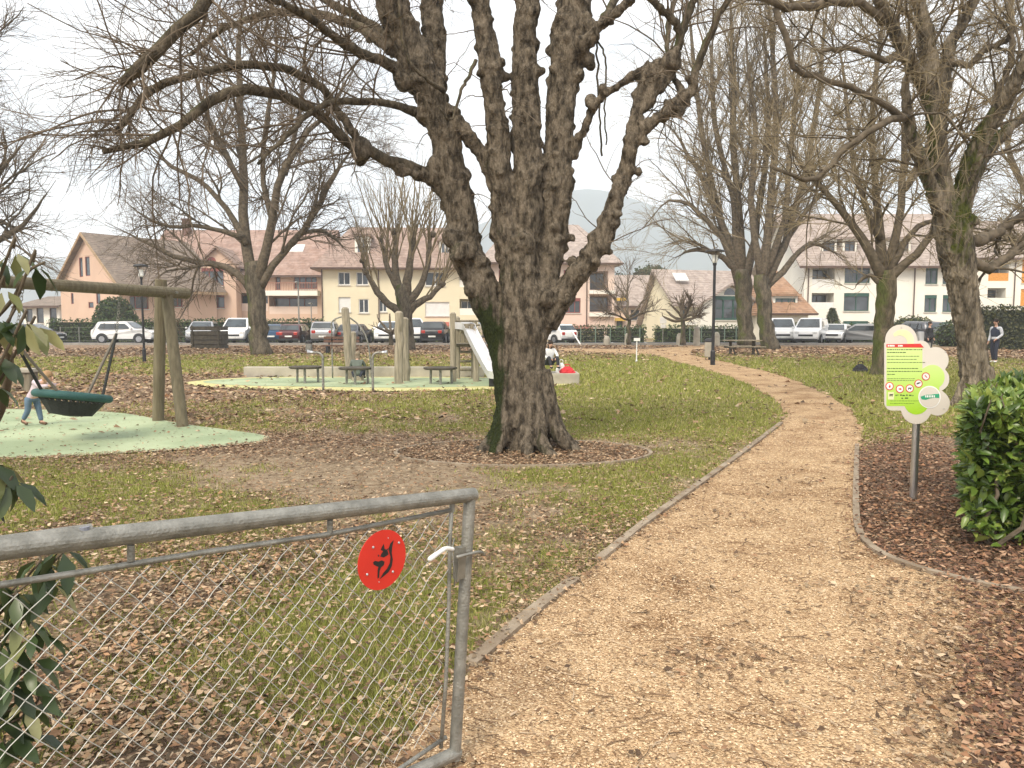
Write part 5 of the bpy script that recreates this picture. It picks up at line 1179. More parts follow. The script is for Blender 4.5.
# ------------------------------------------------------------ cars
M_TYRE = M_RUBBER; M_RIM = mat('alloy', (.4, .4, .41), .35, .8); M_CGLASS = mat('car_glass', (.04, .05, .055), .08, 0, .5, .8, spec=.9)
M_RED = mat('tail_lamp', (.42, .03, .02), .3); M_LAMP = mat('head_lamp', (.7, .7, .68), .2); M_PLATE = mat('number_plate', (.7, .7, .66), .5); M_TRIM = mat('dark_trim', (.025, .025, .027), .6)
def paint(name, c, metal=.3): return mat(name, c, .28, metal, .04, 1, coat=.5)
KIND = dict(
 suv=dict(L=4.55, W=1.85, H=1.66, prof=[(-2.2, .35), (-2.27, .75), (-2.2, 1.02), (-2.02, 1.14), (-1.78, 1.55), (-1.5, 1.63), (-.2, 1.66), (.35, 1.6), (1.0, 1.12), (1.9, 1.0), (2.2, .85), (2.28, .55), (2.2, .35)], belt=1.08, gl=[(-1.72, 1.12), (-1.52, 1.52), (.28, 1.53), (.82, 1.13)], wb=1.38, wr=.36),
 hatch=dict(L=4.05, W=1.74, H=1.47, prof=[(-1.95, .3), (-2.02, .6), (-1.98, .92), (-1.86, 1.0), (-1.55, 1.36), (-1.3, 1.44), (-.2, 1.47), (.25, 1.42), (.95, .98), (1.7, .86), (1.95, .7), (2.0, .45), (1.95, .3)], belt=.94, gl=[(-1.5, .98), (-1.32, 1.33), (.18, 1.35), (.76, .99)], wb=1.24, wr=.32),
 estate=dict(L=4.6, W=1.78, H=1.48, prof=[(-2.2, .3), (-2.28, .6), (-2.24, .95), (-2.12, 1.03), (-1.88, 1.38), (-1.6, 1.46), (-.1, 1.48), (.35, 1.42), (1.05, .98), (1.95, .85), (2.22, .7), (2.28, .45), (2.2, .3)], belt=.96, gl=[(-1.86, 1.0), (-1.66, 1.36), (.28, 1.36), (.86, 1.0)], wb=1.36, wr=.32),
 van=dict(L=4.75, W=1.9, H=1.92, prof=[(-2.3, .35), (-2.36, .7), (-2.34, 1.1), (-2.26, 1.8), (-2.1, 1.9), (0, 1.92), (.75, 1.84), (1.55, 1.18), (2.15, 1.02), (2.33, .8), (2.37, .5), (2.3, .35)], belt=1.12, gl=[(.15, 1.18), (.2, 1.72), (.7, 1.7), (1.3, 1.2)], wb=1.5, wr=.34))
def make_car(kind, pm, loc, rz, label, rack=False, front_glass=True):
    k = KIND[kind]; Wd = k['W']/2; H = k['H']; belt = k['belt']
    root = empty('parked_car' if kind != 'van' else 'parked_van', loc, rz, label, 'car' if kind != 'van' else 'van', 'vehicles in the car park')
    ca, sa = math.cos(rz), math.sin(rz)
    def fr(x, y, z): return (loc[0]+x*ca-y*sa, loc[1]+x*sa+y*ca, loc[2]+z)
    def wy(z, x=0):
        w = Wd if z < belt else Wd-(z-belt)/(H-belt)*Wd*.2
        if z < .45: w -= .04
        e = abs(x)/(k['L']/2); return w*(1-.10*max(0, e-.72)/.28)
    pr = smooth_line(k['prof'], 3); m = MB(); n = len(pr)
    fl = [1, .97, .86]  # three rings each side rounding the shoulders
    rings = []
    for s in (-1, 1):
        for f_, ins in ((1.0, .0), (.965, .05)) if s < 0 else ((.965, .05), (1.0, .0)):
            pass
    cz = .75
    lay = [(-1, .05, .90), (-1, .0, 1.0)]; seq = [(-1, .06), (-1, .0), (1, .0), (1, .06)]
    V = []
    for s, ins in seq:
        for x, z in pr:
            y = wy(z, x)*s*(1 if ins == 0 else 1.0); 
            if ins == 0: V.append(fr(x*.985, s*(wy(z, x)-.07) if False else y, cz+(z-cz)*.985))
            else: V.append(fr(x*.96, y*.97, cz+(z-cz)*.93))
    V2 = []
    for s, ins in [(-1, 0), (-1, 1), (1, 1), (1, 0)]:
        for x, z in pr:
            if ins == 0: V2.append(fr(x*.97, s*wy(z, x), cz+(z-cz)*.955))
            else: V2.append(fr(x, s*(wy(z, x)-.09), z))
    F = [(q*n+i, q*n+(i+1) % n, (q+1)*n+(i+1) % n, (q+1)*n+i) for q in range(3) for i in range(n)]
    F += [tuple(range(n)), tuple(range(4*n-1, 3*n-1, -1))]
    m.add(V2, F); m.build('body', pm, root)
    # glass: side windows, windscreen, rear window
    for s in (-1, 1):
        g = MB(); g.prism([fr(x*.97, s*(wy(z, x)+.006), cz+(z-cz)*.955) for x, z in k['gl']], np.array(fr(0, s*.012, 0))-np.array(fr(0, 0, 0)))
        o = g.build('side_window', M_CGLASS, root)
        if kind != 'van':
            for xx in (-.42, -1.2) if kind != 'hatch' else (-.42,): MB().prism([fr(xx-.04, s*(wy(belt)+.02), belt+.02), fr(xx+.04, s*(wy(belt)+.02), belt+.02), fr(xx+.04, s*(wy(H-.14)+.02), H-.14), fr(xx-.04, s*(wy(H-.14)+.02), H-.14)], np.array(fr(0, s*.006, 0))-np.array(fr(0, 0, 0))).build('pillar', M_TRIM, o)
        MB().bevbox((.72 if kind != 'van' else 1.25, s*(Wd+.02) if s > 0 else -Wd-.2, belt), (.88 if kind != 'van' else 1.45, Wd+.2 if s > 0 else -Wd-.02, belt+.15), .03, fr).build('mirror', pm, root)
    P = k['prof']
    def pane(pa, pb, nm, t0=.12, t1=.9):
        (xa, za), (xb, zb) = pa, pb; A = (xa+(xb-xa)*t0, za+(zb-za)*t0); B = (xa+(xb-xa)*t1, za+(zb-za)*t1)
        nx_, nz_ = (zb-za), -(xb-xa); ln = math.hypot(nx_, nz_); nx_, nz_ = nx_/ln, nz_/ln
        if nx_*np.sign(xa) < 0: nx_, nz_ = -nx_, -nz_
        o = .02; q = [fr(A[0]+nx_*o, -wy(A[1])+.12, A[1]+nz_*o), fr(A[0]+nx_*o, wy(A[1])-.12, A[1]+nz_*o), fr(B[0]+nx_*o, wy(B[1])-.13, B[1]+nz_*o), fr(B[0]+nx_*o, -wy(B[1])+.13, B[1]+nz_*o)]
        MB().prism(q, (0, 0, .012)).build(nm, M_CGLASS, root)
    ri = {'suv': (3, 4), 'hatch': (3, 4), 'estate': (3, 4), 'van': (2, 3)}[kind]; wi = {'suv': (8, 7), 'hatch': (8, 7), 'estate': (8, 7), 'van': (7, 6)}[kind]
    pane(P[ri[0]], P[ri[1]], 'rear_window', .05, .95); pane(P[wi[0]], P[wi[1]], 'windscreen', .05, .95)
    Lh = k['L']/2
    for s in (-1, 1):
        y0, y1 = sorted((s*(Wd-.16), s*(Wd-.50))); zz = belt-.28 if kind != 'van' else .9
        MB().bevbox((-Lh-.01, y0+.06, zz), (-Lh+.22, y1-.0, zz+.22), .03, fr).build('tail_light', M_RED, root)
        MB().bevbox((Lh-.32, y0+.02, belt-.36), (Lh-.02, y1, belt-.2), .03, fr).build('head_light', M_LAMP, root)
    MB().box((-Lh-.03, -.26, .52), (-Lh+.08, .26, .63), fr).build('number_plate', M_PLATE, root); MB().box((Lh-.08, -.26, .42), (Lh+.03, .26, .53), fr).build('number_plate', M_PLATE, root)
    MB().box((-Lh+.01, -Wd+.16, .27), (-Lh+.3, Wd-.16, .42), fr).box((Lh-.3, -Wd+.16, .27), (Lh-.0, Wd-.16, .40), fr).build('bumper', M_TRIM, root)
    MB().box((Lh-.2, -.5, .58), (Lh+.012, .5, .72), fr).build('grille', M_TRIM, root)
    r = k['wr']
    for x in (-k['wb'], k['wb']-.05):
        for s in (-1, 1):
            y0, y1 = s*(Wd-.2), s*(Wd+.015)
            w = MB().tube([fr(x, y0, r), fr(x, y0+s*.03, r), fr(x, y1-s*.03, r), fr(x, y1, r)], [r*.9, r, r, r*.92], 22).build('wheel', M_TYRE, root, smooth=False)
            rm_ = MB().tube([fr(x, y1-.01*s, r), fr(x, y1+s*.012, r)], [r*.62, r*.58], 16)
            rm_.build('rim', M_RIM, w)
            ar = MB(); ar.prism([fr(x+(r+.07)*math.cos(t), s*(Wd+.004), r+(r+.07)*math.sin(t)) for t in np.linspace(-.2, math.pi+.2, 16)], np.array(fr(0, -s*.05, 0))-np.array(fr(0, 0, 0))); ar.build('wheel_arch', M_TRIM, root)
    if rack:
        for s in (-1, 1): MB().box((-1.4, s*(Wd*.76)-.02, H+.01), (.1, s*(Wd*.76)+.02, H+.06), fr).build('roof_rail', M_TRIM, root)
    return root
PW = paint('white_car_paint', (.80, .79, .77), .0); PS = paint('silver_car_paint', (.42, .42, .42), .7); PB = paint('black_car_paint', (.02, .02, .024), .2)
PBL = paint('blue_car_paint', (.04, .09, .17), .4); PR = paint('maroon_car_paint', (.10, .03, .035), .4); PG = paint('grey_car_paint', (.13, .13, .14), .5)
hp2 = math.pi/2
def car_at(kind, pm, px, Y, rz, label, **kw): make_car(kind, pm, (hx(px, Y), Y, .012), rz, label, **kw)
car_at('suv', PW, 126, 57, .02, 'white sport utility car parked side on, beyond the black lamp post', rack=True)
car_at('hatch', PB, 34, 57, .0, 'dark car at the far left, partly behind the shrub leaves')
car_at('suv', PS, 203, 58, -hp2+.2, 'silver car mostly behind the dark timber box')
car_at('van', PW, 240, 57.6, -hp2+.1, 'white people carrier facing the park, left of the spreading tree trunk')
car_at('hatch', PBL, 272, 57, hp2+.25, 'blue hatchback half behind the spreading tree trunk')
car_at('hatch', PR, 296, 57.2, hp2, 'dark maroon hatchback seen from behind')
car_at('suv', PS, 326, 56.6, hp2+.12, 'light silver car seen from behind, beside the climbing posts', rack=True)
car_at('hatch', PG, 355, 57.4, hp2-.1, 'dark grey hatchback behind the upright climbing log')
car_at('suv', PW, 390, 57.6, -hp2, 'white car facing the park behind the pollard trunk')
car_at('van', PW, 410, 58.5, -hp2+.3, 'white van half behind the pollard tree trunk')
car_at('suv', PB, 435, 57, hp2, 'black car seen from behind, left of the slide tower')
car_at('hatch', PW, 553, 57, hp2+.6, 'white hatchback just right of the knobbly trunk')
car_at('van', PW, 782, 58.5, -hp2-.3, 'white panel van close behind the right lime trunk')
car_at('van', PW, 812, 56.8, -hp2-.55, 'big white van standing nearest, right of the lime trees')
car_at('hatch', PW, 837, 58.5, -hp2-.6, 'small white car between the white van and the silver estate')
car_at('estate', PS, 862, 57, math.pi/2+.9, 'silver estate car left of the grey tree behind the sign')
car_at('suv', PG, 916, 56, math.pi/2+.2, 'dark grey car behind the top of the green sign')
car_at('hatch', PW, 958, 60, .2, 'white car mostly behind the furrowed trunk')

# ------------------------------------------------------------ street lamps and small poles
def lamp(px, Y, ytop, label, r=.055, wide=.42):
    x = hx(px, Y); H = hz(ytop, Y); rt = empty('street_lamp', (x, Y, 0), 0, label, 'street lamp', 'park lamps')
    MB().lathe((x, Y, 0), [(r*1.5, 0), (r*1.5, .5), (r, .56), (r*.85, H-.6), (r*1.2, H-.58), (r*1.2, H-.5)], 12).build('pole', M_DARKMET, rt)
    MB().lathe((x, Y, H-.5), [(.07, 0), (.10, .05), (wide*.30, .2), (wide*.34, .28)], 12).build('lamp_glass', M_CLEAR, rt)
    MB().lathe((x, Y, H-.1), [(wide, .0), (wide*.95, .05), (.1, .1)], 18).build('lamp_shade', M_DARKMET, rt)
    m = MB()
    for k in range(3): a = k*2.09+.4; m.cyl((x+.07*math.cos(a), Y+.07*math.sin(a), H-.5), (x+wide*.85*math.cos(a), Y+wide*.85*math.sin(a), H-.095), .012, 5)
    m.build('lamp_arm', M_DARKMET, rt)
lamp(143, 30, 264, 'black park lamp with V shaped head, in front of the white sport utility car', .045, .28)
lamp(713.5, 28, 249, 'black park lamp with flat round shade beside the path', .06, .36)
def pole(name, px, Y, ytop, label, r, m_, cat, extra=None):
    x = hx(px, Y); H = hz(ytop, Y); rt = empty(name, (x, Y, 0), 0, label, cat); MB().lathe((x, Y, 0), [(r*1.6, 0), (r*1.6, .08), (r, .1), (r*.8, H)], 10).build('pole', m_, rt); return rt, x, H
rt, x, H = pole('street_lamp', 299, 60.6, 283, 'tall thin grey street lamp behind the maroon hatchback', .07, M_GALV, 'street lamp')
MB().bevbox((x-.1, 59.9, H-.02), (x+.1, 60.7, H+.08), .03).build('lamp_head', M_GALV, rt)
rt, x, H = pole('street_lamp', 311.5, 60.7, 304, 'shorter thin grey lamp between the maroon hatchback and the light silver car', .05, M_GALV, 'street lamp')
MB().bevbox((x-.1, 60.2, H-.02), (x+.1, 60.8, H+.08), .03).build('lamp_head', M_GALV, rt)
rt, x, H = pole('sign_post', 663, 53, 320, 'white double traffic sign on a grey post, left of the low pruned tree', .035, M_GALV, 'sign')
MB().bevbox((x-.22, 52.9, H-.25), (x+.22, 52.94, H+.2), .01).build('sign_plate', M_WHITE, rt); MB().bevbox((x-.18, 52.9, H-.55), (x+.18, 52.94, H-.3), .01).build('sign_plate', M_WHITE, rt)
rt, x, H = pole('marker_post', 637, 30, 338, 'thin white marker post in the grass left of the far path bend', .025, M_WHITE, 'post')
MB().box((x-.12, 29.95, H-.12), (x+.12, 29.99, H)).build('plate', M_WHITE, rt)
for px, Y, yt, lb in [(628, 53, 333, 'pale stone bollard under the young twiggy tree'), (680, 51, 333, 'pale stone bollard under the low pruned tree'), (697, 52, 326, 'tallest pale bollard, right of the low pruned tree'), (717, 52, 332, 'pale stone bollard just behind the black park lamp'), (607, 53, 336, 'low pale boulder like bollard by the olive hedge')]:
    x = hx(px, Y); H = hz(yt, Y); b_ = MB().lathe((x, Y, 0), [(.24, -.05), (.22, H*.7), (.17, H*.9), (.08, H)], 12).build('bollard', M_CONC, smooth=False); tag(b_, lb, 'bollard', 'bollards at the car park')
st_ = empty('wooden_stake', (hx(576, 58), 58, 0), 0, 'pale leaning stake in front of the olive hedge', 'stake'); MB().cyl((hx(581, 53.6), 53.6, 0), (hx(570, 56), 56, hz(328, 56)), .05, 8).build('stake', M_WHITE, st_)
# litter bin by the right lamp
def bin_(px, Y, yt, label, m_, r):
    x = hx(px, Y); H = hz(yt, Y); rt = empty('litter_bin', (x, Y, 0), 0, label, 'litter bin', 'park litter bins')
    MB().lathe((x, Y, .12), [(r*.9, 0), (r, .03), (r, H-.28), (r*.96, H-.26)], 16).build('body', m_, rt); MB().lathe((x, Y, H-.17), [(r*1.05, 0), (r*1.05, .06), (r*.7, .15), (.02, .17)], 16).build('lid', M_DARKMET, rt)
    MB().cyl((x, Y+.02, 0), (x, Y+.02, .14), .04, 8).build('foot', M_DARKMET, rt)
bin_(710, 32, 338, 'pale litter bin with black lid behind the black park lamp', M_CONC, .2)
bin_(308.5, 38, 340, 'light grey litter bin near the far brown bench', M_GALV, .17)
# dark slatted timber box
x0, x1, Y = hx(190, 45), hx(220, 45), 45.; H = hz(326, 45); rt = empty('timber_box', ((x0+x1)/2, Y, 0), 0, 'dark slatted timber compost box left of the spreading tree', 'box')
for k in range(5):
    z = H*k/5; m = MB(); 
    for (a, b_) in (((x0, Y, z+.02), (x1, Y+.05, z+H/5-.03)), ((x0, Y+1.2, z+.02), (x1, Y+1.25, z+H/5-.03)), ((x0, Y+.052, z+.02), (x0+.05, Y+1.198, z+H/5-.03)), ((x1-.05, Y+.052, z+.02), (x1, Y+1.198, z+H/5-.03))): m.box(a, b_)
    m.build('board', M_WOODDK, rt)
for xx in (x0+.08, x1-.16): MB().box((xx, Y-.05, 0), (xx+.08, Y-.002, H+.03)).build('post', M_WOODDK, rt)
MB().box((x0+.06, Y+.06, 0), (x1-.06, Y+1.19, H*.75)).build('compost', mat('compost', (.05, .035, .02), .95), rt)
# far bench (brown) and right picnic bench, left stone bench
def bench(px0, px1, Y, ytop, label, wood, leg, back=True, rows=4):
    x0, x1 = hx(px0, Y), hx(px1, Y); H = hz(ytop, Y); rt = empty('park_bench', ((x0+x1)/2, Y, 0), 0, label, 'bench'); s = .45
    for k in range(rows-1): MB().box((x0, Y+.14*k, s-.05), (x1, Y+.14*k+.12, s)).build('seat_board', wood, rt)
    if back:
        for k in range(2): z = s+.12+k*.17; MB().box((x0, Y+.46+.03*k, z), (x1, Y+.49+.03*k, z+.13)).build('back_board', wood, rt)
    for xx in (x0+.2, x1-.35):
        m = MB().box((xx, Y+.02, 0), (xx+.12, Y+.40, s-.055)); 
        if back: m.box((xx+.02, Y+.50, 0), (xx+.10, Y+.56, s+.4))
        m.build('leg', leg, rt)
bench(321, 357, 38, 346, 'far brown park bench in front of the silver and grey cars', mat('brown_board', (.13, .065, .04), .7), M_DARKMET)
# picnic table with benches
Y = 36.; x0, x1 = hx(727, Y), hx(763, Y); rt = empty('picnic_table', ((x0+x1)/2, Y, 0), 0, 'weathered wooden picnic table with attached benches under the lime trees', 'picnic table')
for k in range(5): MB().box((x0, Y+.15*k, .70), (x1, Y+.15*k+.135, .745)).build('table_board', M_WOODOLD, rt)
for yy in (-.55, 1.1): MB().box((x0+.0, Y+yy, .42), (x1, Y+yy+.26, .46)).build('bench_board', M_WOODOLD, rt)
for xx in (x0+.25, x1-.35): MB().box((xx, Y-.5, .34), (xx+.09, Y+1.3, .418)).box((xx, Y+.28, 0), (xx+.09, Y+.46, .697)).prism([(xx+.09, Y-.35, 0), (xx+.09, Y-.25, 0), (xx+.09, Y+.2, .34), (xx+.09, Y+.1, .34)], (.06, 0, 0)).build('trestle', M_WOODDK, rt)
# concrete bench at the left edge
Y = 17.; rt = empty('park_bench', (hx(-10, Y), Y, 0), 0, 'pale concrete bench at the left edge behind the shrub', 'bench'); zt_ = hz(369, Y)
MB().bevbox((hx(-60, Y), Y, zt_-.09), (hx(27, Y), Y+.45, zt_), .02).build('seat', M_CONC, rt)
for px in (-45, 17): MB().bevbox((hx(px, Y), Y+.05, -.05), (hx(px+8, Y), Y+.4, zt_-.093), .02).build('leg', M_WOODOLD, rt)

# ------------------------------------------------------------ the playground
def wall_obj(px0, px1, Y, ytop, label, dep=.3):
    rt = MB().bevbox((hx(px0, Y), Y, -.05), (hx(px1, Y), Y+dep, hz(ytop, Y)), .02).build('low_wall', M_CONC); tag(rt, label, 'low wall')
wall_obj(242, 484, 21.8, 367, 'long low concrete wall behind the green play floor')
wall_obj(549, 580, 19.3, 373.5, 'short concrete block carrying the white and red bags', 1.0)
M_LOG = mat('pale_log', (.20, .175, .125), .85, 0, .2, 5, .5, 40, stretch=(4, 4, .5), col2=(.36, .31, .23))
def log(px0, y0, px1, y1, Y, r, label, name='climbing_post', dyt=0, group='upright logs of the climbing course'):
    a = gp(px0, y0); a = at(px0, y0, Y); b_ = at(px1, y1, Y+dyt); a[2] = -.1
    P = np.linspace(a, b_, 9); P[1:-1, 0] += np.random.default_rng(int(px0)).normal(0, .012, 7)
    m = MB().tube(np.concatenate([P, [b_+np.array([0, 0, .05])]]), [r]*8+[r*.97, r*.55], 12).build(name, M_LOG, smooth=False); return tag(m, label, 'post', group)
log(350, 378, 345, 309, 21, .11, 'tall leaning log just left of the seated person')
log(354, 372, 353, 333, 22.5, .09, 'short log between the two tall ones, behind the seated person')
log(399, 382, 399, 313, 19.3, .11, 'tall pale log directly in front of the pollard tree, front one of a pair')
log(405, 379, 404, 319, 20.2, .13, 'thicker pale log touching the front one, slightly lower')
# bent pipe arch behind the logs
x0, x1, Y = hx(329, 21), hx(366, 21), 21.3
m = MB(); P = [(x0, Y, -.05), (x0, Y, hz(333, Y)), (hx(332, Y), Y, hz(322, Y)), (hx(341, Y), Y, hz(317, Y)), (hx(350, Y), Y, hz(318, Y)), (hx(361, Y), Y, hz(328, Y)), (hx(368, Y), Y, hz(345, Y)), (hx(371, Y), Y, -.05)]
tag(m.tube(smooth_line(P, 5), .022, 8).build('climbing_arch', M_GALV, smooth=True), 'thin bent steel climbing arch around the tall leaning log', 'climbing arch')
# tables on legs
def ptable(px, Y, label, w=.86):
    x = hx(px, Y); rt = empty('play_table', (x, Y, 0), 0, label, 'play table', 'low round play tables'); zt_ = .44
    MB().lathe((x, Y, zt_-.06), [(w*.46, 0), (w*.5, .02), (w*.5, .05), (w*.47, .06)], 20).build('table_top', M_WOODDK, rt)
    for k, (dx, dy) in enumerate(((-.25, .1), (.02, -.2), (.27, .12))): MB().tube([(x+dx*1.05, Y+dy, -.03), (x+dx, Y+dy, zt_-.062)], .032, 8).build('leg', M_GALV, rt)
ptable(305, 19.6, 'dark low play table on thin legs, left one beside the left speaking tube'); ptable(355, 19.2, 'dark low play table with a person sitting behind it'); ptable(440, 19.2, 'dark low play table standing beside the slide tower')
def tube_(px, Y, sgn, label):
    x = hx(px, Y); rt = empty('speaking_tube', (x, Y, 0), 0, label, 'speaking tube', 'bent steel speaking tubes'); H = hz(352.5, Y)
    P = smooth_line([(x, Y, -.05), (x, Y, H-.22), (x, Y, H-.12), (x+sgn*.05, Y, H-.03), (x+sgn*.14, Y, H), (x+sgn*.24, Y, H+.0)], 5); MB().tube(P, .028, 10).build('pipe', M_GALV, rt, smooth=True)
    MB().tube([(x+sgn*.22, Y, H), (x+sgn*.27, Y, H), (x+sgn*.34, Y-.01, H-.0)], [.035, .04, .062], 12).build('funnel', M_STEEL, rt)
tube_(322, 17.2, -1, 'bent steel speaking tube whose funnel points left'); tube_(372, 17.2, 1, 'bent steel speaking tube whose funnel points right')
# slide tower
Y = 20.; rt = empty('slide', (hx(465, Y), Y, 0), 0, 'wooden tower with shiny steel slide, half behind the knobbly trunk', 'slide')
zp = hz(344, Y)
for px, yt, yy in ((453, 314, 0), (474, 322, 1.1), (457, 318, 1.1), (476, 330, 0)):
    x = hx(px, Y+yy); MB().tube([(x, Y+yy, -.05), (x, Y+yy, hz(yt, Y+yy)), (x, Y+yy, hz(yt, Y+yy)+.04)], [.085, .085, .05], 10).build('post', M_LOG, rt)
MB().box((hx(454, Y), Y+.1, zp-.08), (hx(477, Y), Y+1.1, zp)).build('platform', M_WOODOLD, rt)
m = MB()
for k in range(4): m.box((hx(456, Y)+.12*k, Y-.06, zp+.02), (hx(456, Y)+.12*k+.105, Y-.03, hz(324, Y)))
m.build('side_panel', M_WOODOLD, rt)
for yy in (325, 321): MB().cyl((hx(452, Y), Y+.02, hz(yy, Y)), (hx(480, Y), Y+.02, hz(yy, Y)), .03, 8).build('rail', M_WOODOLD, rt)
for yy in (352, 361.5, 370): MB().cyl((hx(453, Y+1), Y+1.1, hz(yy, Y+1)), (hx(476, Y+1), Y+1.1, hz(yy, Y+1)), .035, 8).build('rung', M_WOODOLD, rt)
a = np.array([hx(468, Y), Y-.1, hz(328.5, Y)]); b_ = np.array([hx(496, Y-1.2), Y-1.6, .25])
prof = smooth_line([a+(-.35, .3, .02), a, a+(b_-a)*.12+(0, 0, .0), a+(b_-a)*.5+(0, 0, -.06), a+(b_-a)*.88+(0, 0, -.08), b_+(.0, 0, 0), b_+(.3, -.3, -.01)], 5)
sdv = np.array([.72, .55, 0]); sdv = np.array([.42, .40, 0])/math.hypot(.42, .40)*.19; n = len(prof); V = []
for q, h in ((-1.0, .14), (-.98, 0), (.98, 0), (1.0, .14), (1.06, .15), (1.04, -.03), (-1.04, -.03), (-1.06, .15)): V += [tuple(p+sdv*q+np.array([0, 0, h])) for p in prof]
F = [(k*n+i, k*n+i+1, ((k+1) % 8)*n+i+1, ((k+1) % 8)*n+i) for k in range(8) for i in range(n-1)]
MB().add(V, F).build('chute', mat('slide_steel', (.72, .72, .73), .3, .6, .06, 6), rt, smooth=False)
MB().box((hx(489, 18.6), 18.4, 0), (hx(494, 18.6), 18.6, .24)).build('foot', M_DARKMET, rt)

# ---- nest swing
M_BEAM = mat('round_timber', (.12, .10, .06), .85, 0, .25, 4, .6, 30, stretch=(5, 5, .5), col2=(.19, .16, .10), detail=8)
zb_ = 2.03; P1 = np.array([hx(188, 12.25), 12.25, zb_-.01]); dB = unit(np.array([P1[0]-hx(0, 8.7), 12.25-8.7, 0]))
P0 = P1-dB*6.6; c0 = (P0+P1)/2
sroot = empty('swing_frame', (c0[0], c0[1], 0), 0, 'round timber swing frame with A shaped posts, over the left green play floor', 'swing frame')
MB().tube([P0, P0+.01*dB, P1-.02*dB, P1], [.052, .058, .088, .075], 14).build('beam', M_BEAM, sroot, smooth=False)
def leg(a, b_, nm='post', r=.088): 
    P = np.linspace(a, b_, 7); u = unit(np.array(b_)-np.array(a)); MB().tube(np.concatenate([P, [np.array(b_)+u*.012]]), [r]*7+[r*.82], 14).build(nm, M_BEAM, sroot)
leg(gp(158, 421)-(0, 0, .05), at(161, 280, 11.9)); leg(gp(183, 427)-(0, 0, .05), at(167, 296, 11.75), r=.084)
c1 = P0+dB*.5; leg((c1[0]-.75, c1[1]+.1, -.05), (c1[0]-.12, c1[1]+.02, 2.1)); leg((c1[0]+.75, c1[1]-.1, -.05), (c1[0]+.10, c1[1]-.02, 2.0))
MB().cyl(P1-dB*.35+(.1, -.1, .0), P1-dB*.35+(-.2, .1, 0), .02, 8).build('bolt', M_GALV, sroot)
# basket
bc = at(73, 396, 9.9); nroot = empty('nest_swing', (bc[0], bc[1], bc[2]), 0, 'green rimmed nest swing with black net, hanging from the timber beam', 'swing')
M_RIMG = mat('green_rope_rim', (.022, .085, .078), .7, 0, .15, 8, .3, 60); M_ROPE = mat('black_rope', (.02, .022, .02), .8, 0, .3, 40, .3, 120)
Rb = .42; tilt = Matrix.Rotation(rad(5), 3, 'Y') @ Matrix.Rotation(rad(-9), 3, 'X')
def bp_(x, y, z): v = tilt @ Vector((x, y, z)); return (bc[0]+v.x, bc[1]+v.y, bc[2]+v.z)
an = np.linspace(0, 2*np.pi, 48, endpoint=False)
MB().tube([bp_(Rb*math.cos(a), Rb*math.sin(a), 0) for a in an], .052, 12, closed=True).build('rim', M_RIMG, nroot, smooth=True)
m = MB()
for k in range(28):
    a = 2*math.pi*k/28; m.tube([bp_(r_*math.cos(a+tw_), r_*math.sin(a+tw_), -.26*(1-(r_/Rb)**2)) for r_, tw_ in ((Rb, 0), (.36, .1), (.27, .2), (.18, .3), (.06, .4))], .011, 5)
    m.tube([bp_(r_*math.cos(a-tw_), r_*math.sin(a-tw_), -.262*(1-(r_/Rb)**2)) for r_, tw_ in ((Rb, 0), (.36, .1), (.27, .2), (.18, .3), (.06, .4))], .011, 5)
for rr_ in (.38, .33, .27, .18, .09): m.tube([bp_(rr_*math.cos(a), rr_*math.sin(a), -.265*(1-(rr_/Rb)**2)) for a in an[::2]], .012, 5, closed=True)
m.build('net', M_ROPE, nroot)
m = MB(); m.add([bp_(.0, 0, -.27)]+[bp_(.37*math.cos(a), .37*math.sin(a), -.285*(1-(.37/Rb)**2)-.012) for a in an[::3]]+[bp_(.25*math.cos(a), .25*math.sin(a), -.245) for a in an[::3]], [(1+i, 1+(i+1) % 16, 17+(i+1) % 16, 17+i) for i in range(16)]+[(0, 17+i, 17+(i+1) % 16) for i in range(16)])
m.build('mat', M_ROPE, nroot)
for sgn in (1, -1):
    apx = np.array(bc)+dB*sgn*.83+(0.03, 0, .80) if sgn > 0 else np.array(bc)+dB*sgn*.85+(-.02, 0, .72)
    hang = apx.copy(); t_ = (hang[:2]-P1[:2]) @ dB[:2]; pB = P1+dB*t_; pB[2] = zb_-.08
    for q in (-1, 1):
        aa = math.atan2(dB[1]*sgn, dB[0]*sgn)+q*.28; MB().cyl(bp_(Rb*math.cos(aa), Rb*math.sin(aa), .03), apx, .019, 8).build('rope', M_ROPE if q < 0 else mat('grey_rope', (.16, .14, .11), .8), nroot)
    m = MB(); nl = 14
    for k in range(nl):
        c_ = apx+(pB-apx)*((k+.5)/nl); ln = np.linalg.norm(pB-apx)/nl*.62; ax = np.array([.016, 0, 0]) if k % 2 else np.array([0, .016, 0])
        m.tube([c_+np.array([0, 0, ln])*math.cos(t)+ax*math.sin(t) for t in np.linspace(0, 2*math.pi, 10, endpoint=False)], .005, 5, closed=True)
    m.build('chain', M_GALV, nroot)
    MB().tube([pB+(0, 0, -.02), pB+(.03, 0, .05), pB+(0, 0, .12)], .012, 6).build('hook', M_GALV, nroot)

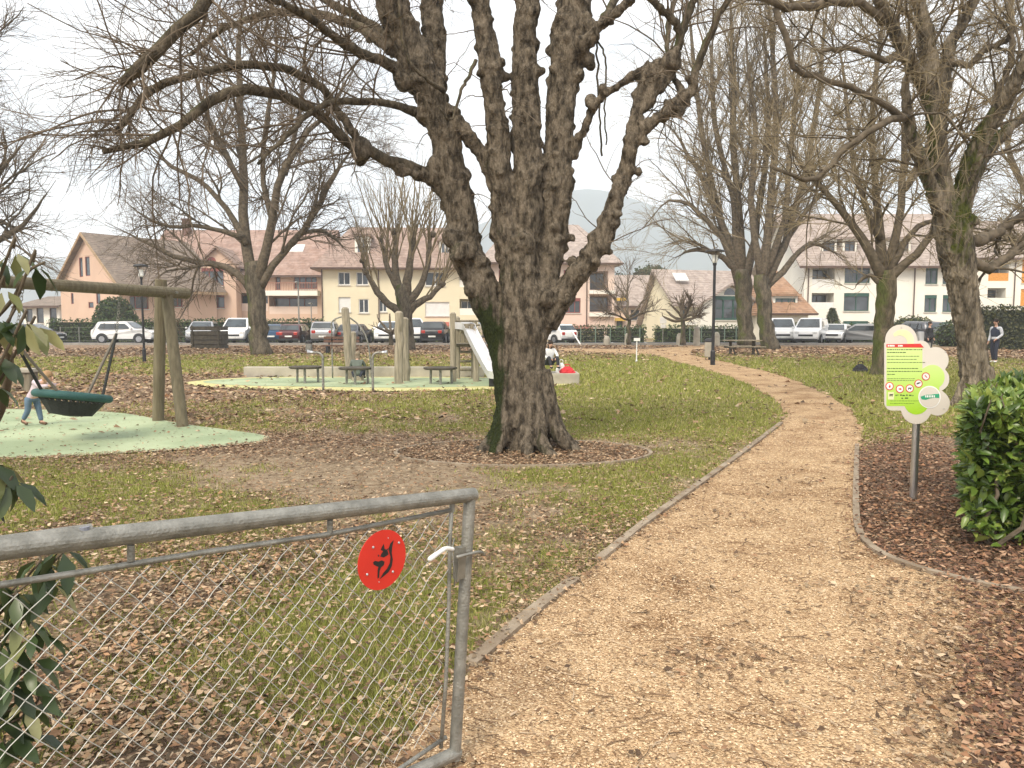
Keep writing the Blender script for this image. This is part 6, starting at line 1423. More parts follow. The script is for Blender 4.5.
# ------------------------------------------------------------ people
def skin(name, J, E, material, parent, lv=2, tf=None):
    """J: dict joint -> (x, y, z, r); first joint is the root"""
    ks = list(J); me = bpy.data.meshes.new(name)
    P = [tf(*J[k][:3]) if tf else J[k][:3] for k in ks]
    inv = ROOTM[top(parent).name].inverted(); P = [tuple(inv @ Vector(p)) for p in P]
    me.from_pydata(P, [(ks.index(a), ks.index(b)) for a, b in E], []); o = bpy.data.objects.new(name, me); COL.objects.link(o)
    md = o.modifiers.new('s', 'SKIN'); md.use_smooth_shade = True; sk = me.skin_vertices[0].data
    s = tf.s if tf else 1
    for i, k in enumerate(ks): r = J[k][3]*s; q = J[k][4]*s if len(J[k]) > 4 else r; sk[i].radius = (r, q); sk[i].use_root = (i == 0)
    sb = o.modifiers.new('b', 'SUBSURF'); sb.levels = lv; sb.render_levels = lv
    dg = bpy.context.evaluated_depsgraph_get(); dg.update(); me2 = bpy.data.meshes.new_from_object(o.evaluated_get(dg)); me2.name = name
    bpy.data.objects.remove(o); me2.materials.clear(); me2.materials.append(material); me2.polygons.foreach_set('use_smooth', [True]*len(me2.polygons))
    o = bpy.data.objects.new(name, me2); COL.objects.link(o); o.parent = parent; return o
class TF:
    def __init__(s, loc, rz, sc): s.l = loc; s.c = math.cos(rz); s.sn = math.sin(rz); s.s = sc
    def __call__(s, x, y, z): x, y, z = x*s.s, y*s.s, z*s.s; return (s.l[0]+x*s.c-y*s.sn, s.l[1]+x*s.sn+y*s.c, s.l[2]+z)
M_SKIN = mat('skin', (.52, .31, .22), .6, 0, .06, 6)
def person(loc, rz, sc, J, label, top_m, leg_m, shoe_m, hair_m, sleeves=True, sleeve_m=None, hood=False, headk=1.0, child=False, vest=None, group=None, longhair=False):
    """J gives joint places of a 1.75 m figure facing -y; clothing are children of the person"""
    root = empty('person', loc, rz, label, 'person', group); tf = TF(loc, rz, sc); A = {k: np.array(v, float) for k, v in J.items()}
    hd = A['head']; ne = A['neck']; B = {}
    B['chest'] = (*A['chest'], .10); B['neck'] = (*ne, .055); B['nk2'] = (*(ne*.4+hd*.6+(0, .01, -.02)), .052); B['jaw'] = (*(hd+np.array([0, -.015, -.055*headk])), .066*headk); B['head'] = (*(hd+np.array([0, .005, .03*headk])), .082*headk, .09*headk); B['crown'] = (*(hd+np.array([0, .01, .085*headk])), .06*headk)
    E = [('chest', 'neck'), ('neck', 'nk2'), ('nk2', 'jaw'), ('jaw', 'head'), ('head', 'crown')]
    B['hip'] = (*A['hip'], .10); E.append(('chest', 'hip'))
    for s in 'lr':
        B['sh'+s] = (*A['sh'+s], .048); B['el'+s] = (*A['el'+s], .038); B['wr'+s] = (*A['wr'+s], .026); d = unit(A['wr'+s]-A['el'+s]); pm = A['wr'+s]+d*.07; B['pa'+s] = (*pm, .034, .018)
        E += [('chest', 'sh'+s), ('sh'+s, 'el'+s), ('el'+s, 'wr'+s), ('wr'+s, 'pa'+s)]
        sd_ = unit(np.cross(d, (1., 0, 0)) if abs(d[0]) < .9 else np.cross(d, (0, 0, 1.)))
        for q, (of, ln) in enumerate(((-.026, .065), (-.009, .078), (.009, .074), (.026, .058))):
            b0 = pm+sd_*of+d*.02; B[f'f{q}{s}'] = (*(b0+d*ln*.6), .009); B[f'g{q}{s}'] = (*(b0+d*ln+np.array([.012, 0, 0])*(1 if s == 'l' else -1)), .008); E += [('pa'+s, f'f{q}{s}'), (f'f{q}{s}', f'g{q}{s}')]
        B['t'+s] = (*(A['wr'+s]+d*.05-sd_*.045), .010); E.append(('pa'+s, 't'+s))
        B['th'+s] = (*A['th'+s], .075); B['kn'+s] = (*A['kn'+s], .052); B['an'+s] = (*A['an'+s], .036); B['to'+s] = (*A['to'+s], .032)
        E += [('hip', 'th'+s), ('th'+s, 'kn'+s), ('kn'+s, 'an'+s), ('an'+s, 'to'+s)]
    # re-root at the hip
    B = {'hip': B.pop('hip'), **B}
    body = skin('body', B, E, M_SKIN, root, 2, tf)
    # face: nose, ears, eyes, mouth
    f = MB(); k = headk
    def h(x, y, z): return tf(*(hd+np.array([x, y, z])*k))
    f.prism([h(-.014, -.092, -.012), h(.014, -.092, -.012), h(0, -.085, .032)], np.array(h(0, -.026, -.006))-np.array(h(0, 0, 0)))
    f.sphere(h(-.088, .012, .01), .022*sc*k, 8, 6, (.5, 1, 1.4)); f.sphere(h(.088, .012, .01), .022*sc*k, 8, 6, (.5, 1, 1.4)); f.build('nose_and_ears', M_SKIN, root)
    ey = MB()
    for s in (-1, 1): ey.sphere(h(s*.032, -.079, .03), .010*sc*k, 8, 6, (1.2, .7, .8))
    ey.build('eyes', M_TRIM, root)
    MB().sphere(h(0, -.083, -.042), .02*sc*k, 8, 6, (1.2, .4, .3)).build('mouth', mat('lips', (.36, .15, .12), .5), root)
    hr = MB(); 
    if not hood: hr.sphere(h(0, .018, .055), .098*sc*k, 16, 10, (1, 1.06, .95)); hr.sphere(h(0, .05, .0), .078*sc*k, 14, 8, (1.05, .8, 1.1))
    if longhair: hr.sphere(h(0, .06, -.09), .075*sc*k, 14, 8, (1.15, .7, 1.8))
    if hood: hr.sphere(h(0, .02, .035), .118*sc*k, 16, 10, (1, 1.05, 1.15)); hr.sphere(h(0, .05, -.09), .10*sc*k, 14, 8, (1.15, .9, .8))
    hr.build('hood' if hood else 'hair', top_m if hood else hair_m, root, smooth=True)
    # jacket
    C_ = A['chest']; H_ = A['hip']; mid = (C_+H_)/2
    Jk = {'hem': (*(H_+(0, 0, -.07)), .16, .125), 'hip': (*(H_+(0, 0, .02)), .155, .12), 'mid': (*mid, .15, .115), 'chest': (*(C_), .165, .125), 'nb': (*(ne*.75+C_*.25), .07, .07)}; Ej = [('hem', 'hip'), ('hip', 'mid'), ('mid', 'chest'), ('chest', 'nb')]
    for s in 'lr':
        Jk['sh'+s] = (*A['sh'+s], .070); Jk['el'+s] = (*A['el'+s], .055); w_ = A['wr'+s]+unit(A['wr'+s]-A['el'+s])*.03; Jk['wr'+s] = (*w_, .042); Ej += [('chest', 'sh'+s), ('sh'+s, 'el'+s), ('el'+s, 'wr'+s)]
    skin('jacket', Jk, Ej, sleeve_m or top_m, root, 2, tf)
    if vest:
        V_ = {k_: (*Jk[k_][:3], Jk[k_][3]*1.22, Jk[k_][4]*1.25) for k_ in ('hip', 'mid', 'chest')}; V_['nb'] = (*(ne*.5+C_*.5), .10, .10); V_['vl'] = (*(A['shl']*.7+ne*.3-(0, 0, .04)), .105); V_['vr'] = (*(A['shr']*.7+ne*.3-(0, 0, .04)), .105); skin('waistcoat', V_, [('hip', 'mid'), ('mid', 'chest'), ('chest', 'nb'), ('chest', 'vl'), ('chest', 'vr')], vest, root, 2, tf)
    Tk = {'hip': (*(H_+(0, 0, .02)), .14, .105)}; Et = []
    for s in 'lr':
        Tk['th'+s] = (*A['th'+s], .095); Tk['kn'+s] = (*A['kn'+s], .070); Tk['an'+s] = (*(A['an'+s]+(0, 0, .02)), .055); Et += [('hip', 'th'+s), ('th'+s, 'kn'+s), ('kn'+s, 'an'+s)]
    skin('trousers', Tk, Et, leg_m, root, 2, tf)
    for s in 'lr':
        a_, t_ = A['an'+s], A['to'+s]; hl = a_-unit(t_-a_)*.05; hl[2] = min(a_[2], a_[2])-.02
        S_ = {'m': (*((a_+t_)/2), .047, .04), 'h': (*hl, .04, .042), 't': (*t_, .042, .032), 'a': (*(a_+(0, 0, .03)), .045)}
        skin('shoe', S_, [('m', 'h'), ('m', 't'), ('h', 'a')], shoe_m, root, 1, tf)
    return root
STAND = dict(head=(0, -.01, 1.63), neck=(0, .02, 1.49), chest=(0, .02, 1.30), hip=(0, 0, .98), shl=(.19, .02, 1.42), shr=(-.19, .02, 1.42), ell=(.24, .04, 1.12), elr=(-.24, .04, 1.12), wrl=(.23, -.06, .89), wrr=(-.23, -.06, .89),
 thl=(.10, 0, .90), thr=(-.10, 0, .90), knl=(.11, -.01, .50), knr=(-.11, -.01, .50), anl=(.12, .03, .09), anr=(-.12, .03, .09), tol=(.14, -.13, .04), tor=(-.14, -.13, .04))
def mod(b, **k): d = dict(b); d.update(k); return d
dk = lambda n, c: mat(n, c, .85, 0, .12, 8, .3, 60)
M_NAVY = dk('navy_cloth', (.035, .045, .075)); M_JEAN = dk('dark_jeans', (.03, .035, .055)); M_BLUEJ = dk('blue_jeans', (.10, .155, .22)); M_WSHIRT = dk('white_shirt', (.62, .64, .68)); M_BLK = dk('black_cloth', (.02, .02, .024))
M_HAIRD = dk('dark_hair', (.03, .02, .015)); M_HAIRB = dk('fair_hair', (.36, .22, .11)); M_OLIVE = dk('olive_hoodie', (.11, .13, .11)); M_PALE = dk('pale_lilac_cloth', (.55, .45, .50)); M_SHOEB = dk('brown_shoe', (.12, .07, .04)); M_WCL = dk('white_cloth', (.68, .68, .68))
# man at the right, seen from the side
g_ = gp(994, 363)
person((g_[0], g_[1], 0), -1.25, .97, mod(STAND, wrl=(.20, -.16, .98), ell=(.25, .06, 1.14), tol=(.14, -.20, .04), anl=(.12, -.05, .09), knl=(.11, -.07, .50), anr=(-.12, .10, .09), tor=(-.13, -.06, .04)), 'man in dark waistcoat, white shirt and jeans standing at the right', M_WSHIRT, M_JEAN, M_WCL, M_HAIRD, vest=M_NAVY)
# person in black behind the sign
g_ = at(929, 352, 38); person((g_[0], 38, 0), .4, .92, STAND, 'person in black standing behind the sign near the dark grey car', M_BLK, M_BLK, M_BLK, M_HAIRD)
# seated person in olive hood, back to the camera
SIT = dict(head=(0, -.10, .86), neck=(0, -.04, .74), chest=(0, .0, .56), hip=(0, .05, .22), shl=(.18, .0, .66), shr=(-.18, .0, .66), ell=(.26, -.14, .44), elr=(-.26, -.14, .44), wrl=(.12, -.34, .36), wrr=(-.12, -.34, .36), thl=(.10, .0, .20), thr=(-.10, .0, .20), knl=(.16, -.38, .42), knr=(-.16, -.38, .42), anl=(.13, -.52, .08), anr=(-.13, -.52, .08), tol=(.14, -.66, .04), tor=(-.14, -.66, .04))
stump = MB().lathe((hx(357, 20.4), 20.4, 0), [(.17, -.03), (.16, .12), (.15, .14)], 14).build('log_seat', M_LOG); tag(stump, 'short log stool under the person in the olive jacket', 'stool')
person((hx(357, 20.4), 20.35, .03), math.pi, .76, SIT, 'person in olive jacket sitting behind the middle play table, seen from behind', M_OLIVE, M_JEAN, M_BLK, dk('ash_hair', (.20, .16, .11)), longhair=True)
# person in white with black bag strap behind the trunk
CR = mod(SIT, head=(0, -.08, .93), hip=(0, .05, .26))
person((hx(550, 19.6), 19.75, .38), .3, .72, SIT, 'child in white top with dark hair sitting half behind the trunk on the concrete block', M_WCL, M_BLK, M_BLK, M_HAIRD, vest=None, longhair=True)
# toddler pushing the nest swing
TOD = dict(head=(0, -.40, 1.20), neck=(0, -.28, 1.12), chest=(0, -.14, .98), hip=(0, .10, .72), shl=(.17, -.14, 1.13), shr=(-.17, -.14, 1.13), ell=(.20, -.32, 1.00), elr=(-.20, -.32, 1.00), wrl=(.14, -.50, 1.02), wrr=(-.14, -.50, 1.02), thl=(.10, .09, .66), thr=(-.10, .12, .66), knl=(.11, .03, .38), knr=(-.11, .14, .38), anl=(.12, -.02, .09), anr=(-.12, .28, .14), tol=(.13, -.17, .045), tor=(-.12, .16, .045))
g_ = gp(37, 426); person((g_[0], g_[1], 0.0), 1.35, .61, TOD, 'small fair haired child in blue jeans pushing the nest swing', M_PALE, M_BLUEJ, M_SHOEB, M_HAIRB, headk=1.28)

# bags
def bag(px, Y, z, w, h, label, m_, seed, name='bag'):
    rs = np.random.default_rng(seed); x = hx(px, Y); rt = empty(name, (x, Y, z), 0, label, 'bag'); P = []; nu, nv = 16, 9
    for j in range(nv+1):
        t = j/nv
        for i in range(nu):
            a = 2*math.pi*i/nu; r = (1-.75*t**2.2)*(.92+.2*rs.uniform()); P.append((x+w*r*math.cos(a), Y+w*.6*r*math.sin(a), z+h*t))
    MB().add(P, [(j*nu+i, j*nu+(i+1) % nu, (j+1)*nu+(i+1) % nu, (j+1)*nu+i) for j in range(nv) for i in range(nu)]+[tuple(range(nu-1, -1, -1)), tuple(range(nv*nu, nv*nu+nu))]).build('sack', m_, rt)
    MB().tube(smooth_line([(x-w*.3, Y, z+h*.9), (x-w*.25, Y, z+h*1.25), (x+w*.25, Y, z+h*1.25), (x+w*.3, Y, z+h*.9)], 4), .012, 6).build('handle', m_, rt); return rt
zc = hz(373.5, 19.3)
bag(561.5, 19.6, zc, .14, .26, 'white plastic bag on the concrete block', M_WCL, 1); bag(567.5, 19.5, zc, .20, .17, 'crumpled red bag on the concrete block beside the white one', dk('red_cloth', (.55, .03, .04)), 2)
bag(862, 24, 0.0, .24, .26, 'black bag lying on the grass left of the tree behind the sign', M_BLK, 3)
# ------------------------------------------------------------ the gate
GA = np.array([-0.14585611, 2.6, 0.95459928]); GL = np.array([-1.07302519, 1.56, 1.07787828])
gt = unit(GL-GA); gn = unit(np.cross(gt, [0, 0, 1.])); gd = np.cross(gn, gt)
if gd[2] > 0: gd = -gd
if gn[1] > 0: gn = -gn       # towards the camera
def G(u, v, n=0.0): return GA+gt*u+gd*v+gn*n
def guv(px, py):
    r = ray(px, py); t = ((GA-_C) @ gn)/(r @ gn); q = _C+r*t-GA; return q @ gt, q @ gd
groot = empty('metal_gate', (GA[0], GA[1], 0), 0, 'galvanised tube gate with wire mesh and red dog sign, sagging in the foreground', 'gate')
MB().tube([G(-.022, 0), G(-.018, 0), G(2.1, 0)], [.020, .0245, .0245], 18).build('top_rail', M_GALV, groot, smooth=False)
MB().tube([G(0, .0), G(0, .90), G(0, .925), G(0, .928)], [.021, .021, .021, .017], 18).build('end_post', M_GALV, groot)
MB().tube([G(-.018, .905), G(-.012, .905), G(2.1, .905)], [.019, .023, .023], 18).build('bottom_rail', M_GALV, groot)
ru, rv = .085, .078
rodt = [G(*guv(452, 510)), G(*guv(330, 534)), G(*guv(200, 553)), G(*guv(90, 571)), G(*guv(0, 585)), G(*guv(-120, 600))]
m = MB().tube(rodt, .0075, 10); m.tube([G(*guv(452, 500)), G(*guv(450, 540)), G(*guv(449, 600)), G(*guv(446, 680)), G(*guv(441, 748))], .007, 10)
m.tube([G(*guv(446, 737)), G(*guv(395, 772)), G(*guv(250, 850)), G(*guv(0, 960))], .0075, 10); m.build('inner_frame', M_GALV, groot, smooth=True)
for px, y0, y1 in ((131, 545, 561), (452, 496, 512), (330, 520, 533)): MB().tube([G(*guv(px, y0)), G(*guv(px, y1))], .009, 8).build('spacer', M_GALV, groot)
# chain link: two families of crossing wires
u1, v1 = guv(449, 620); tl = (guv(0, 585)[1]-guv(452, 510)[1])/(guv(0, 585)[0]-guv(452, 510)[0]); u0_, v0_ = guv(452, 510)
def vtop(u): return v0_+tl*(u-u0_)
ub = guv(443, 745)[0]; vb = guv(443, 745)[1]
m = MB(); sp_ = .066; rs = np.random.default_rng(6)
for fam in (1, -1):
    k = -30
    while k < 70:
        c = k*sp_; pts = []
        us = np.linspace(u0_+.004, 2.0, 70)
        for u in us:
            v = vtop(u)+(c+fam*(u-u0_))*1.0
            if v < vtop(u)+.004: 
                continue
            if v > vb-.01: continue
            w = .0032*(1 if (int((u-u0_)/(sp_/2))+k) % 2 else -1)
            pts.append(G(u+.0012*rs.normal(), v+.0012*rs.normal(), w*fam))
        if len(pts) > 3: m.tube(pts, .00125, 5, cap=False)
        k += 1
m.build('wire_mesh', M_WIRE, groot, smooth=True)
# red disc
M_REDP = mat('red_enamel', (.62, .030, .018), .35, 0, .04, 8); M_BLKP = mat('black_print', (.012, .012, .014), .45)
cu, cv = guv(380, 559); rd = .093
def disc(u, v, r, n0, n1, k=48): return [G(u+r*math.cos(a), v+r*math.sin(a), n0) for a in np.linspace(0, 2*math.pi, k, endpoint=False)], gn*(n1-n0)
q, dv = disc(cu, cv, rd, .010, .0125); ds = MB().prism(q, dv).build('sign_disc', M_REDP, groot, label='round red sign with a black dog head')
dog = MB()
def dpoly(P):
    q = []
    for x, y in P: u, v = guv(340+x/7.31, 515+y/7.31); q.append(G(u, v, .0130))
    dog.prism(q, gn*.0006)
dpoly([(372, 178), (350, 200), (335, 240), (340, 265), (350, 300), (345, 345), (325, 385), (295, 420), (275, 455), (270, 462), (300, 440), (335, 410), (358, 370), (366, 320), (358, 270), (362, 225)])
dpoly([(300, 205), (288, 225), (278, 250), (297, 258), (284, 275), (275, 298), (300, 304), (322, 292), (336, 280), (327, 255), (334, 236), (318, 247), (306, 240)])
dpoly([(222, 340), (236, 328), (262, 334), (285, 324), (306, 335), (300, 360), (281, 375), (270, 400), (266, 450), (255, 457), (256, 395), (262, 373), (240, 364), (226, 356)])
dpoly([(256, 290), (262, 283), (268, 290), (262, 300)]); dpoly([(305, 262), (322, 262), (318, 276), (306, 274)])
dog.build('dog_emblem', M_BLKP, ds)
for x, y, r in ((222, 230, .0045), (410, 197, .0045), (178, 428, .0045), (366, 408, .0045), (333, 163, .002), (266, 483, .002)):
    u, v = guv(340+x/7.31, 515+y/7.31); MB().sphere(G(u, v, .0130), r, 10, 6).build('rivet', M_STEEL, ds)
# latch
a_, b_ = guv(462, 562); m = MB()
def gfr(u, v, n): return G(u, v, n)
m.box((a_-.012, b_-.055, -.012), (a_+.03, b_+.055, .014), gfr); m.box((a_+.03, b_-.04, .002), (a_+.036, b_+.06, .018), gfr); lt = m.build('latch', mat('zinc_plate', (.30, .29, .25), .5, .8, .2, 20), groot)
P = [G(*guv(478, 553), .03), G(*guv(472, 550), .035), G(*guv(460, 553), .03), G(*guv(452, 556), .02)]; MB().tube(smooth_line(P, 5), .006, 8).build('bolt', M_GALV, lt, smooth=True)
P = [G(*guv(449, 548), .02), G(*guv(441, 547), .024), G(*guv(433, 551), .028), G(*guv(422, 558), .032)]; MB().tube(smooth_line(P, 5), [.007]*6+[.008]*6+[.009]*3+[.006], 10).build('latch_handle', M_WHITE, lt, smooth=True)
P = [G(*guv(452, 538), .01), G(*guv(448, 550), .022), G(*guv(450, 575), .022), G(*guv(452, 585), .012)]; MB().tube(smooth_line(P, 5), .0028, 6).build('wire_tie', M_GALV, lt)
# hinge sleeve at the left
P0_ = G(*guv(88, 534)); P1_ = G(*guv(-60, 553)); P0_ = P0_+np.array([0, .012, .004]); P1_ = P1_+np.array([0, .012, .0])
MB().tube([P0_, P1_], .017, 12).build('hinge_sleeve', M_GALV, groot, smooth=False); q = G(*guv(84, 530)); MB().cyl(q+(0, 0, -.01), q+(0, 0, .008), .012, 12).build('hinge_cap', mat('grey_cap', (.2, .21, .25), .5), groot)
hp_ = G(2.1, 0); MB().cyl((hp_[0], hp_[1], -.1), (hp_[0], hp_[1], hp_[2]+.1), .03, 14).build('hinge_post', M_GALV, groot)

# ------------------------------------------------------------ the park sign
Ys = 6.53
def S(px, py, off=0.0): w = at(px, py, Ys); return np.array([w[0], Ys-off, w[2]])
sroot_ = empty('park_sign', (S(913, 504)[0], Ys, 0), 0, 'cloud shaped lime green information board with five prohibition symbols, on a steel post', 'sign')
M_BOARD = mat('sign_board', (.62, .57, .50), .5, 0, .03, 3)
circ = [(901, 340.5, 16), (921, 349.5, 9), (935.3, 360, 13), (936.5, 379, 12.5), (937, 403, 12.5), (916, 409, 15)]
def inside(x, y):
    if any((x-a)**2+(y-b)**2 < r*r for a, b, r in circ): return True
    return ((884 < x < 924 and 343 < y < 410.5) or (920 < x < 934 and 354 < y < 409)) and not (x < 892 and y > 402.5 and (x-892)**2+(y-402.5)**2 > 64)
out = []
for a in np.linspace(0, 2*math.pi, 200, endpoint=False):
    r = 80.0
    while r > 5 and not inside(913+r*math.cos(a), 376+r*math.sin(a)): r -= .15
    out.append((913+r*math.cos(a), 376+r*math.sin(a)))
bd = MB().prism([S(x, y, .0) for x, y in out], (0, -.006, 0)).build('board', M_BOARD, sroot_)
def prt(name, P, off, m_, th=.0008, parent=bd): return MB().prism([S(x, y, off) for x, y in P], (0, -th, 0)).build(name, m_, parent)
def circ_pts(x, y, r, n=28, a0=0, a1=2*math.pi): return [(x+r*math.cos(a), y+r*math.sin(a)) for a in np.linspace(a0, a1, n, endpoint=(a1-a0 < 6))]
M_LIME = bpy.data.materials.new('lime_print'); M_LIME.use_nodes = True; t = M_LIME.node_tree; b = [n for n in t.nodes if n.type == 'BSDF_PRINCIPLED'][0]; b.inputs['Roughness'].default_value = .4
tc_ = N('ShaderNodeTexCoord', t); sx = N('ShaderNodeSeparateXYZ', t); rp = N('ShaderNodeValToRGB', t); t.links.new(tc_.outputs['Object'], sx.inputs[0])
mr = N('ShaderNodeMapRange', t); mr.inputs[1].default_value = S(900, 420)[2]; mr.inputs[2].default_value = S(900, 344)[2]; t.links.new(sx.outputs[2], mr.inputs[0]); t.links.new(mr.outputs[0], rp.inputs[0])
rp.color_ramp.elements[0].color = (.36, .62, .035, 1); rp.color_ramp.elements[1].color = (.62, .74, .30, 1); rp.color_ramp.elements[0].position = .1; t.links.new(rp.outputs[0], b.inputs['Base Color'])
# lime print outline: panel plus two lobes, marched like the board
def ins2(x, y): return (886 < x < 922 and 345 < y < 406) or (x-932)**2+(y-377)**2 < 12.3**2 or (x-916)**2+(y-402)**2 < 12.5**2 or (x-925)**2+(y-390)**2 < 14**2
o2 = []
for a in np.linspace(0, 2*math.pi, 160, endpoint=False):
    r = 70.0
    while r > 3 and not ins2(912+r*math.cos(a), 378+r*math.sin(a)): r -= .15
    o2.append((912+r*math.cos(a), 378+r*math.sin(a)))
prt('lime_panel', o2, .0062, M_LIME)
M_SRED = mat('sign_red', (.58, .035, .03), .45); M_INK = mat('green_ink', (.06, .11, .03), .6); M_SWH = mat('sign_white', (.78, .77, .74), .5); M_SGRN = mat('sign_green', (.03, .32, .17), .5); M_SYEL = mat('pale_yellow_print', (.72, .74, .42), .5)
rb = prt('red_band', [(886, 344.2), (920, 343.6), (923.5, 347.6), (886, 347.4)], .0075, M_SRED)
m = MB()
for x, w in ((887.2, 1.5), (889.1, 5.0), (897.5, 1.2), (899.0, 3.2)): m.prism([S(x, 345.0, .0086), S(x+w, 345.0, .0086), S(x+w, 346.5, .0086), S(x, 346.5, .0086)], (0, -.0005, 0))
m.build('band_lettering', M_SWH, rb)
m = MB(); rs = np.random.default_rng(12)
for y, w, h in ((349.6, 35, .85), (352.4, 19, .85), (356.2, 30, .6), (359.3, 29, .6), (362.4, 36, .6), (368.4, 29, .75), (371.3, 35, .75), (374.3, 7, .75), (378.6, 26, .5), (380.4, 27, .5), (400.8, 32, .4), (403.3, 26, .4)):
    x = 886.8+(3 if y > 400 else 0)
    while x < 886.8+w:
        l = rs.uniform(.9, 3.2); m.prism([S(x, y-h/2, .0075), S(x+l, y-h/2, .0075), S(x+l, y+h/2, .0075), S(x, y+h/2, .0075)], (0, -.0005, 0)); x += l+.55
for x, y, l in ((895, 395.2, 1.4), (897, 395, .8), (899.5, 395, 2), (902, 395.4, 2.4), (905.5, 395, 1.8), (908.5, 395.2, 2.6), (912, 395.5, 1), (901, 398.2, 1.6), (904.5, 398, 3.2)): m.prism([S(x, y-.6, .0075), S(x+l, y-.6, .0075), S(x+l, y+.6, .0075), S(x, y+.6, .0075)], (0, -.0005, 0))
m.build('lettering', M_INK, bd)
def glyph(x, y, k):
    g = MB()
    def pp(P): g.prism([S(x+a, y+b_, .0094) for a, b_ in P], (0, -.0004, 0))
    if k == 0: pp([(0, -2), (1, -.3), (.9, 1), (0, 1.8), (-.9, 1), (-.8, -.2), (-.3, -.4)])
    if k == 1: pp([(-1.7, -.2), (.6, -1), (1.8, .2), (.8, 1), (-.8, .6)])
    if k == 2: pp([(-1.9, -.6), (-1, -.9), (1.3, -.9), (1.9, -1.5), (1.8, -.2), (1.3, .1), (1.2, 1.5), (.7, 1.5), (.6, .3), (-.8, .3), (-.9, 1.5), (-1.4, 1.5), (-1.5, .1)])
    if k == 3: pp([(-2.1, .6), (-1.6, -.6), (0, -1.2), (2, -1.2), (2, -.3), (.4, -.2), (0, .6), (-.8, .3), (-1.4, .9)])
    if k == 4: pp([(-1.4, -1), (-.6, -1.4), (.8, .2), (1.6, 1.4), (.6, 1.2), (-.3, .2)])
    return g
for i, (x, y) in enumerate(((889.1, 386.1), (899.4, 388.9), (909.2, 388.4), (918, 383.5), (925.3, 376.4))):
    o = prt('prohibition_symbol', circ_pts(x, y, 4.1), .0075, M_SRED); prt('symbol_ground', circ_pts(x, y, 3.2, 22), .0084, M_SWH, parent=o); glyph(x, y, i).build('symbol_figure', M_BLKP if i in (2, 3) else M_SRED, o)
o = prt('small_label', [(887.5, 392), (893.5, 392), (893.5, 399.5), (887.5, 399.5)], .0075, M_SYEL); g = glyph(890.6, 395, 2); g.build('symbol_figure', M_BLKP, o)
o = prt('emblem_disc', circ_pts(929, 397, 11.2, 40), .0075, M_SWH); prt('emblem_ground', circ_pts(929, 397, 10.2, 40), .0084, M_BOARD, parent=o)
prt('emblem_band', [(920, 396.5), (923, 395.5), (926, 394.6), (930, 394.6), (934, 394), (938.6, 393.6), (938.6, 398), (934, 397.6), (929, 398.4), (925, 399.8), (921, 399.2)], .0093, M_SGRN, parent=o)
m = MB()
for x, w in ((924.5, 1), (926, 1.6), (928.2, 1), (929.7, 1), (931.2, 1.4), (933.2, 1)): m.prism([S(x, 395.2, .0102), S(x+w, 395.1, .0102), S(x+w, 397.2, .0102), S(x, 397.4, .0102)], (0, -.0004, 0))
m.build('emblem_lettering', M_SWH, o)
prt('yellow_crescent', circ_pts(902, 341, 11.5, 20, -2.5, .35)+circ_pts(899, 343.5, 8.2, 20, -2.2, .25)[::-1], .0062, M_SYEL)
for x, y in ((943.5, 408.5), (901, 327.5), (945, 352)): MB().sphere(S(x, y, .007), .005, 10, 6).build('rivet', M_STEEL, bd)
b0 = S(915, 504); MB().tube([(b0[0], Ys+.035, -.1), (b0[0], Ys+.035, S(0, 332)[2]), (b0[0], Ys+.035, S(0, 331.5)[2])], [.031, .031, .02], 20).build('post', M_STEEL, sroot_, smooth=False)
for y in (345, 400): MB().box((b0[0]-.08, Ys+.002, S(0, y)[2]-.02), (b0[0]+.08, Ys+.012, S(0, y)[2]+.02)).build('bracket', M_GALV, sroot_)

# ------------------------------------------------------------ laurel hedge at the right
LAU = np.array([(.12, .19, .03), (.19, .26, .05), (.065, .115, .02), (.29, .34, .08), (.045, .08, .018)])
lx0, ly0 = hx(977, 5.05), 5.05
lroot = empty('laurel_hedge', (lx0+1.2, ly0+.9, 0), 0, 'glossy green laurel hedge at the right edge, in front of the furrowed tree', 'hedge')
rs = np.random.default_rng(77)
m = MB()
for k in range(60):
    x, y = lx0+.15+2.3*rs.uniform(), ly0+.15+1.6*rs.uniform(); 
    if k < 6: x, y = lx0+.12+.06*k, ly0+.1+.05*k
    x += .6*(y-ly0); P = [(x, y, -.05)]
    for j in range(5): P.append((P[-1][0]+rs.normal(0, .07), P[-1][1]+rs.normal(0, .07), P[-1][2]+.22))
    m.tube(P, [.018, .016, .013, .010, .007, .004], 6)
m.build('stems', M_BRANCH, lroot)
MB().box((.36, .36, .12), (2.4, 1.6, .80), lambda x, y, z: (lx0+x+.6*y, ly0+y, z)).build('inner_growth', M_HCORE, lroot)
n = 15000; X = rs.uniform(0, 2.5, n); Yv = rs.uniform(0, 1.8, n); Z = rs.uniform(.04, 1.10, n)
face_ = rs.uniform(0, 1, n); f1 = face_ < .45; f2 = (face_ >= .45) & (face_ < .65); f3 = face_ >= .65
Yv = np.where(f1, np.abs(rs.normal(0, .14, n)), Yv); X = np.where(f2, np.abs(rs.normal(0, .14, n)), X); Z = np.where(f3, 1.10-np.abs(rs.normal(0, .10, n)), Z)
bul = .16*(fnoise(X*1.0, Z+Yv, .45, 5)-.5)*2; Yv = Yv-bul*f1; X = X-bul*.8*f2+np.where(Z < .25, .10, 0)*f2; Z = Z+(.13*(fnoise(X, Yv, .35, 6)-.5)*2)*f3
Z = np.where(Z > .2, Z, Z+0*Z); keep = ~((Z < .12) & (rs.uniform(0, 1, n) < .75)); X, Yv, Z, f1, f2, f3 = [q[keep] for q in (X, Yv, Z, f1, f2, f3)]; n = len(X)
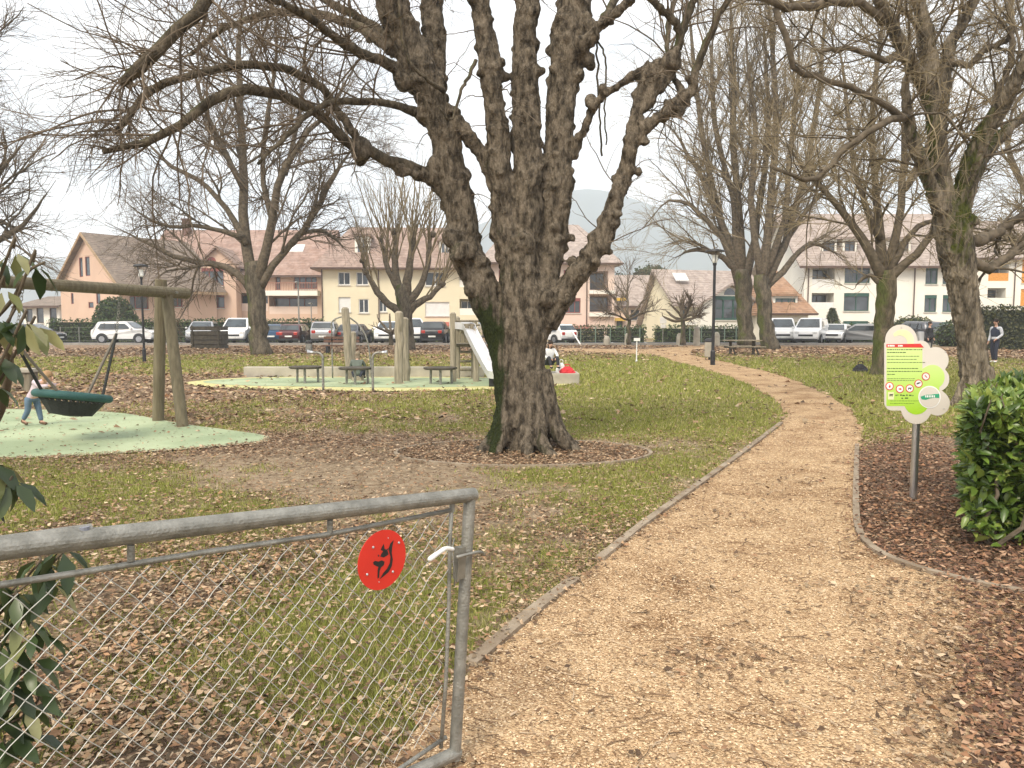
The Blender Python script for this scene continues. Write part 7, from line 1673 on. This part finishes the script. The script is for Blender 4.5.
Z = Z*(.88+.05*np.clip(X, 0, 2)); C = np.stack([lx0+X+.6*Yv, ly0+Yv, Z], 1); on = np.stack([np.where(f2, -1., 0), np.where(f1, -1., 0), np.where(f3, 1., .15)], 1)
D = unit(on*.55+rs.normal(0, .45, (n, 3))+np.array([0, 0, .25])); Nn = unit(np.array([0, -.35, 1])+rs.normal(0, .45, (n, 3))+on*.3); Nn = unit(Nn-(Nn*D).sum(1, keepdims=True)*D)
Ln = .105*rs.uniform(.55, 1.25, n); bright = fnoise(X*1.3+Yv, Z*1.3, .35, 9)
ci = np.clip((bright*7-1.2+rs.normal(0, 1.0, n)), 0, 4).astype(int); ordr = np.array([4, 2, 0, 1, 3]); col = LAU[ordr[ci]]*rs.uniform(.75, 1.25, (n, 1))
m = MB(); leaf_mesh(m, C, D, Nn, Ln, Ln*.42, col); m.build('foliage', M_LEAF, lroot, smooth=True)

# ------------------------------------------------------------ broad leaved shrub at the left
broot2 = empty('broadleaf_shrub', (-1.62, 2.2, 0), 0, 'broad leaved evergreen shrub with drooping leaves, at the left edge behind the gate', 'shrub')
RH = np.array([(.055, .085, .028), (.04, .065, .022), (.08, .11, .04), (.03, .05, .018)]); RY = np.array([(.27, .26, .12), (.22, .235, .09)])
clus = [(-8, 262, 2.05, 5), (14, 258, 2.0, 4), (34, 272, 2.0, 3), (4, 296, 2.0, 5), (-4, 325, 1.95, 6), (10, 326, 2.0, 6), (24, 328, 1.95, 6), (33, 332, 2.0, 4), (0, 362, 2.0, 6), (-10, 390, 2.0, 5), (-30, 300, 2.1, 8), (-40, 360, 2.1, 8), (12, 488, 2.2, 9), (-5, 470, 2.2, 7), (-30, 500, 2.2, 8), (62, 556, 2.1, 6), (40, 566, 2.1, 6), (52, 590, 2.15, 5), (16, 600, 2.1, 8), (-4, 590, 2.1, 8), (22, 625, 2.1, 8), (36, 640, 2.1, 6), (0, 650, 2.1, 9), (28, 668, 2.1, 8), (10, 690, 2.1, 9), (-10, 720, 2.1, 9), (22, 715, 2.1, 8), (38, 700, 2.15, 5), (5, 745, 2.1, 9), (-40, 600, 2.2, 10), (-40, 680, 2.2, 10), (30, 742, 2.2, 5)]
m = MB(); sm = MB(); base = np.array([-1.95, 2.3, 0])
Cs, Ds, Ns, Ls, Cl = [], [], [], [], []
for (px, py, Yc, k) in clus:
    c = at(px, py-10, Yc); a0 = rs.uniform(0, 6.28)
    st0 = base+np.array([rs.normal(0, .08), rs.normal(0, .08), 0]); midp = (st0+c)/2+rs.normal(0, .05, 3)+np.array([-.16, .03, 0])
    sm.tube(smooth_line([st0, midp, c-np.array([.03, 0, .05]), c], 5), np.linspace(.005, .003, 16), 6)
    for j in range(k):
        a = a0+j*6.28/k+rs.normal(0, .2); dr = rs.uniform(.7, 1.5) if py < 620 else rs.uniform(.3, 1.1)
        d = unit(np.array([math.cos(a), math.sin(a)*.8, -dr])); Cs.append(c+d*.02); Ds.append(d); nn_ = np.cross(np.cross(d, [0, 0, 1.]), d); Ns.append(unit(nn_+rs.normal(0, .3, 3))); Ls.append(rs.uniform(.08, .125)*(1.0 if py > 440 else .78))
        yl = (rs.uniform() < (.38 if py < 420 else .14)); Cl.append((RY if yl else RH)[rs.integers(0, 2 if yl else 4)]*rs.uniform(.8, 1.25))
Cs, Ds, Ns, Ls, Cl = map(np.array, (Cs, Ds, Ns, Ls, Cl)); Ns = unit(Ns-(Ns*Ds).sum(1, keepdims=True)*Ds)
leaf_mesh(m, Cs, Ds, Ns, Ls, Ls*.40, Cl, .12); m.build('leaves', M_LEAF, broot2, smooth=True)
sm.tube(smooth_line([(-1.62, 2.2, -.05), at(-22, 560, 2.2), at(-14, 450, 2.2), at(2, 405, 2.15), at(9, 370, 2.1), at(7, 345, 2.05), at(-6, 320, 2.05)], 6), np.linspace(.017, .008, 37), 9)
sm.tube(smooth_line([at(-6, 320, 2.05), at(12, 300, 2.05), at(28, 272, 2.0), at(45, 262, 2.0)], 5), np.linspace(.006, .003, 16), 6)
sm.build('stems', M_BRANCH, broot2, smooth=True)

# ------------------------------------------------------------ litter of leaves, grass, chips and twigs
rs = np.random.default_rng(99)
def scatter(n, rmin, rmax, p, half=.72):
    """n places round the camera side of the park, thinning out with distance"""
    u = rs.uniform(0, 1, n); e = 2-p
    r = (rmin**e+u*(rmax**e-rmin**e))**(1/e) if abs(e) > 1e-6 else rmin*(rmax/rmin)**u
    a = rs.uniform(-half, half, n); return r*np.sin(a), r*np.cos(a), r
hard = [PADL, PADM]
def free(x, y):
    k = np.ones(len(x), bool)
    for p in hard: k &= ~in_poly(x, y, p)
    return k
def edge_path(x, y):  # inside the path and far from its rim
    return in_poly(x, y, PATH)
PAL = np.array([(.21, .125, .07), (.31, .20, .115), (.13, .08, .048), (.36, .255, .16), (.095, .06, .037), (.27, .155, .085), (.44, .33, .22), (.23, .17, .105)])
PAL_RED = np.array([(.165, .085, .052), (.27, .145, .08), (.12, .066, .04), (.36, .23, .145), (.07, .042, .029)])
def leaf_bits(name, n, rmin, rmax, p, size, kind):
    x, y, r = scatter(n, rmin, rmax, p); lf, gr = cover(x, y); ip = edge_path(x, y)
    prob = np.clip(.16+1.0*lf**1.3, 0, 1)*(1-.55*np.clip(gr-.5, 0, .5)*2)
    # on the path only strays, more to the right front and along the rims
    px, py = project(x, y); zr_ = np.exp(-.5*((px-1045)/70)**2-.5*((py-690)/110)**2)
    q = in_poly(x+.12, y, PATH) & in_poly(x-.12, y, PATH) & in_poly(x, y+.2, PATH)
    prob = np.where(ip, np.where(q, .010+.16*np.clip(fnoise(x, y, .5, 21)-.55, 0, 1)*4+1.1*zr_, .16+1.1*zr_), prob)
    k = (rs.uniform(0, 1, n) < np.where(free(x, y), prob, .03))
    x, y, r, px, py, zr_ = x[k], y[k], r[k], px[k], py[k], zr_[k]; n = len(x)
    s = size*rs.uniform(.45, 1.3, n)*(1+.03*r); a = rs.uniform(0, 6.28, n); asp = rs.uniform(.3, .8, n)
    dx, dy = np.cos(a), np.sin(a); lift = np.abs(rs.normal(0, .35, (n, 4)))*s[:, None]*.55
    z0 = .008+rs.uniform(0, .02, n)+np.where(ip[k], .003, 0)
    P = np.stack([np.stack([x, y, z0+lift[:, 0]], 1), np.stack([x+dx*s*.5-dy*s*asp*.5, y+dy*s*.5+dx*s*asp*.5, z0+lift[:, 1]], 1), np.stack([x+dx*s, y+dy*s, z0+lift[:, 2]], 1), np.stack([x+dx*s*.5+dy*s*asp*.5, y+dy*s*.5-dx*s*asp*.5, z0+lift[:, 3]], 1)], 1).reshape(-1, 3)
    b = np.arange(n)[:, None]*4; F = np.concatenate([b+np.array([[0, 1, 2]]), b+np.array([[0, 2, 3]])])
    c = PAL[rs.integers(0, len(PAL), n)]; s_red = 0; red = (np.exp(-.5*((px-930)/90)**2-.5*((py-500)/50)**2)+zr_ > .45); c = np.where(red[:, None], PAL_RED[rs.integers(0, len(PAL_RED), n)], c)
    c = c*rs.uniform(.75, 1.3, (n, 1)); m = MB(); m.add(P, F, np.repeat(c, 4, 0)); return tag(m.build(name, M_LITTER), kind='stuff')
M_LITTER = mat('dead_leaf', (1, 1, 1), .8, 0, .12, 40, spec=.25, attr=True)
leaf_bits('leaf_litter', 300000, 1.5, 16, 1.25, .033, 0)
leaf_bits('leaf_litter', 120000, 12, 52, .7, .075, 1)
# grass blades
def grass(n, rmin, rmax, p, h, w):
    x, y, r = scatter(n, rmin, rmax, p); lf, gr = cover(x, y)
    fine_ = fnoise(x, y, .16, 12)
    k = (rs.uniform(0, 1, n) < np.clip(gr*1.7-.35+1.2*(fine_-.5), 0, 1)) & free(x, y) & ~edge_path(x, y) & (np.hypot(x-RING_C[0], (y-RING_C[1])/.605) > 1.55)
    x, y, r = x[k], y[k], r[k]; n = len(x); a = rs.uniform(0, 6.28, n); H_ = h*rs.uniform(.4, 1.4, n)*(1+.02*r); W_ = w*rs.uniform(.7, 1.3, n)*(1+.11*r); ln = rs.normal(0, .5, (n, 2))*H_[:, None]
    P = np.stack([np.stack([x-np.cos(a)*W_, y-np.sin(a)*W_, 0*x-.006], 1), np.stack([x+np.cos(a)*W_, y+np.sin(a)*W_, 0*x-.006], 1), np.stack([x+ln[:, 0], y+ln[:, 1], H_], 1)], 1).reshape(-1, 3)
    F = np.arange(n)[:, None]*3+np.array([[0, 1, 2]]); pal = np.array([(.22, .25, .05), (.30, .32, .075), (.17, .18, .04), (.41, .38, .14), (.44, .38, .21)]); c = pal[rs.choice(5, n, p=[.28, .28, .14, .20, .10])]*rs.uniform(.75, 1.25, (n, 1))
    m = MB(); m.add(P, F, np.repeat(c, 3, 0)); return tag(m.build('grass', M_GRASS), kind='stuff')
M_GRASS = mat('grass_blade', (1, 1, 1), .75, 0, .1, 30, spec=.2, attr=True, trans=.25)
grass(420000, 1.5, 14, 1.1, .030, .0022)
grass(240000, 11, 40, .6, .045, .004)
# woodchips on the path
def chips(n, rmin, rmax, p):
    x, y, r = scatter(n, rmin, rmax, p, .68); k = in_poly(x, y, PATH) | ((fnoise(x, y, .3, 3) > .52) & (in_poly(x+.25, y, PATH) | in_poly(x-.2, y, PATH))); k &= free(x, y); x, y, r = x[k], y[k], r[k]; n = len(x)
    s = rs.uniform(.0025, .008, n)*(1+.05*r); a = rs.uniform(0, 6.28, n); w = s*rs.uniform(.3, .8, n); h = s*rs.uniform(.15, .5, n); dx, dy = np.cos(a), np.sin(a); z = .007
    P = np.stack([np.stack([x-dx*s, y-dy*s, z+h*rs.uniform(0, 1, n)], 1), np.stack([x+dy*w, y-dx*w, z+0*h], 1), np.stack([x+dx*s, y+dy*s, z+h*rs.uniform(0, 1, n)], 1), np.stack([x-dy*w, y+dx*w, z+0*h], 1), np.stack([x, y, z+h*1.2], 1)], 1).reshape(-1, 3)
    b = np.arange(n)[:, None]*5; F = np.concatenate([b+np.array([[i, (i+1) % 4, 4]]) for i in range(4)])
    pal = np.array([(.565, .412, .25), (.46, .318, .19), (.68, .535, .36), (.34, .218, .125), (.22, .138, .078), (.525, .368, .215)]); c = pal[rs.choice(6, n, p=[.3, .22, .16, .12, .06, .14])]*rs.uniform(.8, 1.2, (n, 1))
    m = MB(); m.add(P, F, np.repeat(c, 5, 0)); return tag(m.build('woodchips', M_LITTER), kind='stuff')
chips(300000, 1.6, 13, 1.3)
# fallen twigs
n = 5000; x, y, r = scatter(n, 1.6, 15, 1.3); ip = edge_path(x, y); k = free(x, y); x, y, ip = x[k], y[k], ip[k]; n = len(x)
a = rs.uniform(0, 6.28, n); Lt = rs.uniform(.03, .22, n)*np.where(ip, .7, 1); P = np.empty((n, 5, 3)); P[:, 0] = np.stack([x, y, .012+0*x], 1); d = a
for j in range(1, 5):
    d = d+rs.normal(0, .3, n); P[:, j] = P[:, j-1]+np.stack([np.cos(d)*Lt/4, np.sin(d)*Lt/4, rs.normal(0, .004, n)], 1)
P[:, :, 2] = np.abs(P[:, :, 2])+.004; R_ = (rs.uniform(.001, .0032, n))[:, None]*np.linspace(1, .5, 5)[None]
V, F = tube_arrays(P, R_, 4); pal = np.array([(.14, .085, .05), (.28, .19, .12), (.45, .35, .24), (.08, .05, .03)]); c = np.repeat(pal[rs.choice(4, n, p=[.4, .25, .15, .2])], 20, 0)
m = MB(); m.add(V, F, c); tag(m.build('twig_litter', M_LITTER), kind='stuff')
